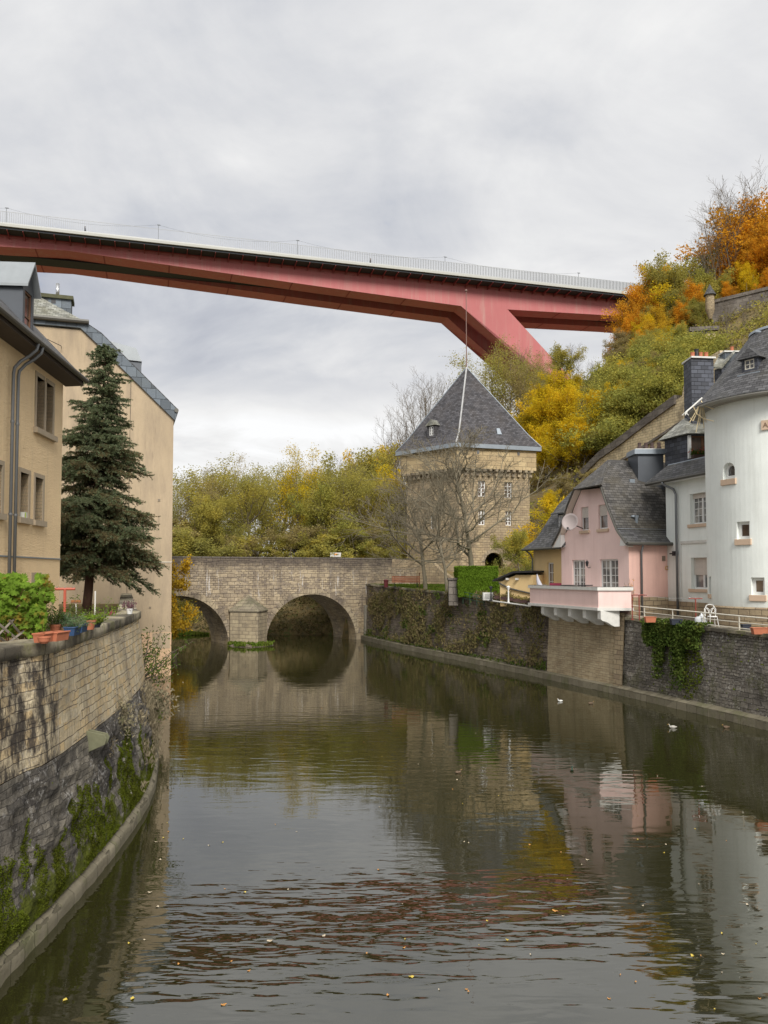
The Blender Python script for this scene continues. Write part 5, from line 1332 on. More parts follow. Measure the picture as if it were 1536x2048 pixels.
k1 = P(1369, 836, 43.6); k2 = V((k1.x + 3.2, k1.y + .3, k1.z))
mb = MB(); mb.add(rp + [k1, k2], [(0, 1, 4), (1, 2, 5, 4), (2, 3, 5), (3, 0, 4, 5), (0, 3, 2, 1)]); mb.build('roof', M['slatem'], mh)
# flower box in that window
fb = UF.p((uw[0] + uw[1]) / 2, uw[2] + .0, .16)
fx = thing('flower_box', 'dark window box with red geraniums high up beside the round tower', 'flower box', fb)
mb = MB(); UF.bx(mb, uw[0] - .02, uw[1] + .05, uw[2] - .05, uw[2] + .17, .04, .28); mb.build('trough', plain('brown trough', (.06, .035, .025), .7), fx)
FLOWER_AT = (UF, uw, fx)
# tall slate chimney
cb = P(1383, 860, 42.6)
zc1 = P(1400, 716, 42.6).z; zc0 = 12.2
xl, xr = P(1383, 760, 42.6).x, P(1430, 760, 42.6).x; xbk = P(1367.5, 760, 43.9).x
mb = MB(); mb.prism([V((xl, 42.6, zc0)), V((xr, 42.75, zc0)), V((xr - .3, 44.2, zc0)), V((xbk, 43.9, zc0))], (0, 0, zc1 - zc0)); chm = mb.build('chimney', M['slated'], mh)
mb = MB(); mb.prism([V((xl - .02, 42.5, zc1)), V((xr + .1, 42.66, zc1)), V((xr - .2, 44.3, zc1)), V((xbk - .08, 43.95, zc1))], (0, 0, .09)); mb.build('chimney_cap', M['whiteold'], chm)
for i, px in enumerate((1385, 1393, 1401, 1412)):
    q_ = P(px, 708, 43.3); mb = MB(); h_ = .42 if i != 1 else .6
    mb.lathe([(.12, 0), (.11, h_ * .8), (.13, h_), (.02, h_ + .02)], (q_.x, q_.y, zc1 + .07), 10); mb.build('chimney_pot', M['black'] if i == 1 else M['terracotta'], chm)
# roof piece and small chimney showing between chimney and tower
q0, q1, q2, q3 = P(1426, 737, 44.5), P(1443, 738, 44.0), P(1462, 712, 45.0), P(1437, 716, 46.0)
mb = MB(); mb.prism([q0, q1, P(1470, 705, 44.6), P(1455, 709, 46), q3], (0, 0, .1)); mb.build('rear_roof', M['slatem'], mh)
mb = MB(); mb.prism([V((q0.x + .2, q0.y + .3, 12.5)), V((q1.x + .1, q1.y + .2, 12.5)), V((q1.x + 2.2, q1.y + 1.5, 12.5)), V((q0.x + 1.5, q0.y + 2, 12.5))], (0, 0, q0.z - 12.5)); mb.build('rear_wall', M['slated'], mh)
q_ = P(1452, 716, 45.4); mb = MB(); mb.box((q_.x + .2, q_.y, q_.z - .2), (.8, .7, .9)); c2_ = mb.build('chimney', M['slatebig'], mh)
mb = MB(); mb.box((q_.x + .2, q_.y, q_.z + .28), (.95, .85, .08)); mb.build('chimney_cap', M['whiteold'], c2_)
mb = MB(); mb.lathe([(.1, 0), (.09, .3), (.11, .35), (.02, .36)], (q_.x + .35, q_.y, q_.z + .3), 10); mb.build('chimney_pot', M['terracotta'], c2_)
# ------------------------------------------------------------------ railing along the dark wall
rl = thing('railing', 'cream painted metal railing with three rails on top of the dark quay wall', 'railing', RW.at(tC0))
def rp_(t, h, o_=.75): c = RW.at(t); i = RW.inl(t); return V((c.x + i.x * o_, c.y + i.y * o_, ztop(c.y) + h))
t0 = tC0 - .3; t1 = RW.tY(20.0)
for h_ in (.10, .34, .60):
    mb = MB(); k = int((t1 - t0) / 1.0); mb.tube([rp_(t0 + (t1 - t0) * i / k, h_) for i in range(k + 1)], .028 if h_ > .5 else .02, 8); mb.build('rail', M['rail'], rl)
tp0 = RW.tY(P(1296, 1230, 36.8).y)
k = 0; t = tC0 + 1.2
while t < t1:
    mb = MB(); mb.tube([rp_(t, -.05), rp_(t, .6)], .03, 8); mb.build('post', M['rail'], rl); t += 2.05
# clothes line T posts on the path
def tpost(q_, h, wd, mat, label, r=.04, ang=0, parent_name='clothes_post'):
    t_ = thing(parent_name, label, 'clothes post', q_); mb = MB(); mb.tube([q_, q_ + V((0, 0, h))], r, 8); mb.build('post', mat, t_)
    mb = MB(); d = V((math.cos(ang), math.sin(ang), 0)) * wd / 2; mb.tube([q_ + V((0, 0, h)) - d, q_ + V((0, 0, h)) + d], r * .9, 8); mb.build('crossbar', mat, t_)
    for s_ in (-.8, 0, .8):
        mb = MB(); mb.ball(q_ + d * s_ + V((0, 0, h + r)), .02, 6); mb.build('hook', M['steel'], t_)
    return t_
q_ = P(1278, 1190, 38.6); q_.z = 3.72; tpost(q_, P(1278, 1190, 38.6).z - 3.72, .75, M['rust'], 'red brown T shaped clothes post beside the pink house downpipe', .03)
q_ = P(1391, 1197, 36.0); q_.z = 3.7; tpost(q_, P(1391, 1197, 36.0).z - 3.7, .62, M['rust'], 'red brown T shaped clothes post in front of the mint house window', .03)
mb = MB(); a_, b_ = P(1291, 1191, 38.5), P(1380, 1197, 36.1); mb.tube([a_, (a_ + b_) / 2 - V((0, 0, .06)), b_], .006, 4)
tag(mb.build('clothes_line', M['steel'], None, loc=a_), 'thin sagging clothes line between the two red brown posts', 'clothes line')
q_ = P(1264, 1190, 39.0); mb = MB(); mb.tube([V((q_.x, q_.y, 3.7)), q_], .03, 8); mb.ball(q_, .035, 8); mb.box((q_.x, q_.y, 3.74), (.14, .14, .04)); tag(mb.build('iron_post', M['rust'], None, loc=(q_.x, q_.y, 3.7)), 'single dark rusty iron post at the right end of the balcony', 'post')
# garden chair of white iron, white tarp heap, pots on the path
q_ = P(1425, 1250, 34.9); q_.z = 3.66
gc = thing('garden_chair', 'white scrolled iron garden chair behind the cream railing', 'chair', q_); mb = MB()
mb.lathe([(.001, .42), (.2, .42), (.21, .44), (.2, .46), (.001, .46)], q_, 16); mb.build('seat', M['white'], gc)
for sx_ in (-1, 1):
    for sy_ in (-1, 1): mb = MB(); mb.tube([q_ + V((sx_ * .15, sy_ * .14, .42)), q_ + V((sx_ * .17, sy_ * .17, .2)), q_ + V((sx_ * .2, sy_ * .2, 0))], .014, 6); mb.build('leg', M['white'], gc)
mb = MB(); bk_ = q_ + V((0, .2, .44))
mb.tube([bk_ + V((-.22, 0, 0)), bk_ + V((-.25, .03, .3)), bk_ + V((-.15, .05, .48)), bk_ + V((0, .05, .52)), bk_ + V((.15, .05, .48)), bk_ + V((.25, .03, .3)), bk_ + V((.22, 0, 0))], .016, 6)
for s_ in (-1, 1):
    mb.tube([bk_ + V((s_ * (.12 + .09 * math.cos(t)), .03, .25 + .1 * math.sin(t))) for t in [k * PI / 6 for k in range(13)]], .011, 6)
    mb.tube([bk_ + V((0, .02, 0)), bk_ + V((s_ * .06, .03, .2)), bk_ + V((s_ * .16, .04, .42))], .011, 6)
mb.build('backrest', M['white'], gc)
q_ = P(1402, 1250, 35.2); q_.z = 3.66
def heap(name, q_, r, h, mat, label, cat, seed=1, n=14):
    mb = MB(); vs = []; fs = []
    for i in range(9):
        a = PI / 2 * i / 8
        for j in range(n):
            t = 2 * PI * j / n; k = 1 + .28 * mn.noise(V((math.cos(t) * 1.5, math.sin(t) * 1.5, i * .4 + seed)))
            vs.append(V(q_) + V((r * k * math.cos(a) * math.cos(t), r * .7 * k * math.cos(a) * math.sin(t), h * k * math.sin(a))))
    for i in range(8):
        for j in range(n): q2 = (j + 1) % n; fs.append((i * n + j, i * n + q2, (i + 1) * n + q2, (i + 1) * n + j))
    mb.add(vs, fs); o = mb.build(name, mat, None, smooth=True, loc=q_); return tag(o, label, cat)
heap('covered_bundle', q_, .3, .5, plain('white sheeting', (.6, .62, .64), .7), 'white cloth covered bundle beside the scrolled iron chair', 'bundle')
for (px, py, Y, wd, mt, lb) in ((1521, 1262, 31.6, .7, 'terracotta', 'wide terracotta trough at the foot of the round tower'), (1300, 1237, 37.3, .5, 'terracotta', 'low terracotta trough behind the railing near the downpipe of the pink house'), (1352, 1245, 36.0, .5, 'black2', 'dark planting box behind the railing in front of the mint house'), (1491, 1256, 33.2, .35, 'black2', 'small dark square planter behind the railing near the round tower')):
    q_ = P(px, py, Y); q_.z = ztop(Y) - .02; t_ = thing('planter_trough', lb, 'planter', q_); mb = MB()
    mb.add([q_ + V((sx_ * wd * (.42 if z_ == 0 else .5), sy_ * .14 * (1 if z_ else .85), z_)) for z_ in (0, .24) for sx_, sy_ in ((-1, -1), (1, -1), (1, 1), (-1, 1))], [(3, 2, 1, 0), (0, 1, 5, 4), (1, 2, 6, 5), (2, 3, 7, 6), (3, 0, 4, 7)]); mb.build('trough', M[mt], t_)
    mb = MB(); mb.box(q_ + V((0, 0, .2)), (wd * .9, .24, .02)); mb.build('earth', M['soil'], t_)
    mb = MB(); mb.tube([q_ + V((-wd / 2, -.14, .24)), q_ + V((wd / 2, -.14, .24)), q_ + V((wd / 2, .14, .24)), q_ + V((-wd / 2, .14, .24)), q_ + V((-wd / 2, -.14, .24))], .02, 6); mb.build('rim', M[mt], t_)
# ------------------------------------------------------------------ bench, lamps, pillar, AC unit
q_ = P(812, 1180, 65.0); bz = ground(q_.x, 65.0) + .02; q_ = V((q_.x, 65.0, bz))
bn = thing('park_bench', 'orange slatted wooden bench on the lawn near the stone bridge', 'bench', q_); BL = 2.3
mb = MB()
for k in range(4): mb.box(q_ + V((0, -.16 + .12 * k, .44)), (BL, .09, .035))
mb.build('seat', M['benchwood'], bn)
mb = MB()
for k in range(4): mb.box(q_ + V((0, .28 + .025 * k, .54 + .12 * k)), (BL, .03, .09))
mb.build('backrest', M['benchwood'], bn)
for sx_ in (-.9, .9):
    mb = MB(); mb.tube([q_ + V((sx_, -.2, 0)), q_ + V((sx_, -.2, .42)), q_ + V((sx_, .26, .42)), q_ + V((sx_, .38, .95))], .03, 6); mb.tube([q_ + V((sx_, .22, 0)), q_ + V((sx_, .24, .42))], .03, 6); mb.build('leg', M['black'], bn)
q_ = P(772, 1178, 66.0); q_.z = ground(q_.x, 66) + .02; mb = MB(); mb.lathe([(.16, 0), (.17, .5), (.2, .55), (.2, .6), (.05, .66), (.001, .66)], q_, 14); tag(mb.build('litter_bin', plain('dark red bin', (.12, .015, .02), .5), None, loc=q_), 'dark red litter bin left of the orange bench', 'bin')
q_ = P(839, 1160, 66); q2 = V((q_.x, q_.y, ground(q_.x, 66))); mb = MB(); mb.tube([q2, q_ + V((0, 0, .5))], .04, 6); mb.ball(q_ + V((0, 0, .55)), .06, 6); mb.box(q2 + V((0, 0, .05)), (.16, .16, .1)); tag(mb.build('garden_post', M['wood'], None, loc=q2), 'thin dark wooden post at the end of the orange bench', 'post')
q_ = P(906, 1196, 55.6); zt_ = P(906, 1157, 55.6).z; mb = MB()
mb.box((q_.x, q_.y, (zt_ + q_.z) / 2 - .3), (.62, .62, zt_ - q_.z + .4)); mb.prism([V((q_.x - .38, q_.y - .38, zt_ - .12)), V((q_.x + .38, q_.y - .38, zt_ - .12)), V((q_.x + .38, q_.y + .38, zt_ - .12)), V((q_.x - .38, q_.y + .38, zt_ - .12))], (0, 0, .16))
tag(mb.build('stone_pillar', M['fortcap'], None, loc=(q_.x, q_.y, 4.4)), 'grey stone gate pillar at the left side of the clipped hedge', 'pillar')
def lamp(px, py0, py1, Y, mat, label):
    b = P(px, py1, Y); tz_ = P(px, py0, Y).z; H = tz_ - b.z; t_ = thing('garden_lamp', label, 'lamp', b); mb = MB()
    mb.lathe([(.12, 0), (.12, .05), (.06, .1), (.045, .3), (.035, H * .72), (.05, H * .74), (.03, H * .76)], b, 12); mb.build('post', mat, t_)
    mb = MB(); mb.lathe([(.05, H * .76), (.11, H * .9), (.13, H * .91), (.06, H * .97), (.02, H * .98), (.001, H)], b, 6); mb.build('lantern', mat, t_)
lamp(1017, 1171, 1207, 49.2, M['white'], 'white garden lamp post standing on the quay wall by the yellow shed')
lamp(982, 1172, 1202, 50.8, M['black'], 'black topped garden lamp beside the grey cabinet near the hedge')
q_ = P(977, 1196, 52.0); t_ = thing('cabinet', 'grey metal box unit standing between hedge and yellow shed', 'cabinet', q_); mb = MB(); mb.box(q_ + V((0, 0, .1)), (.75, .5, .5)); cb_ = mb.build('housing', M['whiteold'], t_, bevel=.02)
for k in range(4): mb = MB(); mb.box(q_ + V((0, -.255, -.02 + .08 * k)), (.55, .012, .02)); mb.build('louvre', M['pipe'], cb_)
gf = thing('garden_fence', 'low green wire fence at the foot of the clipped hedge', 'fence', P(935, 1192, 54.0)); a_, b_ = P(926, 1184, 54.6), P(968, 1192, 52.4)
for h_ in (0, -.22, -.42): mb = MB(); mb.tube([a_ + V((0, 0, h_)), b_ + V((0, 0, h_))], .02, 6); mb.build('wire', plain('green wire', (.03, .07, .04), .5) if h_ == 0 else bpy.data.materials['green wire'], gf)
for k in range(4): c_ = a_.lerp(b_, k / 3); mb = MB(); mb.tube([c_, c_ - V((0, 0, .8))], .025, 6); mb.build('post', bpy.data.materials['green wire'], gf)
a_, b_ = P(975, 1201, 51.4), P(1061, 1213, 46.6)
mb = MB(); mb.tube([a_ + V((0, 0, .02)), b_ + V((0, 0, .02))], .05, 6); tag(mb.build('wall_edge_pipe', M['whiteold'], None, loc=a_), 'long white edging pipe on the wall top below the yellow shed', 'pipe')
PLB = []
for k in range(6):
    px = lerp(990, 1057, k / 5); c_ = a_.lerp(b_, .12 + .15 * k) + V((.35, .1, 0)); c_.z = ztop(c_.y) + .04
    t_ = thing('flower_trough', 'brown flower trough in the row on the wall top beneath the yellow shed', 'planter', c_, group='row of brown flower troughs by the yellow shed'); mb = MB()
    mb.obox(c_ + V((-.22, -.1, 0)), (.42, -.22, 0), (.1, .19, 0), (0, 0, .2)); mb.build('trough', plain('brown plastic', (.07, .035, .03), .6) if k == 0 else bpy.data.materials['brown plastic'], t_); PLB.append((c_, t_))
# ------------------------------------------------------------------ red road bridge
E0 = P(0, 446, 155); 
Yb = 190.0
for k in range(60):
    E1 = P(1260, 585, Yb)
    Yb += (E0.z - E1.z) * 1.2 if abs(E1.z - E0.z) > 1e-3 else 0
DZ = E0.z; bu = V((E1.x - E0.x, E1.y - E0.y, 0)).normalized(); bnn = V((bu.y, -bu.x, 0))
RBf = Facade((E0.x, E0.y), (bu.x, bu.y), (bnn.x, bnn.y)); SL = (V((E1.x, E1.y, 0)) - V((E0.x, E0.y, 0))).length
rb = thing('road_bridge', 'long red steel road bridge crossing high above the valley on a slanted leg', 'bridge', RBf.p(0, 0))
S0, S1 = -70, SL + 90; WD = 3.6
W = Facade((RBf.p(0, 0, -WD).x, RBf.p(0, 0, -WD).y), (bu.x, bu.y), (bnn.x, bnn.y))
wp = [W.at(*a) for a in ((0, 493), (133, 501), (386, 537), (640, 573), (922, 612))]
wq = [W.at(*a) for a in ((1015, 618.8), (1258, 633))]
la, lb = W.at(922, 612), W.at(1058.6, 724); ra, rb_ = W.at(1015, 618.8), W.at(1087, 696.7)
def ext(a, b, z): t = (z - a[1]) / (b[1] - a[1]); return (a[0] + (b[0] - a[0]) * t, z)
zl_ = 16
lo1, lo2 = ext(la, lb, zl_), ext(ra, rb_, zl_)
TOPW = DZ - .9
prof = [(S0, TOPW), (S0, wp[0][1] + 1.2)] + wp + [lo1, lo2] + wq + [(S1, wq[-1][1] + 1.0), (S1, TOPW)]
prof = [p_ for p_ in prof]
girds = []
for k, d0 in enumerate((0, -9.0)):
    mb = MB(); n_ = len(prof); tr = tessellate_polygon([[V((a, z, 0)) for a, z in prof]]); f0 = [W.p(a, z, d0) for a, z in prof]; f1 = [W.p(a, z, d0 - 4.6) for a, z in prof]
    fs = []
    for t in tr:
        a, b, c = (f0[i] for i in t); t2 = tuple(t) if (b - a).cross(c - a).dot(W.n) > 0 else tuple(t[::-1]); fs.append(t2); fs.append(tuple(i + n_ for i in t2[::-1]))
    for i in range(n_): j = (i + 1) % n_; fs.append((i, i + n_, j + n_, j))
    mb.add(f0 + f1, fs)
    gdo = mb.build('girder', M['red'], rb); girds.append(gdo)
    mb = MB(); s_ = -60
    zb_at = lambda s: interp(s, [p_[0] for p_ in [(S0, wp[0][1] + 1.2)] + wp], [p_[1] for p_ in [(S0, wp[0][1] + 1.2)] + wp]) if s <= wp[-1][0] else interp(s, [wq[0][0], wq[1][0], S1], [wq[0][1], wq[1][1], wq[-1][1] + 1.0])
    while s_ < S1 - 5:
        if not (wp[-1][0] - .5 < s_ < wq[0][0] + .5):
            z_ = zb_at(s_); mb = MB(); W.bx(mb, s_ - .13, s_ + .13, z_ - .05, z_ + .03, d0 - 4.5, d0 - .1); mb.build('seam', M['redd'], gdo)
        s_ += 13.2
s_ = -58.0
while s_ < SL + 14:
    mb = MB(); zb2 = zb_at(s_) + .02 if not (wp[-1][0] - .5 < s_ < wq[0][0] + .5) else DZ - 6; W.bx(mb, s_ - .035, s_ + .035, zb2, TOPW - .1, .0, .012); mb.build('plate_seam', M['redseam'], girds[0]); s_ += 4.4
mb = MB(); W.bx(mb, -58, SL + 14, DZ - 2.35, DZ - 2.29, 0, .012); mb.build('plate_seam', M['redseam'], girds[0])
mb = MB(); RBf.bx(mb, S0, S1, DZ - .5, DZ, -22, 0); mb.build('deck_slab', M['concrete'], rb)
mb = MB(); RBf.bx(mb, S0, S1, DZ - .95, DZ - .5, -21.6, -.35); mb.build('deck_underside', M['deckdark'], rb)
mb = MB(); W.bx(mb, S0, 92, DZ - 3.2, DZ - 3.0, -8.9, -4.7); W.bx(mb, 104, S1, DZ - 3.6, DZ - 3.4, -8.9, -4.7); mb.build('gap_shade_panel', M['deckdark'], rb)  # dark panel added between the girders so their shaded gap reads black
mb = MB(); RBf.bx(mb, S0, S1, DZ - 1.05, DZ - .9, -3.7, -3.3); mb.build('web_flange', M['redd'], rb)
bk0 = None; s_ = -22.0; bi = 0
while s_ < SL + 12 and bi < 90:
    if bk0 is None:
        mb = MB(); q_ = [RBf.p(0, DZ - .96, -.4), RBf.p(0, DZ - 1.12, -.4), RBf.p(0, DZ - 1.75, -3.55), RBf.p(0, DZ - .96, -3.55)]; mb.prism([p_ - bu * .06 for p_ in q_], bu * .12); bk0 = mb.build('bracket', M['redd'], rb); bk0.location = bu * s_
    else:
        c_ = bk0.copy(); COL.objects.link(c_); c_.parent = rb; c_.location = bu * s_
    s_ += 2.9; bi += 1
for d_, nm in ((-.15, 'safety_screen'), (-21.8, 'safety_screen')):
    mb = MB(); s_ = S0
    V8 = []; 
    ns = int((SL + 120) / .4)
    for k in range(ns):
        s_ = -60 + k * .4; RBf.bx(mb, s_, s_ + .025, DZ, DZ + 2.5, d_ - .33, d_ + .02)
    RBf.bx(mb, -60, SL + 60, DZ + 2.5, DZ + 2.54, d_ - .12, d_ - .02); RBf.bx(mb, -60, SL + 60, DZ + .02, DZ + .34, d_ - .12, d_ - .04)
    mb.build(nm, M['fin'], rb)
# masts with overhead wires
tops = []
for i, (px, py) in enumerate(((13, 416), (317, 450), (595, 481), (890, 514), (1157, 546))):
    q_ = PP(px, py, RBf.p(0, 0, -6), RBf.n); b = V((q_.x, q_.y, DZ)); tops.append(q_)
    t_ = thing('lamp_mast', 'thin grey lamp mast standing on the red bridge deck', 'lamp post', b, group='masts along the red bridge'); mb = MB()
    mb.tube([b, q_], .055, 6); mb.build('pole', M['pipe'], t_); mb = MB(); mb.tube([q_ - bu * .25, q_ + bu * .4], .10, 6); mb.build('lamp_head', M['pipe'], t_)
mb = MB(); allp = [tops[0] - (tops[1] - tops[0])] + tops
for k in range(len(allp) - 1):
    a, b = allp[k], allp[k + 1]; mb.tube([a.lerp(b, t / 8) - V((0, 0, 1.5 * 4 * (t / 8) * (1 - t / 8))) for t in range(9)], .02, 4)
a, b = allp[0] - V((0, 0, 1.7)), allp[-1] - V((0, 0, 1.7))
tag(mb.build('overhead_wire', M['pipe'], None, loc=tops[0]), 'thin sagging overhead wires strung between the masts of the red bridge', 'cable')
# two walkers
def person(q_, face, top, leg, label, seed=0, H=1.75):
    t_ = thing('person', label, 'person', q_)
    pts = {'pel': (0, 0, .95), 'ch': (0, 0, 1.3), 'nk': (0, 0, 1.48), 'hd': (0, -.02, 1.6), 'tp': (0, -.01, 1.74),
           'kl': (-.10, -.10, .5), 'al': (-.10, .12, .09), 'tl': (-.10, .0, .03), 'kr': (.10, .05, .5), 'ar': (.1, -.22, .09), 'tr': (.1, -.36, .03),
           'sl': (-.19, 0, 1.42), 'el': (-.26, .1, 1.14), 'hl': (-.25, .0, .9), 'sr': (.19, 0, 1.42), 'er': (.26, -.06, 1.14), 'hr': (.24, -.2, .95)}
    ed = [('pel', 'ch'), ('ch', 'nk'), ('nk', 'hd'), ('hd', 'tp'), ('pel', 'kl'), ('kl', 'al'), ('al', 'tl'), ('pel', 'kr'), ('kr', 'ar'), ('ar', 'tr'), ('ch', 'sl'), ('sl', 'el'), ('el', 'hl'), ('ch', 'sr'), ('sr', 'er'), ('er', 'hr')]
    rad = {'pel': .15, 'ch': .16, 'nk': .06, 'hd': .1, 'tp': .06, 'kl': .07, 'kr': .07, 'al': .045, 'ar': .045, 'tl': .04, 'tr': .04, 'sl': .075, 'sr': .075, 'el': .05, 'er': .05, 'hl': .035, 'hr': .035}
    ks = list(pts); me = bpy.data.meshes.new('body'); me.from_pydata([pts[k] for k in ks], [(ks.index(a), ks.index(b)) for a, b in ed], [])
    o = bpy.data.objects.new('body', me); COL.objects.link(o); m = o.modifiers.new('s', 'SKIN')
    for i, k in enumerate(ks): me.skin_vertices[0].data[i].radius = (rad[k], rad[k]); me.skin_vertices[0].data[i].use_root = (k == 'pel')
    o.modifiers.new('ss', 'SUBSURF').levels = 1
    dg = bpy.context.evaluated_depsgraph_get(); m2 = bpy.data.meshes.new_from_object(o.evaluated_get(dg)); bpy.data.objects.remove(o)
    m2.transform(Matrix.Rotation(face, 4, 'Z')); m2.materials.clear()
    for mt in (top, leg, skin): m2.materials.append(mt)
    for p_ in m2.polygons: p_.material_index = 1 if p_.center.z < .95 else (2 if p_.center.z > 1.5 else 0)
    body = link('body', m2, None, t_)
    mb = MB(); mb.ball(q_ + V((0, 0, 1.68)), .11, 8, (1, 1.05, .8)); mb.build('hair', M['black'], t_)
    mb = MB(); rot = Matrix.Rotation(face, 3, 'Z')
    return t_
skin = plain('skin', (.45, .27, .2), .6)
q_ = PP(170, 458, RBf.p(0, 0, -1.2), RBf.n); q_.z = DZ
face_ = math.atan2(bu.y, bu.x) + PI / 2
person(q_, face_, M['black2'], M['black'], 'person in dark clothes walking behind the parapet at the left part of the red bridge')
q_ = PP(741, 518, RBf.p(0, 0, -1.2), RBf.n); q_.z = DZ
person(q_, face_ + PI, plain('grey coat', (.12, .1, .11), .8), M['black2'], 'person in a grey coat walking at mid span of the red bridge')
# ------------------------------------------------------------------ fortress walls on the hill
f0, f1 = P(1150, 965, 86), P(1400, 765, 68)
fu = V((f1.x - f0.x, f1.y - f0.y, 0)).normalized(); FW_ = Facade((f0.x, f0.y), (fu.x, fu.y), (fu.y, -fu.x))
fw = thing('fortress_wall', 'long sandy fortress wall climbing the hillside with a dark sloped capping', 'wall', (f0.x, f0.y, 8))
tps = [FW_.at(*a) for a in ((1090, 1010), (1150, 962), (1200, 912), (1240, 884), (1290, 845), (1352, 800), (1364, 792), (1372, 742), (1400, 725), (1440, 700))]
mb = MB(); mb.prism([FW_.p(a, z) for a, z in [(tps[0][0], 4)] + tps + [(tps[-1][0], 4)]], -FW_.n * 1.2); mb.build('wall_face', M['fort'], fw)
mb = MB()
for i in range(5): mb.prism([FW_.p(tps[i][0], tps[i][1] - .35, .18 + .002 * i), FW_.p(tps[i + 1][0], tps[i + 1][1] - .35, .18 + .002 * i), FW_.p(tps[i + 1][0], tps[i + 1][1] + .45, .18 + .002 * i), FW_.p(tps[i][0], tps[i][1] + .45, .18 + .002 * i)], -FW_.n * 1.5)
mb.build('capping', M['fortcap'], fw)
st = [FW_.at(*a, .2) for a in ((1180, 965), (1240, 922), (1300, 884), (1352, 850), (1400, 822))]
mb = MB()
for i in range(4): mb.prism([FW_.p(st[i][0], st[i][1] - .12, .22), FW_.p(st[i + 1][0], st[i + 1][1] - .12, .22), FW_.p(st[i + 1][0], st[i + 1][1] + .12, .22), FW_.p(st[i][0], st[i][1] + .12, .22)], -FW_.n * .3)
mb.build('string_course', M['fortcap'], fw)
# upper rampart with corner turret, ruined tower
u0, u1 = P(1428, 605, 110), P(1600, 560, 104); uu = V((u1.x - u0.x, u1.y - u0.y, 0)).normalized(); UW = Facade((u0.x, u0.y), (uu.x, uu.y), (uu.y, -uu.x))
ur = thing('rampart', 'grey rampart wall high on the hill with a small pointed watch turret', 'wall', (u0.x, u0.y, 36))
tpu = [UW.at(1424, 605), UW.at(1470, 594), UW.at(1536, 578), UW.at(1600, 562)]
mb = MB(); mb.prism([UW.p(a, z) for a, z in [(tpu[0][0] - 1.5, 30), (tpu[0][0], 40)] + tpu + [(tpu[-1][0], 30)]], -UW.n * 2); mb.build('wall_face', M['fortcap'], ur)
mb = MB()
for i in range(3): mb.prism([UW.p(tpu[i][0], tpu[i][1] - .15, .15), UW.p(tpu[i + 1][0], tpu[i + 1][1] - .15, .15), UW.p(tpu[i + 1][0], tpu[i + 1][1] + .3, .15), UW.p(tpu[i][0], tpu[i][1] + .3, .15)], -UW.n * 2.2)
mb.build('capping', M['fortcap'], ur)
tc_ = P(1420, 610, 109.5); zb_t = P(1420, 638, 109.5).z; zm_t = P(1420, 620, 109.5).z; zt_t = P(1420, 590, 109.5).z; za_t = P(1420, 568, 109.5).z
mb = MB(); mb.lathe([(.2, zb_t), (.45, zm_t - .5), (.6, zm_t), (.58, zt_t), (.001, zt_t)], (tc_.x, tc_.y, 0), 14); tu_ = mb.build('turret', M['tower_stone'], ur)
mb = MB(); mb.lathe([(.85, zt_t - .05), (.5, zt_t + .6), (.001, za_t)], (tc_.x, tc_.y, 0), 14); mb.build('roof', M['slate'], tu_)
rtw = P(1404, 690, 98); xl, xr = P(1383, 690, 98).x, P(1428, 690, 98).x; zt_ = P(1404, 664, 98).z
t_ = thing('ruined_tower', 'ruined square stone tower among the trees on the slope', 'tower', (rtw.x, rtw.y, 26)); mb = MB()
mb.prism([V((xl, 98, 24)), V((xr, 97.4, 24)), V((xr, 101, 24)), V((xl, 101, 24))], (0, 0, zt_ - 24)); mb.build('wall', M['fort'], t_)
mb = MB(); mb.prism([V((xl - .3, 97.6, zt_)), V((xr + .3, 97.0, zt_)), V((xr, 101, zt_)), V((xl, 101, zt_))], (0, 0, .5))
for k in range(6): a = lerp(xl, xr, k / 5); mb.box((a, 97.7, zt_ - .3), (.2, .5, .5))
mb.build('parapet', M['fortcap'], t_)
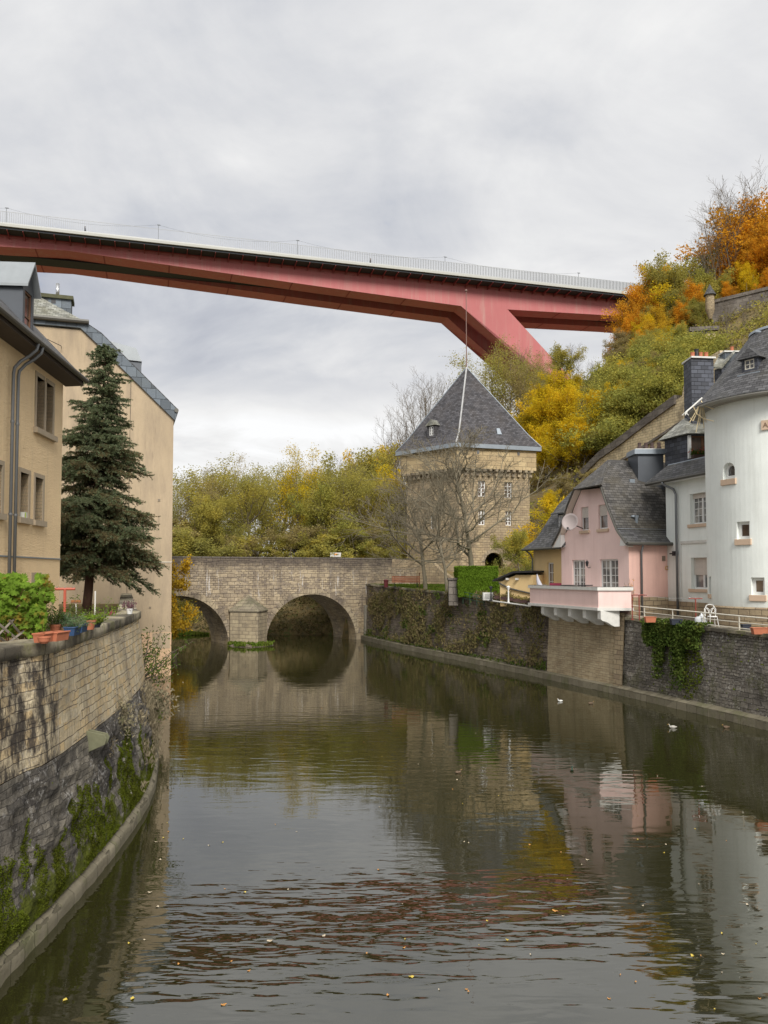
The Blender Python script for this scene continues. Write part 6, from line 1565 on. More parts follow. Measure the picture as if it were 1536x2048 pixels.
# ================================================================== vegetation
LM = {
 'dead': leafmat('dead stalks', [(.16, .13, .085), (.24, .20, .13), (.30, .26, .17), (.14, .15, .07)], 1.2, .2),
 'gold': leafmat('gold orange leaves', [(.24, .17, .03), (.46, .30, .03), (.66, .42, .035), (.70, .46, .05)], .6, .4),
 'olive': leafmat('olive autumn leaves', [(.23, .225, .085), (.32, .30, .085), (.42, .365, .08), (.54, .42, .08)], .3, .5, 3.5),
 'yellow': leafmat('yellow autumn leaves', [(.30, .27, .03), (.55, .42, .025), (.76, .53, .025), (.8, .52, .04)], .35, .45),
 'orange': leafmat('orange autumn leaves', [(.32, .19, .04), (.56, .29, .03), (.80, .39, .03), (.82, .50, .05)], .35, .45),
 'green': leafmat('green leaves', [(.19, .20, .06), (.29, .30, .075), (.42, .38, .08), (.60, .46, .08)], .35, .45),
 'brown': leafmat('brownish olive leaves', [(.22, .17, .10), (.31, .25, .12), (.39, .32, .11), (.42, .31, .12)], .5, .4),
 'spruce': leafmat('spruce needles', [(.07, .085, .038), (.105, .13, .06), (.15, .185, .10), (.21, .25, .155)], .9, .15, 4.0),
 'spruced': leafmat('dying spruce needles', [(.085, .065, .045), (.12, .10, .05), (.17, .145, .07), (.10, .13, .07)], .9, .15, 4.0),
 'hedge': leafmat('hedge leaves', [(.11, .18, .02), (.15, .25, .025), (.20, .31, .035), (.27, .36, .06)], .8, .3, 9),
 'vine': leafmat('vine leaves', [(.22, .10, .03), (.30, .20, .04), (.13, .20, .03), (.17, .28, .035), (.22, .35, .045), (.40, .46, .07)], 2.6, .45, 3),
 'ivy': leafmat('ivy leaves', [(.035, .06, .015), (.06, .095, .02), (.10, .135, .03), (.16, .15, .03)], .9, .2),
 'dry': leafmat('dry creeper', [(.125, .105, .065), (.18, .15, .085), (.23, .18, .09), (.17, .165, .06), (.31, .22, .10)], .8, .3),
 'moss': leafmat('moss tufts', [(.05, .05, .012), (.075, .085, .012), (.10, .125, .014), (.14, .18, .02)], .9, .2),
 'redf': plain('red petals', (.5, .02, .02), .6), 'grass': leafmat('grass blades', [(.06, .10, .015), (.09, .15, .02), (.14, .18, .03), (.2, .18, .05)], 1.0, .3),
 'bluegreen': leafmat('blue green herbs', [(.06, .11, .06), (.10, .17, .09), (.16, .22, .10), (.20, .26, .08)], 2, .3),
}
def barkmat(name, c): 
    n = NT(name); f = n.noise(n.map(n.tc(), (3, 3, .8)), 3, 5, .65); return n.fin(n.mix(f, mul(c, .6), mul(c, 1.4)), .95, n.bump(f, .02), 0, .1)
BK = barkmat('bark', (.15, .125, .095)); BKG = barkmat('greenish bark', (.20, .175, .125)); BKR = barkmat('spruce bark', (.095, .055, .04))
def leaf_mesh(name, pos, size, rng, flat=0.0, up=None, asp=.6, dirs=None):
    n_ = len(pos); a = rng.normal(size=(n_, 3)); 
    if dirs is not None: a = dirs + a * .35
    a /= np.linalg.norm(a, axis=1)[:, None]
    b = rng.normal(size=(n_, 3))
    if flat: b[:, 2] *= (1 - flat); a[:, 2] *= (1 - flat)
    b = np.cross(a, b); b /= np.linalg.norm(b, axis=1)[:, None] + 1e-9
    s = size * rng.uniform(.6, 1.3, size=(n_, 1))
    bend = np.cross(a, b) * s * .25
    Vv = np.stack([pos - a * s, pos - b * s * asp + bend, pos + a * s, pos + b * s * asp + bend], 1).reshape(-1, 3)
    return npmesh(name, Vv, 4)
def grow(rng, H, tr, nl=(9, 6, 6), ratio=(.55, .5, .45), fork=.28, ang=(50, 45, 45), up=(.25, .15, .08), wig=.16, shape='round', seglen=None, trunk_top=.85, lean=(0, 0), minr=.006, sweep=0):
    pls = []          # (level, pts, radii)
    def rotdir(d, ang_, az):
        a = d.cross(V((0, 0, 1))); a = V((1, 0, 0)) if a.length < .05 else a.normalized()
        b = d.cross(a); return (d * math.cos(ang_) + (a * math.cos(az) + b * math.sin(az)) * math.sin(ang_)).normalized()
    def branch(p, d, L_, r, lvl):
        k = (7, 6, 4, 3)[min(lvl, 3)]; pts = [p.copy()]; rs = [r]; dd = d.copy()
        for i in range(k):
            dd = (dd + V(rng.normal(size=3)) * wig * (1 if lvl else .35) + V((0, 0, up[min(lvl, 2)] if lvl else .0))).normalized()
            if lvl == 0: dd = (dd + V((lean[0], lean[1], 0)) / k).normalized()
            pts.append(pts[-1] + dd * (L_ / k)); rs.append(max(minr * .6, r * (1 - .75 * (i + 1) / k)))
        pls.append((lvl, pts, rs))
        if lvl >= len(nl): return
        nb = nl[lvl]; az0 = rng.uniform(0, 6.28)
        for j in range(nb):
            t = fork + (1 - fork) * (j + rng.uniform(.1, .9)) / nb if lvl == 0 else .2 + .8 * (j + rng.uniform(0, 1)) / nb
            t = min(.99, t); x = t * k; i = int(x); f = x - i
            q_ = pts[i].lerp(pts[i + 1], f); rr = rs[i] * (1 - f) + rs[i + 1] * f
            dl = (pts[i + 1] - pts[i]).normalized()
            an = R(ang[min(lvl, 2)] * rng.uniform(.7, 1.25))
            if lvl == 0:
                sh = {'round': math.sin(PI * min(1, .25 + .72 * (t - fork) / (1 - fork))), 'cone': 1.05 - .85 * (t - fork) / (1 - fork), 'vase': .55 + .6 * math.sin(PI * (t - fork) / (1 - fork) * .8), 'spread': 1.15 - .6 * (t - fork) / (1 - fork)}[shape]
                an *= (1.15 - .55 * (t - fork) / (1 - fork))
            else: sh = 1.0 - .45 * t
            branch(q_, rotdir(dl, an, az0 + j * 2.4 + rng.uniform(-.4, .4)), L_ * ratio[min(lvl, 2)] * sh * rng.uniform(.75, 1.2), max(minr, rr * .62), lvl + 1)
    branch(V((0, 0, -.3)), V((0, 0, 1)), H * trunk_top + .3, tr, 0)
    return pls
def branches_mesh(pls, name, mat, parent, lv=(0, 9)):
    mb = MB()
    for l, pts, rs in pls:
        if lv[0] <= l <= lv[1]: mb.tube(pts, rs, (9, 6, 4, 3)[min(l, 3)], cap=False)
    me = bpy.data.meshes.new(name); me.from_pydata([tuple(v) for v in mb.v], [], mb.f); me.update()
    for p_ in me.polygons: p_.use_smooth = True
    return link(name, me, mat, parent)
def crown_pts(pls, rng, minl, per, spread):
    ps = []
    for l, pts, rs in pls:
        if l >= minl:
            n_ = max(1, int(per * (pts[-1] - pts[0]).length * rng.uniform(.4, 1.6)))
            for _ in range(n_):
                x = rng.uniform(.15, 1) * (len(pts) - 1); i = min(len(pts) - 2, int(x)); q_ = pts[i].lerp(pts[i + 1], x - i); ps.append(q_)
    ps = np.array([tuple(p_) for p_ in ps]); return ps + rng.normal(size=ps.shape) * spread
class Proto: pass
def tree_proto(name, seed, H, tr, leaf=None, per=30, lsize=.14, spread=.16, minl=2, bark=BK, label='', cat='tree', **kw):
    rng = np.random.default_rng(seed); root = thing(name, label, cat, (0, 0, 0)); pls = grow(rng, H, tr, **kw)
    branches_mesh(pls, 'trunk', bark, root, (0, 2) if leaf else (0, 1))
    if leaf:
        ps = crown_pts(pls, rng, minl, per, spread); o = link('crown', leaf_mesh('crown', ps, lsize, rng), LM[leaf], root)
        zmax = ps[:, 2].max()
    else:
        branches_mesh(pls, 'twigs', bark, root, (2, 9)); zmax = max(p_[-1].z for _, p_, _ in pls)
    pr = Proto(); pr.root = root; pr.H = float(zmax); pr.used = False
    r_ = max(math.hypot(q_.x, q_.y) for _, p_, _ in pls for q_ in p_); pr.R = r_
    return pr
def put_tree(pr, x, y, ztopv, label, group, leaf=None, rz=None, wide=1.0, z0=None, bark=None):
    z0 = ground(x, y) - .1 if z0 is None else z0
    s_ = (ztopv - z0) / pr.H; rz = random.uniform(0, 6.28) if rz is None else rz
    mats = {}
    if leaf: mats['crown'] = LM[leaf]
    if not pr.used:
        pr.used = True; o = pr.root; o.location = (x, y, z0); o.rotation_euler = (0, 0, rz); o.scale = (s_ * wide, s_ * wide, s_); o['label'] = label
        if group: o['group'] = group
        for c in o.children:
            if c.name.split('.')[0] in mats: c.material_slots[0].link = 'OBJECT'; c.material_slots[0].material = mats[c.name.split('.')[0]]
    else:
        o = dup(pr.root, (x, y, z0), rz, (s_ * wide, s_ * wide, s_), label, group, mats)
        if not group and 'group' in o: del o['group']
    return o
def at_px(px, py, Y): q_ = P(px, py, Y); return q_
# prototypes
PA = tree_proto('broadleaf_tree', 11, 12, .22, 'olive', per=24, lsize=.09, spread=.36, minr=.009, fork=.2, shape='round', nl=(14, 8, 7), ang=(58, 48, 45))
PB = tree_proto('broadleaf_tree', 12, 12, .2, 'olive', per=20, lsize=.09, spread=.38, minr=.009, fork=.2, shape='vase', nl=(12, 7, 6), ang=(42, 42, 45), up=(.3, .2, .1))
PC = tree_proto('broadleaf_tree', 13, 12, .2, 'yellow', per=36, lsize=.115, spread=.32, fork=.12, shape='round', nl=(14, 7, 6), ang=(62, 48, 48))
PD = tree_proto('broadleaf_tree', 14, 12, .22, 'orange', per=36, lsize=.12, spread=.32, fork=.12, shape='spread', nl=(14, 8, 6), ang=(62, 50, 48))
PE = tree_proto('bare_tree', 15, 12, .2, None, fork=.25, shape='vase', nl=(14, 10, 9), ratio=(.55, .5, .5), ang=(44, 42, 40), up=(.25, .2, .12), minr=.010)
PF = tree_proto('broadleaf_tree', 16, 12, .2, 'brown', per=14, lsize=.085, spread=.34, minr=.009, fork=.2, shape='vase', nl=(12, 7, 7), ang=(46, 42, 45))
# row beyond the stone bridge
GB = 'autumn trees growing beyond the stone bridge'
row = [(338, 960, 84, PB, 'olive', 1.0), (362, 938, 96, PB, 'brown', 1.1), (396, 925, 88, PF, None, 1.1), (432, 908, 92, PA, 'olive', 1.15), (470, 905, 97, PF, None, 1.1), (503, 925, 87, PA, 'olive', 1.1),
       (545, 920, 94, PB, 'olive', 1.1), (600, 884, 90, PB, 'yellow', .95), (640, 912, 97, PA, 'olive', 1.1), (690, 918, 86, PA, 'olive', 1.1), (712, 900, 96, PE, None, 1.0),
       (748, 925, 88, PA, 'olive', 1.1), (655, 960, 84, PC, 'green', 1.0), (420, 985, 84, PC, 'olive', 1.05), (330, 900, 110, PF, None, 1.2), (780, 960, 92, PC, 'olive', 1.0), (575, 960, 100, PF, None, 1.1), (480, 960, 104, PB, 'olive', 1.2)]
for i, (px, py, Y, pr, lf, wd) in enumerate(row):
    q_ = at_px(px, py, Y); sp_ = (px == 600)
    kind = {'olive': 'olive and gold tree in the row beyond the stone bridge', 'brown': 'thin brownish tree in the row beyond the stone bridge', 'yellow': 'tallest, sparsest gold crowned tree rising above the row beyond the stone bridge', 'green': 'greener low tree in the row beyond the stone bridge', None: 'thin brownish tree in the row beyond the stone bridge'}[lf]
    if pr is PE: kind = 'leafless tree showing above the row beyond the stone bridge'
    put_tree(pr, q_.x, q_.y, q_.z, kind, None if (sp_ or lf == 'green' or pr is PE) else GB, lf, wide=wd)
# orange tree at the water edge beside the ochre house
PG = tree_proto('orange_tree', 21, 9, .16, 'orange', per=60, lsize=.10, spread=.16, fork=.06, shape='round', nl=(14, 8, 6), ang=(70, 50, 50), up=(.05, .0, -.02), cat='tree')
q_ = P(352, 1012, 59); put_tree(PG, P(305, 1200, 59).x, 59, q_.z, 'orange leaved tree hanging over the water beside the ochre house', None, 'gold', z0=.6, wide=.78)
q_ = P(350, 1200, 62); put_tree(PC, P(325, 1200, 64).x, 64, P(340, 1150, 64).z, 'low yellow green bush under the orange tree by the left arch', None, 'olive', z0=.2, wide=1.9)
low = [(352, 1040, 80), (375, 1020, 83), (400, 1045, 82), (425, 1030, 84), (450, 1050, 83), (475, 1035, 84), (498, 1055, 83), (572, 1058, 83), (595, 1045, 85), (620, 1035, 84), (645, 1045, 82), (668, 1030, 85), (695, 1040, 83), (720, 1035, 85), (745, 1030, 84), (770, 1040, 83)]
for i, (px, py, Y) in enumerate(low):
    q_ = at_px(px, py + 12, Y); put_tree((PC, PG, PA)[i % 3], q_.x, q_.y, q_.z, 'low bushy tree at the parapet in the row beyond the stone bridge', 'low bushy trees behind the bridge parapet', ('olive', 'brown', 'olive', 'green', 'brown')[i % 5], wide=1.7)
for i, (px, py, Y) in enumerate(((372, 965, 100), (412, 950, 101), (448, 935, 103), (520, 945, 101), (618, 930, 102), (670, 935, 103), (735, 930, 102), (560, 925, 106))):
    q_ = at_px(px, py, Y); put_tree((PB, PA)[i % 2], q_.x, q_.y, q_.z, 'olive and gold tree in the row beyond the stone bridge', GB, 'olive', wide=1.25)
# hillside
GH = 'autumn trees covering the hillside'
hs = [ # px, py(top), Y, proto, leaf, wide
 (735, 905, 100, PA, 'olive', 1.1), (765, 885, 104, PC, 'olive', 1.0), (790, 880, 112, PC, 'yellow', 1.0), (775, 925, 96, PC, 'yellow', 1.0), (1000, 690, 104, PF, 'brown', 1.0),
 (965, 700, 106, PB, 'olive', 1.1), (1040, 720, 112, PB, 'olive', 1.1), (1105, 735, 100, PC, 'yellow', 1.0), (1075, 800, 95, PC, 'yellow', .9), (1120, 800, 96, PC, 'yellow', 1.0), (1150, 745, 112, PC, 'yellow', 1.0),
 (1095, 880, 92, PC, 'yellow', 1.0), (1125, 905, 93, PC, 'olive', 1.0), (1180, 785, 104, PC, 'yellow', 1.0), (1205, 820, 100, PC, 'yellow', .9), (1165, 850, 96, PA, 'olive', 1.0),
 (1075, 930, 90, PC, 'brown', 1.0), (1130, 945, 84, PC, 'brown', 1.2), (1150, 905, 88, PC, 'brown', 1.1), (1180, 880, 91, PC, 'yellow', 1.1), (1140, 860, 93, PC, 'yellow', 1.1), (1190, 935, 81, PC, 'brown', 1.3), (1225, 940, 77, PF, 'brown', 1.5), (1260, 935, 73, PF, 'brown', 1.5), (1215, 860, 95, PC, 'olive', 1.0), (1060, 850, 97, PC, 'yellow', 1.0), (1235, 790, 99, PC, 'olive', .9), (1105, 975, 82, PC, 'yellow', .9), (1165, 960, 80, PF, 'brown', 1.1), (1195, 895, 90, PF, 'brown', 1.0),
 (1285, 590, 122, PD, 'orange', 1.0), (1310, 530, 128, PD, 'orange', 1.0), (1300, 625, 114, PC, 'yellow', .9), (1345, 515, 126, PC, 'olive', 1.05), (1378, 505, 130, PC, 'green', 1.1), (1350, 600, 116, PD, 'orange', 1.0),
 (1385, 590, 116, PC, 'green', 1.0), (1285, 655, 110, PD, 'orange', .9), (1330, 650, 110, PC, 'yellow', .95), (1365, 640, 110, PD, 'orange', .9),
 (1300, 560, 124, PD, 'orange', 1.2), (1325, 525, 124, PC, 'yellow', 1.1), (1360, 530, 122, PC, 'olive', 1.2), (1395, 540, 122, PC, 'green', 1.1), (1335, 575, 118, PC, 'olive', 1.1), (1370, 560, 118, PD, 'orange', 1.1), (1405, 600, 115, PC, 'olive', 1.1), (1290, 640, 112, PC, 'gold', 1.1), (1315, 600, 116, PD, 'gold', 1.2), (1280, 560, 126, PD, 'orange', 1.0), (1350, 670, 106, PC, 'olive', 1.1),
 (1440, 500, 126, PD, 'orange', 1.1), (1470, 455, 128, PD, 'orange', 1.2), (1500, 400, 128, PD, 'orange', 1.2), (1545, 352, 126, PD, 'orange', 1.2), (1520, 470, 120, PD, 'orange', 1.1), (1560, 440, 118, PD, 'orange', 1.1),
 (1490, 520, 118, PC, 'yellow', 1.0), (1455, 560, 118, PD, 'orange', 1.0), (1530, 540, 114, PD, 'orange', 1.0), (1580, 500, 112, PD, 'orange', 1.0),
 (1500, 640, 100, PF, 'brown', 1.0), (1540, 655, 96, PC, 'olive', 1.0), (1470, 660, 97, PF, 'brown', 1.0), (1530, 610, 104, PC, 'green', .9),
 (1262, 612, 120, PD, 'orange', .9), (1275, 660, 116, PC, 'orange', .9), (1262, 700, 114, PC, 'olive', 1.0), (985, 672, 108, PF, 'olive', 1.2), (1015, 690, 112, PB, 'brown', 1.2), (1060, 715, 108, PB, 'olive', 1.2), (1090, 700, 116, PF, 'brown', 1.2), (1110, 690, 122, PC, 'olive', 1.1), (1080, 765, 104, PC, 'yellow', 1.1), (1400, 560, 122, PC, 'olive', 1.1), (1420, 520, 128, PD, 'orange', 1.1),
 (1110, 770, 92, PC, 'yellow', 1.1), (1145, 765, 90, PC, 'yellow', 1.1), (1180, 775, 90, PC, 'yellow', 1.1), (1215, 790, 89, PC, 'yellow', 1.1), (1235, 800, 92, PC, 'gold', 1.0), (1130, 830, 88, PC, 'yellow', 1.1), (1165, 840, 87, PC, 'yellow', 1.1), (1085, 840, 90, PC, 'yellow', 1.0), (1200, 850, 86, PF, 'brown', 1.3),
 (1215, 705, 122, PC, 'green', 1.1), (1245, 700, 116, PC, 'green', 1.1), (1275, 705, 110, PC, 'olive', 1.0), (1190, 740, 114, PA, 'green', 1.1)]
desc = {'gold': 'golden orange tree in the mass on the upper hillside', 'orange': 'orange leaved tree in the mass on the upper hillside', 'yellow': 'bright yellow tree in the mass on the hillside right of the gate tower', 'olive': 'olive yellow tree in the mass on the hillside', 'green': 'green leaved tree in the mass on the hillside slope', 'brown': 'thin brownish tree in the mass on the hillside'}
for (px, py, Y, pr, lf, wd) in hs:
    q_ = at_px(px, py, Y); put_tree(pr, q_.x, q_.y, q_.z, desc[lf], GH, lf, wide=wd)
# leafless trees on the skyline
for (px, py, Y, wd, lb) in ((835, 750, 108, 1.0, 'leafless tree rising behind the left slope of the pyramid roof'), (800, 815, 106, .9, 'leafless tree, shorter one left of the pyramid roof'), (868, 728, 112, 1.0, 'leafless tree just left of the pyramid roof tip'),
                            (1140, 680, 124, 1.0, 'leafless tree right of the slanted bridge leg'), (1185, 715, 126, .8, 'small leafless tree under the right end of the red bridge'), (1258, 590, 124, .7, 'bare thin tree in front of the right end of the red bridge'),
                            (1420, 430, 124, 1.0, 'leafless tree on the skyline above the watch turret'), (1455, 355, 126, 1.2, 'tallest leafless tree on the skyline beside the orange trees'), (1500, 350, 132, 1.1, 'leafless crown behind the topmost orange trees'),
                            (1455, 590, 99, 1.0, 'leafless tree in front of the rampart wall'), (1490, 600, 97, .9, 'leafless tree in front of the rampart wall, next to the mint tower roof'), (1040, 690, 116, .8, 'leafless twiggy tree between pyramid tip and bridge leg')):
    q_ = at_px(px, py, Y); put_tree(PE, q_.x, q_.y, q_.z, lb, None, None, wide=wd)
# three spreading trees in front of the gate tower
PT1 = tree_proto('bare_tree', 31, 10, .185, None, bark=BKG, fork=.26, shape='spread', nl=(15, 11, 12), ratio=(.68, .48, .5), ang=(66, 42, 40), up=(.14, .10, .08), wig=.2, minr=.014, trunk_top=.9)
PT2 = tree_proto('bare_tree', 32, 10, .18, None, bark=BKG, fork=.28, shape='spread', nl=(16, 11, 12), ratio=(.64, .48, .5), ang=(64, 42, 40), up=(.12, .10, .08), wig=.2, minr=.014, trunk_top=.9)
for (px, Y, py, pr, wd, rz, lb) in ((851, 62.0, 900, PT1, 1.15, .4, 'spreading leafless tree beside the orange bench'), (895, 58.5, 935, PT2, 1.0, 2.2, 'leafless tree between the bench tree and the clipped hedge'), (944, 62.5, 845, PT2, 1.2, 4.0, 'largest leafless spreading tree behind the clipped hedge')):
    b = P(px, 1150, Y); q_ = P(px, py, Y); put_tree(pr, b.x, b.y, q_.z, lb, None, None, rz=rz, wide=wd)
q_ = P(1075, 1090, 56); put_tree(PC, q_.x, q_.y + 6, P(1072, 1055, 62).z, 'green and yellow shrub beside the yellow annex wall', None, 'green', wide=1.0)
for k, (px, py, Y, lf) in enumerate(((1100, 1010, 66, 'yellow'), (1125, 985, 70, 'yellow'), (1085, 1020, 72, 'brown'))):
    q_ = P(px, py, Y); put_tree(PC if lf == 'yellow' else PF, q_.x, q_.y, q_.z, 'yellow shrub climbing behind the annex roof of the pink house' if lf == 'yellow' else 'brown thicket between gate tower and pink house', None if lf != 'yellow' else 'yellow shrubs behind the annex roof', lf, wide=1.3)
# bushes on the open green slope above the fortress wall
rngb = np.random.default_rng(5)
def bush_mesh(seed, n_=7800, ls=.075):
    rng = np.random.default_rng(seed); ps = []
    for k in range(26):
        c = np.array([rng.normal() * .75, rng.normal() * .75, rng.uniform(.2, 1.3)]); ps.append(c + rng.normal(size=(n_ // 26, 3)) * np.array([.38, .38, .28]))
    ps = np.concatenate(ps); ps[:, 2] = np.abs(ps[:, 2]); return leaf_mesh('foliage', ps, ls, rng)
shr = []
for k in range(3):
    r_ = thing('shrub', 'shrub', 'shrub', (0, 0, 0)); link('foliage', bush_mesh(40 + k), LM['green'], r_)
    mb = MB(); 
    for j in range(5): mb.tube([V((0, 0, -.2)), V((math.cos(j * 1.3) * .3, math.sin(j * 1.3) * .3, .6)), V((math.cos(j * 1.3) * .6, math.sin(j * 1.3) * .6, 1.2))], .03, 4)
    mb.build('stem', BK, r_); pr = Proto(); pr.root = r_; pr.used = False; pr.H = 1.7; shr.append(pr)
cnt = 0
for i in range(900):
    if cnt >= 80: break
    px = rngb.uniform(1215, 1400); py = rngb.uniform(690, 900)
    Y = None
    for Yt in np.arange(80, 125, .5):
        q_ = P(px, py, Yt)
        if q_.z <= ground(q_.x, Yt): Y = Yt; break
    if Y is None: continue
    ln = 1000 if px < 1150 else interp(px, [1150, 1368, 1400], [965, 790, 740])
    if py > ln - 8: continue
    gg = px > 1215
    lf = str(rngb.choice(['green', 'green', 'green', 'olive', 'olive', 'brown', 'yellow'] if gg else ['yellow', 'yellow', 'olive', 'brown']))
    put_tree(shr[cnt % 3], q_.x, Y, ground(q_.x, Y) + rngb.uniform(1.2, 3.0), 'one of the shrubs covering the slope above the fortress wall', 'shrubs on the slope above the fortress wall', lf, wide=rngb.uniform(.9, 1.3)); cnt += 1
cnt = 0
for i in range(900):
    if cnt >= 34: break
    px = rngb.uniform(1245, 1395); py = rngb.uniform(715, 860); Y = None
    for Yt in np.arange(80, 125, .5):
        q_ = P(px, py, Yt)
        if q_.z <= ground(q_.x, Yt): Y = Yt; break
    if Y is None or py > (interp(px, [1150, 1368, 1400], [965, 790, 740])) - 5: continue
    lf = str(rngb.choice(['green', 'green', 'olive', 'yellow', 'brown'])); put_tree((PC, PB, PA, PF)[int(rngb.integers(0, 4))], q_.x, Y, ground(q_.x, Y) + rngb.uniform(3, 5.5), 'small loose tree among the shrubs above the fortress wall', 'small trees on the slope above the fortress wall', lf, wide=rngb.uniform(1.1, 1.6)); cnt += 1
# undergrowth over the whole hill
def scatter_under(name, n_clump, xs, ys, lf, seed, cond=None, per=34, ls=.17, hgt=.5):
    rng = np.random.default_rng(seed); ps = []
    while len(ps) < n_clump:
        X = rng.uniform(*xs); Y = rng.uniform(*ys)
        if cond and not cond(X, Y): continue
        c = np.array([X, Y, ground(X, Y)]); m = rng.normal(size=(per, 3)) * np.array([.7, .7, hgt * .6]); m[:, 2] = np.abs(m[:, 2]); ps.append(c + m)
    ps = np.concatenate(ps); o = link(name, leaf_mesh(name, ps, ls, rng), LM[lf]); return tag(o, kind='stuff')
inh = lambda X, Y: hill(X, Y) > 5.2 and X < .5 * Y + 4
scatter_under('undergrowth', 1500, (0, 75), (72, 150), 'olive', 61, inh)
scatter_under('undergrowth', 1000, (0, 75), (72, 150), 'green', 62, lambda X, Y: inh(X, Y) and nz(X, Y, 0, .09) > -.05)
scatter_under('undergrowth', 1200, (0, 75), (72, 150), 'dry', 63, inh)
scatter_under('undergrowth', 620, (-30, -2), (77, 86), 'dry', 64, lambda X, Y: 0 < ground(X, Y) < 6.5, ls=.12)
scatter_under('undergrowth', 260, (-30, 4), (82, 100), 'olive', 65, lambda X, Y: ground(X, Y) > 6, ls=.14, hgt=1.2)
# grassy tip behind the left arch
gq = PZ(370, 1268); mb = MB(); rng = np.random.default_rng(70)
for nm, (cx, cy, rx, ry, n_) in {'grass': (gq.x - 1.0, gq.y - 1.0, 3.6, .9, 2600)}.items():
    a = rng.uniform(0, 6.28, n_); r_ = np.sqrt(rng.uniform(0, 1, n_)); ps = np.stack([cx + rx * r_ * np.cos(a), cy + ry * r_ * np.sin(a), .1 + .45 * (1 - r_) * rng.uniform(0, 1, n_)], 1)
    tag(link('bank_grass', leaf_mesh('bank_grass', ps, .14, rng, dirs=np.array([[0, 0, 1.0]])), LM['grass']), kind='stuff')
    hp = heap('grass_bank', (cx, cy, -.3), 3.6, .45, M['soil'], None, None); hp.scale = (1, .35, 1); tag(hp, kind='structure')
# grass and weeds on the bridge pier footing
rng = np.random.default_rng(71); c_ = BR.p(PW / 2, 0, 1.2); ps = []
for k in range(1700):
    a = rng.uniform(PI, 2 * PI); r_ = rng.uniform(1.0, 1.95) + .25 * mn.noise(V((a * 2, 0, 0)))
    if mn.noise(V((a * 2.2, r_, 5))) < -.12: continue
    ps.append((c_.x + r_ * math.cos(a), c_.y + r_ * math.sin(a), .08 + rng.uniform(0, .25) * (1 + mn.noise(V((a * 5, 1, 1))))))
ps = np.array(ps); tag(link('pier_weeds', leaf_mesh('pier_weeds', ps, .10, rng, dirs=np.array([[0, 0, 1.0]])), LM['grass']), kind='stuff')
# lawn grass
rng = np.random.default_rng(72); n_ = 9000; ps = []
for k in range(n_):
    Yv = 71.8 - 16.5 * rng.uniform(); p_ = RW.at(RW.tY(Yv)); X = p_.x + .6 + 9 * rng.uniform() ** 1.3; ps.append((X, Yv, ground(X, Yv) + .05))
tag(link('lawn_grass', leaf_mesh('lawn_grass', np.array(ps), .07, rng, dirs=np.array([[0, 0, 1.0]])), LM['grass']), kind='stuff')
# clipped hedge
ha, hb_ = P(917, 1190, 54.6), P(997, 1193, 53.4); hz1 = P(950, 1133, 55).z
hd = thing('hedge', 'tall clipped bright green hedge block on the quay wall beside the yellow shed', 'hedge', (ha.x, ha.y, 4.4))
rng = np.random.default_rng(73); L3 = V((hb_.x - ha.x, hb_.y - ha.y, 0)); D3 = V((-.1, 2.4, 0)); z0h = 4.35; ps = []
for k in range(26000):
    u, v, w__ = rng.uniform(size=3); f = rng.integers(0, 6)
    if f <= 2: v = abs(rng.normal()) * .02
    elif f == 3: u = 1 - abs(rng.normal()) * .02 if rng.uniform() < .5 else abs(rng.normal()) * .02
    else: w__ = 1 - abs(rng.normal()) * .025
    bul = .10 * mn.noise(V((u * 4, v * 4, w__ * 4)))
    q_ = V((ha.x, ha.y, z0h)) + L3 * u + D3 * v + V((0, 0, (hz1 - z0h) * w__)) + V((bul, -bul, bul * .6)); ps.append(tuple(q_))
link('crown', leaf_mesh('crown', np.array(ps) - np.array(tuple(OFF[hd])), .05, rng), LM['hedge'], hd)
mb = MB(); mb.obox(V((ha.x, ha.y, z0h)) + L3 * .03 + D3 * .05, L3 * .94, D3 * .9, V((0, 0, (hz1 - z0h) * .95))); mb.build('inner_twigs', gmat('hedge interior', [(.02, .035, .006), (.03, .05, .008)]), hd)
# ------------------------------------------------------------------ creeper on quay wall and ivy
def on_wall(path, t, z, z0=0, z1=4.2, o0=.3, o1=.6, out_=.06):
    c = path.at(t); i = path.inl(t); q_ = c + i * (lerp(o0, o1, (z - z0) / (z1 - z0)) - out_); return (q_.x, q_.y, z)
def wall_plants(name, n_, t0, t1, z0, z1, lf, seed, dens, ls, hang=True, out_=(.03, .25)):
    rng = np.random.default_rng(seed); ps = []
    tries = 0
    while len(ps) < n_ and tries < n_ * 30:
        tries += 1; t = rng.uniform(t0, t1); z = rng.uniform(z0, z1)
        if dens(t, z) < rng.uniform(): continue
        ps.append(on_wall(RW, t, z, out_=rng.uniform(*out_)))
    d_ = np.array([[0, 0, -1.0]]) if hang else None
    return tag(link(name, leaf_mesh(name, np.array(ps), ls, rng, dirs=d_), LM[lf]), kind='stuff')
dA = lambda t, z: max(0, .22 + 1.3 * mn.noise(V((t * .28, z * .45, 1))) + .8 * mn.noise(V((t * 1.1, z * .9, 4))))
wall_plants('dry_creeper', 10500, tA0 + 1, tA1 - .3, .5, 4.8, 'dry', 81, dA, .085)
wall_plants('green_weeds', 1800, tA0 + .5, tA1, .45, 4.6, 'ivy', 82, lambda t, z: 1 if mn.noise(V((t * .5, z * .8, 9))) > .42 or z < .6 else .02, .08)
wall_plants('moss_tufts', 2500, tC0 + 2, RW.tY(24), .5, 3.5, 'moss', 83, lambda t, z: 1 if mn.noise(V((t * .35, z * .5, 19))) > .3 else .02, .05, False, (.0, .06))
ti = RW.tY(P(1330, 1250, 36.3).y)
rng = np.random.default_rng(84); iv = thing('ivy', 'green ivy hanging over the dark quay wall below the railing', 'ivy', on_wall(RW, ti, 3.6)); ps = []
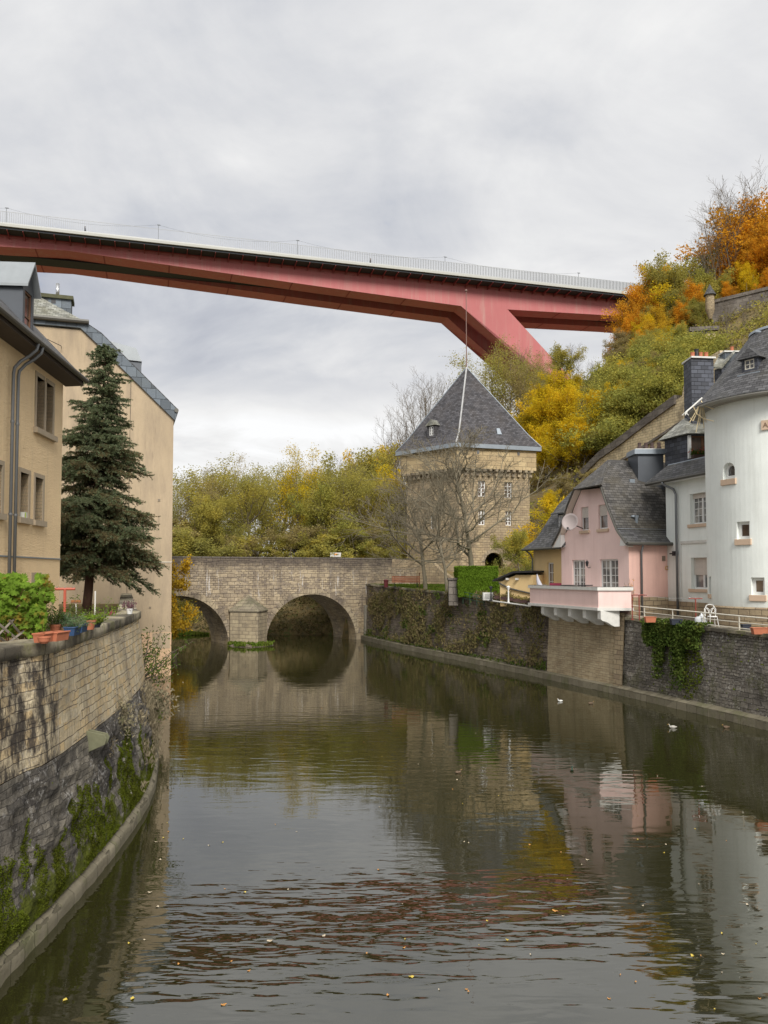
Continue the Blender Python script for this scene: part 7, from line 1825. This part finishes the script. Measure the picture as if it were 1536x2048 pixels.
while len(ps) < 7000:
    t = ti + rng.uniform(-2.1, 2.1); z = 3.72 - abs(rng.normal()) * 1.3 ; dt = t - ti
    lim = 3.72 - (1.05 if abs(dt) < 1.9 else .3) - (1.9 if abs(dt - .55) < .42 else 0) - (1.5 if abs(dt + .75) < .33 else 0) - .45 * mn.noise(V((t * 2, 0, 3)))
    if z < lim or z < .6: continue
    ps.append(on_wall(RW, t, z, out_=rng.uniform(.03, .3)))
for k in range(900): t = ti + rng.uniform(-2.1, 2.1); q_ = on_wall(RW, t, 3.74 + .12 * rng.uniform(), out_=-rng.uniform(-.2, .45)); ps.append(q_)
link('foliage', leaf_mesh('foliage', np.array(ps) - np.array(tuple(OFF[iv])), .07, rng), LM['ivy'], iv)
# ------------------------------------------------------------------ moss tufts and plants on the near left revetment
def low_pt(y, z, o_=0):
    q_ = flow((y + 6) / 52, (z - .34) / (zrub(y) - .34)); return np.array([q_[0] + o_, q_[1], q_[2]])
rng = np.random.default_rng(90); ps = []; tries = 0
while len(ps) < 80000 and tries < 1100000:
    tries += 1; y_ = rng.uniform(9, 27); z_ = rng.uniform(.36, zrub(y_))
    m_ = mn.noise(V((y_ * .7, z_ * .9, 31))) + .6 * mn.noise(V((y_ * 2.4, z_ * 1.6, 33))) - (z_ - 1.25) * .62
    if y_ > 21.5: m_ -= .25
    if abs(y_ - 19.6 - z_ * .1) < .22 and z_ < 2.2: m_ += .8
    if m_ < .03 + .25 * mn.noise(V((y_ * 9, z_ * 9, 3))): continue
    ps.append(low_pt(y_, z_, rng.uniform(-.012, .025)))
tag(link('moss_tufts', leaf_mesh('moss_tufts', np.array(ps), .016, rng), LM['moss']), kind='stuff')
ps = []
while len(ps) < 8000:                      # dead grey brown growth at the far end of the wall
    y_ = rng.uniform(19.5, 36); z_ = .36 + (zrub(y_) - .3) * rng.beta(1.6, 1.2)
    if y_ < 23.5 and mn.noise(V((y_ * .9, z_ * 2, 51))) < .12 + (23.5 - y_) * .1: continue
    ps.append(low_pt(y_, min(z_, zrub(y_)), abs(rng.normal()) * .12))
tag(link('dead_growth', leaf_mesh('dead_growth', np.array(ps), .07, rng, dirs=np.array([[.2, 0, 1.0]]), asp=.22), LM['dead']), kind='stuff')
# dark bush clumps on the revetment near the spout
def clump(px, py, Y, rad, n_, lf, label, name='shrub', ls=.05, sq=(1, 1, 1)):
    c = P(px, py, Y); t_ = thing(name, label, 'shrub', c); rng = np.random.default_rng(int(px + py)); ps = rng.normal(size=(n_, 3)) * rad * .45 * np.array(sq)
    link('foliage', leaf_mesh('foliage', ps, ls, rng, asp=.35), LM[lf], t_)
    mb = MB()
    for k in range(9):
        d = V(rng.normal(size=3)) * rad * .7; mb.tube([V(c), V(c) + d * .5 + V((0, 0, .05)), V(c) + d], [.012, .008, .004], 4)
    mb.build('stem', BK, t_)
clump(222, 1440, 19.4, .62, 2600, 'dead', 'dark dead brown bush on the wall just above the stone spout', sq=(.8, 1, 1))
clump(203, 1492, 18.0, .30, 900, 'dead', 'small dark dead clump under the stone spout', sq=(.8, 1, 1))
clump(243, 1402, 21.6, .2, 220, 'hedge', 'small bright green weed at the foot of the pale ashlar', ls=.06)
clump(310, 1436, 28.6, .26, 200, 'vine', 'yellow green weed at the waterline corner of the near wall', ls=.06)
clump(298, 1408, 29.0, .8, 2000, 'dead', 'heap of dead pale stems at the end of the near wall', ls=.08, sq=(1, 1.4, .8))
# shrub leaning over the water from the wall corner
sb_ = P(271, 1366, 25.6); sh = thing('leaning_shrub', 'dark leaved shrub leaning over the water from the end of the near wall', 'shrub', sb_)
rng = np.random.default_rng(95); mb = MB(); ps = []; dr_ = []
tipl = [(300, 1262), (330, 1254), (283, 1262), (345, 1302), (372, 1290), (318, 1285), (355, 1330), (342, 1318), (300, 1300), (325, 1345), (290, 1290), (385, 1283), (335, 1268), (313, 1310), (347, 1345)]
for (px, py) in tipl:
    tip = P(px, py, 25.8 + rng.uniform(-.8, 1.3)); mid = sb_.lerp(tip, .5) + V((rng.normal() * .12, rng.normal() * .2, -.12))
    pts = [sb_, sb_.lerp(mid, .6), mid, mid.lerp(tip, .5) + V(rng.normal(size=3)) * .06, tip]; mb.tube(pts, [.035, .028, .018, .012, .006], 5)
    for k in range(60):
        t = rng.uniform(.35, 1) ** .8; i = min(3, int(t * 4)); q_ = pts[i].lerp(pts[i + 1], t * 4 - i); ps.append(np.array(tuple(q_)) + rng.normal(size=3) * .09)
mb.build('stem', BK, sh, smooth=True)
link('foliage', leaf_mesh('foliage', np.array(ps) - np.array(tuple(OFF[sh])), .055, rng, asp=.4), LM['ivy'], sh)
# ------------------------------------------------------------------ spruce
spb = P(172, 1240, 36.5); spt = P(210, 694, 36.5); spH = spt.z - 4.2
sp = thing('spruce_tree', 'tall dark green spruce with drooping browned lower boughs in front of the ochre gable', 'tree', (spb.x, 36.5, 4.2))
rng = np.random.default_rng(100); ax = lambda h: V((lerp(0, spt.x - spb.x, min(1, h / spH * 1.15)) , 0, h)) 
mb = MB(); mb.tube([ax(spH * k / 14) + V((.03 * math.sin(k), 0, 0)) for k in range(15)], [.2 * (1 - k / 15.5) + .01 for k in range(15)], 10); mb.build('trunk', BKR, sp, smooth=True)
# boughs
mbb = MB(); tuft_p = []; tuft_d = []; tuft_k = []
def bough(h, az, L_, droop, dead=False):
    base = ax(h); pts = []; dirh = V((math.cos(az), math.sin(az), 0)); n_ = 7
    for k in range(n_ + 1):
        t = k / n_; pts.append(base + dirh * (L_ * t) + V((0, 0, L_ * (.14 * t - droop * t * t + .24 * t ** 3.5 * droop))) + V((rng.normal() * .03 * L_ * t, rng.normal() * .03 * L_ * t, 0)))
    mbb.tube(pts, [.035 * (L_ / 2.5) ** .7 * (1 - .8 * k / n_) + .004 for k in range(n_ + 1)], 5)
    side = V((-dirh.y, dirh.x, 0)); nb = max(6, int(L_ * 10))
    for j in range(nb):
        t = .12 + .88 * (j + rng.uniform()) / nb; x = t * n_; i = min(n_ - 1, int(x)); q_ = pts[i].lerp(pts[i + 1], x - i)
        for sgn in (-1, 1):
            l2 = L_ * .36 * (1.1 - t * .75) * rng.uniform(.6, 1.3); d = (side * sgn * .8 + dirh * .75 + V((0, 0, rng.uniform(-.85, .3)))).normalized()
            e_ = q_ + d * l2 + V((0, 0, -.12 * l2)); mbb.tube([q_, e_], [.008, .004], 3)
            m = max(3, int(l2 / .055))
            for k in range(m):
                s_ = (k + rng.uniform()) / m; tuft_p.append(tuple(q_.lerp(e_, s_))); tuft_d.append(tuple(d)); tuft_k.append(dead and s_ < .75 or (rng.uniform() < .05))
    for k in range(int(L_ / .05)):
        t = rng.uniform(.25, 1); x = t * n_; i = min(n_ - 1, int(x)); tuft_p.append(tuple(pts[i].lerp(pts[i + 1], x - i))); tuft_d.append(tuple((pts[i + 1] - pts[i]).normalized())); tuft_k.append(False)
h = 2.0; az = 0
while h < spH - .15:
    t = (h - 2.0) / (spH - 2.0); Lm = lerp(2.75, .35, t ** .95) * (.85 if h < 2.5 else 1) + .15
    for k in range(9 if t < .8 else 6):
        az += 2.4 + rng.uniform(-.35, .35); fx_ = 1 + .25 * rng.normal(); fx_ = max(.42, min(1.32, fx_ * (1 + .2 * math.sin(h * 1.9)) * (1 + .55 * mn.noise(V((h * .9, math.cos(az) * 1.3, math.sin(az) * 1.3))))))
        bough(h + rng.uniform(-.22, .22), az, Lm * fx_, lerp(.5, .12, t) * rng.uniform(.3, 1.5), dead=(t < .55 and rng.uniform() < .5))
    h += lerp(.33, .2, t)
bough(3.2, -.12, 3.3, .52, True); bough(3.1, -.3, 3.0, .6, True); bough(4.3, .05, 2.7, .35); bough(2.7, .1, 3.2, .42, True)
for k in range(26): az = rng.uniform(0, 6.28); bough(spH - .05 - .05 * k * .4, az, .28 + .01 * k, -.3)
mbb.build('branches', BKR, sp)
def needles(P0, D0, nper, rng, ln=.062):
    n_ = len(P0); P1 = np.repeat(P0, nper, 0); D1 = np.repeat(D0, nper, 0)
    a = rng.normal(size=P1.shape) * .55 + D1 * .75; a /= np.linalg.norm(a, axis=1)[:, None]
    b = np.cross(a, rng.normal(size=P1.shape)); b /= np.linalg.norm(b, axis=1)[:, None]
    l = ln * rng.uniform(.7, 1.3, size=(len(P1), 1)); w_ = .011
    Vv = np.stack([P1 - b * w_, P1 + a * l * .6 - b * w_ * 1.1, P1 + a * l + 0 * b, P1 + a * l * .6 + b * w_ * 1.1], 1).reshape(-1, 3)
    return npmesh('needles', Vv, 4)
o_ = np.array(tuple(OFF[sp])) * 0
tp = np.array(tuft_p); td = np.array(tuft_d); tk = np.array(tuft_k)
print('tufts', len(tp))
npr = 9 if len(tp) < 60000 else 7
for sel, mt, nm in ((~tk, 'spruce', 'crown'), (tk, 'spruced', 'browned_needles')):
    link(nm, needles(tp[sel], td[sel], npr, rng, .075), LM[mt], sp)
# children of an offset root: meshes built above are already relative to the trunk foot
for c in sp.children:
    if c.name.split('.')[0] in ('trunk', 'branches'): c.data.transform(Matrix.Translation(OFF[sp]))
# ------------------------------------------------------------------ garden things on the near wall
def wall_top(px, py): q_ = PZ(px, py, CZ + .245); return q_
def pot(px, py, kind, mat, label, wd=.3, h=.2, plant=None, ang=None, dx=0, z=None):
    wd *= .76; h *= .76
    if plant: plant = (plant[0], plant[1], plant[2] * .76, plant[3] * .76, plant[4] * .8)
    q_ = wall_top(px, py) if z is None else P(px, py, z)
    t_ = thing('flower_pot' if kind != 'trough' else 'planter_trough', label, 'planter', q_)
    mb = MB()
    if kind == 'trough':
        if ang is None:
            k_ = min(range(len(LT.L)), key=lambda i: abs(LT.p[i].y - q_.y)); d = LT.dirn(LT.L[k_])
        else: d = V((math.cos(ang), math.sin(ang), 0))
        sd_ = V((-d.y, d.x, 0)); hw = .1
        vs = [q_ + d * sx_ * wd / 2 * (.92 if z_ == 0 else 1) + sd_ * sy_ * hw * (.8 if z_ == 0 else 1) + V((0, 0, z_)) for z_ in (0, h) for sx_, sy_ in ((-1, -1), (1, -1), (1, 1), (-1, 1))]
        mb.add(vs, [(3, 2, 1, 0), (0, 1, 5, 4), (1, 2, 6, 5), (2, 3, 7, 6), (3, 0, 4, 7)]); mb.build('body', mat, t_)
        mb = MB(); c4 = vs[4:]; mb.tube([c4[0], c4[1], c4[2], c4[3], c4[0]], .014, 6); mb.build('rim', mat, t_)
        mb = MB(); mb.add([v - V((0, 0, .03)) for v in c4], [(0, 1, 2, 3)]); mb.build('earth', M['soil'], t_)
        sp_ = lambda rng: q_ + d * rng.uniform(-wd / 2, wd / 2) + sd_ * rng.uniform(-hw, hw) + V((0, 0, h - .02))
    else:
        r_ = wd / 2
        if kind == 'bowl': pr_ = [(r_ * .5, 0), (r_ * .85, h * .4), (r_, h), (r_ * 1.05, h), (r_ * 1.05, h + .02), (r_ * .92, h + .02), (r_ * .9, h - .02)]
        else: pr_ = [(r_ * .68, 0), (r_ * .92, h * .8), (r_, h * .8), (r_ * 1.03, h), (r_ * .92, h), (r_ * .9, h - .03)]
        mb.lathe(pr_, q_, 18); mb.build('body', mat, t_, smooth=False)
        mb = MB(); mb.lathe([(.001, h - .03), (r_ * .9, h - .03)], q_, 14); mb.build('earth', M['soil'], t_)
        sp_ = lambda rng: q_ + V((rng.normal() * r_ * .4, rng.normal() * r_ * .4, h - .02))
    if plant:
        lf, n_, hh_, sp_r, ls = plant; rng = np.random.default_rng(int(px * 3 + py)); ps = []; ds = []
        mb = MB()
        for k in range(max(6, n_ // 30)):
            b = sp_(rng); d = V((rng.normal() * sp_r, rng.normal() * sp_r, hh_ * rng.uniform(.5, 1.1))); mb.tube([b, b + d * .6 + V((0, 0, .02)), b + d], [.006, .004, .003], 4)
            for j in range(n_ // max(6, n_ // 30)): t = rng.uniform(.15, 1.05); ps.append(tuple(b + d * t + V(rng.normal(size=3)) * .03)); ds.append(tuple(d.normalized() * .4))
        mb.build('stem', M['moss_stem'] if 'moss_stem' in M else BKG, t_)
        link('foliage', leaf_mesh('foliage', np.array(ps) - np.array(tuple(q_)), ls, rng, dirs=np.array(ds) + .001, asp=.35), LM[lf], t_)
    return t_
TCm = M['terracotta']
pot(95, 1283, 'trough', TCm, 'long terracotta trough nearest the grape vine on the near wall', .75, .19, None)
pot(116, 1281, 'trough', TCm, 'second terracotta trough, directly left of the navy planters', .55, .19, None)
pot(88, 1287, 'bowl', TCm, 'small round terracotta bowl standing in front of the long trough', .27, .12, None)
pot(110, 1270, 'pot', TCm, 'tall terracotta pot standing behind the terracotta troughs', .26, .26, ('ivy', 500, .34, .16, .03))
pot(128, 1268, 'pot', plain('tan clay', (.34, .22, .12), .8), 'tan clay pot of blue green herbs beside the navy planters', .26, .26, ('bluegreen', 900, .24, .2, .03))
pot(145, 1270, 'trough', M['blueplastic'], 'navy blue planter nearer the camera, with thin herbs', .62, .2, ('bluegreen', 700, .16, .12, .025))
pot(160, 1264, 'trough', M['blueplastic'], 'navy blue planter farther along the wall, with thin herbs', .62, .2, ('bluegreen', 700, .14, .12, .025))
pot(176, 1259, 'pot', TCm, 'squat terracotta pot right of the navy planters', .42, .26, ('hedge', 500, .14, .14, .03))
pot(192, 1255, 'pot', M['black2'], 'dark pot with fine yellow green grass on the near wall', .3, .14, ('grass', 700, .2, .12, .05))
pot(163, 1252, 'pot', TCm, 'terracotta pot with a white plant tag behind the navy planters', .26, .2, ('ivy', 350, .3, .12, .03))
pot(260, 1229.5, 'pot', M['white'], 'small white pot of purple heather at the far end of the near wall', .24, .2, ('heather', 260, .24, .08, .04)) if False else None
LM['heather'] = leafmat('purple heather', [(.12, .06, .07), (.2, .1, .12), (.3, .2, .2)], 3, .2)
pot(259, 1228, 'pot', M['white'], 'small white pot of purple heather at the far end of the near wall', .26, .2, ('heather', 300, .28, .1, .04))
q_ = P(226, 1234, 25.5); heap('beanbag', (q_.x, q_.y, 4.25), .36, P(226, 1224, 25.5).z - 4.25, M['maroon'], 'round maroon cushion behind the coping near the white pot', 'cushion', 3)
q_ = P(208, 1238, 24.8); heap('garden_sack', (q_.x, q_.y, 4.25), .4, P(208, 1231, 24.8).z - 4.25, M['black2'], 'black garden sack lying beside the maroon cushion', 'sack', 5)
# red clothes post and broom
q_ = P(130, 1178, 19.0); b = V((q_.x, q_.y, 4.25)); tpost(b, q_.z - 4.25, .46, plain('bright red paint', (.42, .09, .05), .5), 'bright red T shaped clothes post in the garden behind the potted herbs', .035, .15)
q_ = P(152, 1205, 20.5); b = V((q_.x + .05, q_.y, 4.25)); t_ = thing('broom', 'upturned broom with a brown head leaning in the garden near the spruce trunk', 'broom', b)
mb = MB(); mb.tube([b, q_], .016, 6); mb.build('handle', M['whiteold'], t_); mb = MB(); mb.box(q_, (.25, .05, .04)); mb.build('head', M['wood'], t_); mb = MB(); mb.box(q_ + V((0, 0, .04)), (.24, .04, .04)); mb.build('bristles', plain('bristles', (.3, .12, .04), .9), t_)
q_ = P(190.5, 1184, 22.0); b = V((q_.x, q_.y, 4.25)); mb = MB(); mb.tube([b, q_], .022, 6); mb.ball(q_, .025, 6); mb.lathe([(.06, 0), (.05, .06), (.022, .08)], b, 8); tag(mb.build('garden_stake', M['whiteold'], None, loc=b), 'thin pale garden stake standing right of the spruce trunk', 'stake')
# herb bushes behind the pots
def herb(px, py0, py1, Y, wd, lf, n_, ls, label, airy=.5):
    Y *= .76; wd *= .76; ls *= .85; b = P(px, py1, Y); b.z = 4.25; top_ = P(px, py0, Y).z; t_ = thing('garden_shrub', label, 'shrub', b); rng = np.random.default_rng(int(px * 7)); mb = MB(); ps = []
    for k in range(12):
        e_ = V((rng.normal() * wd * .4, rng.normal() * wd * .4, (top_ - 4.25) * rng.uniform(.65, 1.0))); mb.tube([V(b), V(b) + e_ * .5 + V((0, 0, .1)), V(b) + e_], [.014, .009, .004], 5)
        for j in range(n_ // 12): t = rng.uniform(.3, 1); ps.append(tuple(e_ * t + V(rng.normal(size=3)) * wd * .13))
    mb.build('stem', BK, t_); link('foliage', leaf_mesh('foliage', np.array(ps), ls, rng, asp=.4), LM[lf], t_)
herb(103, 1188, 1262, 22.5, .8, 'ivy', 900, .045, 'dark leafed bush between the grape vine and the red clothes post')
herb(143, 1215, 1255, 24.5, .5, 'ivy', 500, .04, 'low dark bush behind the blue green herbs')
herb(200, 1200, 1240, 28.5, .7, 'hedge', 900, .03, 'feathery light green fennel bush right of the spruce trunk')
herb(186, 1235, 1250, 26.0, .6, 'grass', 900, .05, 'low bright green herb clump behind the squat terracotta pot')
# grape vine on a lattice
vb = P(48, 1285, 14.2); vb.z = 4.5
lt_ = thing('lattice', 'weathered grey lattice trellis leaning behind the wall coping under the grape vine', 'trellis', vb)
for k, (a, b_) in enumerate((((-12, 1240), (40, 1284)), ((-6, 1272), (30, 1236)), ((2, 1296), (48, 1262)), ((-20, 1262), (22, 1292)), ((18, 1240), (44, 1272)), ((-10, 1290), (46, 1286)))):
    mb = MB(); p0, p1 = P(a[0], a[1], 13.7 + .03 * k), P(b_[0], b_[1], 14.0 + .03 * k); d = (p1 - p0).normalized(); up_ = V((0, 0, 1)); s3 = d.cross(V((0, 1, 0))).normalized() * .036
    mb.obox(p0 - s3 / 2, p1 - p0, s3, V((0, .02, 0))); mb.build('lath', M['oldwood'], lt_)
vn = thing('grape_vine', 'grape vine with bright green and browning leaves trained above the near wall', 'vine', vb)
rng = np.random.default_rng(200); mb = MB()
ang_ = [0, 18, 40, 62, 90, 118, 140, 162, 180, 205, 232, 270, 308, 335]; rad_ = [.62, .42, .95, .55, 1.15, .55, .95, .42, .62, .72, .45, .12, .45, .72]
def vleaf(c, nrm_, s_, out_):
    a = nrm_.cross(V((0, 0, 1))); a = a.normalized() if a.length > .05 else V((1, 0, 0)); b = nrm_.cross(a); rt_ = rng.uniform(-.7, .7) + PI
    a2 = a * math.cos(rt_) + b * math.sin(rt_); b2 = -a * math.sin(rt_) + b * math.cos(rt_)
    vs = [c + (a2 * math.cos(R(t)) + b2 * math.sin(R(t))) * s_ * r_ + nrm_ * (-.22 * s_ * r_ * r_) for t, r_ in zip(ang_, rad_)]
    k = len(out_.v); out_.v += [c + nrm_ * .03 * s_] + vs
    for i in range(len(vs)): out_.f.append((k, k + 1 + i, k + 1 + (i + 1) % len(vs)))
lm_ = MB(); pos_ = []
def dens(px, py):
    if px < 100 and 1205 < py < 1262 and px < 92 - abs(py - 1230) * .2: return 1
    if py <= 1205: return 1 if (py > 1150 + (18 if 55 < px < 72 else 0) + max(0, px - 95) * 3) and px < 106 and not (52 < px < 68 and py < 1165) else 0
    return .7 if px < 88 and py < 1275 else (.0)
for k in range(2100):
    px = rng.uniform(-40, 107); py = rng.uniform(1142, 1278)
    if rng.uniform() > dens(px, py): continue
    Y = 14.3 + rng.normal() * .22; c = P(px, py, Y); n3 = V((rng.normal() * .5 + .2, -1 + rng.normal() * .35, .5 + rng.normal() * .4)).normalized(); vleaf(c, n3, rng.uniform(.045, .085), lm_); pos_.append(c)
lv_ = lm_.build('foliage', LM['vine'], vn)
for k in range(22):
    c = pos_[rng.integers(len(pos_))]; s0 = V((vb.x + rng.uniform(-.45, .15), 14.3, 4.3)); mb.tube([s0, s0.lerp(c, .5) + V((rng.normal() * .08, .06, .1)), c], [.016, .009, .004], 5)
mb.build('stem', M['wood'], vn)
for nm, (px, py, Y, w_, h_) in {'kettle': (38, 1262, 20.5, .3, .1)}.items():
    pass
# geraniums of the high flower box, troughs by the shed
UF_, uw_, fx_ = FLOWER_AT; rng = np.random.default_rng(210); ps = []; pr2 = []
for k in range(700): ps.append(tuple(UF_.p(rng.uniform(uw_[0] - .1, uw_[1]), uw_[2] + .17 + abs(rng.normal()) * .12, .18 + rng.normal() * .06)))
for k in range(60): pr2.append(tuple(UF_.p(rng.uniform(uw_[0] - .2, uw_[1]), uw_[2] + .24 + abs(rng.normal()) * .16, .2 + rng.normal() * .08)))
link('foliage', leaf_mesh('foliage', np.array(ps) - np.array(tuple(OFF[fx_])), .045, rng), LM['ivy'], fx_)
link('blossoms', leaf_mesh('blossoms', np.array(pr2) - np.array(tuple(OFF[fx_])), .04, rng), LM['redf'], fx_)
for c_, t_ in PLB:
    ps = np.array([tuple(c_ + V((rng.uniform(-.2, .2), -.1 + rng.normal() * .05, .2 + abs(rng.normal()) * .07))) for k in range(220)]); link('foliage', leaf_mesh('foliage', ps - np.array(tuple(OFF[t_])), .04, rng), LM['brown'], t_)
# thin shrub against the pink wall by the balcony
q_ = P(1262, 1176, 39.9); t_ = thing('climber', 'nearly bare orange leaved climber at the corner of the pink house', 'climber', V((q_.x, q_.y, 4.2))); ps = []; mb = MB()
for k in range(9):
    e_ = P(1262 + rng.normal() * 6, 1150 + rng.uniform(0, 30), 39.8); mb.tube([V((q_.x, q_.y, 4.2)), (V((q_.x, q_.y, 4.2)) + e_) / 2 + V((.05, 0, 0)), e_], .006, 4)
    for j in range(8): ps.append(tuple(V((q_.x, q_.y, 4.2)).lerp(e_, rng.uniform(.4, 1)) + V(rng.normal(size=3)) * .05 - V((q_.x, q_.y, 4.2))))
mb.build('stem', BK, t_); link('foliage', leaf_mesh('foliage', np.array(ps), .03, rng), LM['orange'], t_)
# ------------------------------------------------------------------ ducks and floating leaves
def duck(px, py, cols, label, face, sc_=1.0, name='duck'):
    sc_ *= .52
    q_ = PZ(px, py); t_ = thing(name, label, 'duck', q_); m3 = Matrix.Rotation(face, 3, 'Z')
    sp_ = [(-.30, .10, .01, .02), (-.26, .09, .05, .03), (-.18, .07, .10, .07), (-.06, .05, .13, .10), (.06, .05, .13, .10), (.15, .07, .10, .09), (.19, .13, .06, .06), (.20, .19, .045, .05), (.21, .24, .05, .055), (.235, .265, .045, .045), (.265, .26, .02, .02)]
    vs = []; fs = []; n_ = 10
    for i, (x, z, ry, rz_) in enumerate(sp_):
        for j in range(n_):
            t = 2 * PI * j / n_
            if i < 6: off_ = V((0, ry * math.cos(t), rz_ * math.sin(t)))
            else: off_ = V((rz_ * .9 * math.sin(t) * (-.8 if i < 8 else -.3), ry * math.cos(t), rz_ * .5 * math.sin(t) if i >= 8 else rz_ * .3 * math.sin(t)))
            vs.append(m3 @ (V((x, 0, z)) + off_) * sc_ + q_)
    for i in range(len(sp_) - 1):
        for j in range(n_): q2 = (j + 1) % n_; fs.append((i * n_ + j, i * n_ + q2, (i + 1) * n_ + q2, (i + 1) * n_ + j))
    fs.append(tuple(range(n_))); fs.append(tuple(range((len(sp_) - 1) * n_, len(sp_) * n_)))
    mb = MB(); mb.add(vs, fs); o = mb.build('body', cols[0], t_, smooth=True); s3 = o.modifiers.new('s', 'SUBSURF'); s3.levels = 1; s3.render_levels = 1
    for s_ in (-1, 1):
        mb = MB(); mb.ball(q_ + m3 @ V((-.05, s_ * .10, .10)) * sc_, .1 * sc_, 8, (1.7, .35, .6) if abs(math.cos(face)) > .7 else (.6, 1.4, .6)); mb.build('wing', cols[1], t_, smooth=True)
    mb = MB(); mb.prism([q_ + m3 @ V(v) * sc_ for v in ((.255, -.018, .262), (.32, -.014, .245), (.32, .014, .245), (.255, .018, .262))], V((0, 0, -.016))); mb.build('bill', M['bill'], t_)
M['bill'] = plain('orange bill', (.45, .25, .04), .5)
wd_, gd, br, pg = plain('white feathers', (.6, .6, .57), .8), plain('grey feathers', (.4, .38, .34), .8, 0, .3, 20), plain('brown feathers', (.12, .08, .05), .8, 0, .4, 20), plain('dark green feathers', (.02, .05, .03), .6)
duck(1120, 1403, (wd_, wd_), 'white duck swimming below the tan quay wall', 2.6, .9)
duck(1182, 1408, (br, br), 'brown duck swimming near the white one', 0.3, .9)
duck(1345, 1456, (gd, gd), 'pale grey drake swimming alone in front of the dark quay wall', 3.0, 1.1)
duck(1452, 1456, (br, br), 'brown duck close to the far bank footing', 3.3, 1.0)
duck(1144, 1541, (pg, br), 'dark duck in the balcony reflection', 1.3, .8)
duck(917, 1546, (br, br), 'small brown duck in mid river', .6, .75)
rng = np.random.default_rng(300)
lcol = [plain('yellow leaf', (.55, .42, .07), .6), plain('orange leaf', (.5, .24, .06), .6), plain('pale leaf', (.5, .42, .3), .6)]
pl_ = []
for k in range(3):
    mb = MB(); a_ = np.linspace(0, 2 * PI, 12, endpoint=False); pts_ = [(math.cos(t) * (1 + .25 * math.sin(5 * t + k)) * .05, math.sin(t) * (1 + .25 * math.sin(5 * t + k)) * .034, .012 + .008 * math.sin(2 * t + k)) for t in a_]
    mb.v = [V((0, 0, .006))] + [V(p_) for p_ in pts_]; mb.f = [(0, i + 1, (i + 1) % 12 + 1) for i in range(12)]
    pl_.append(mb)
known = [(418, 1691), (320, 1720), (327, 1676), (312, 1684), (445, 1685), (1060, 1690), (757, 1740), (1110, 1822), (647, 1872), (258, 1887), (290, 1880), (1385, 1912), (265, 1998), (447, 2010), (822, 1954), (315, 1814), (300, 1785), (1218, 1998), (1175, 1720), (540, 1882), (915, 1560), (1495, 1810), (130, 2001)]
allp_ = known[:]
while len(allp_) < 85:
    px = rng.uniform(330, 1530); py = rng.uniform(1400, 2040)
    if mn.noise(V((px * .006, py * .012, 4))) < -.05 and rng.uniform() < .85: continue
    if px > 700 and py < 1500 and px > 1100: continue
    allp_.append((px, py))
firsts = [None, None, None]
for i, (px, py) in enumerate(allp_):
    k = int(rng.integers(0, 3)); q_ = PZ(px, py); s_ = rng.uniform(.45, 1.1) * (1.0 if i < len(known) else .55)
    if firsts[k] is None:
        o = pl_[k].build('floating_leaf', lcol[k], None); firsts[k] = o
    else: o = firsts[k].copy(); COL.objects.link(o)
    o.location = q_; o.rotation_euler = (0, 0, rng.uniform(0, 6.28)); o.scale = (s_, s_, 1)
    tag(o, 'fallen autumn leaf floating on the dark river', 'leaf', 'fallen leaves floating on the river')
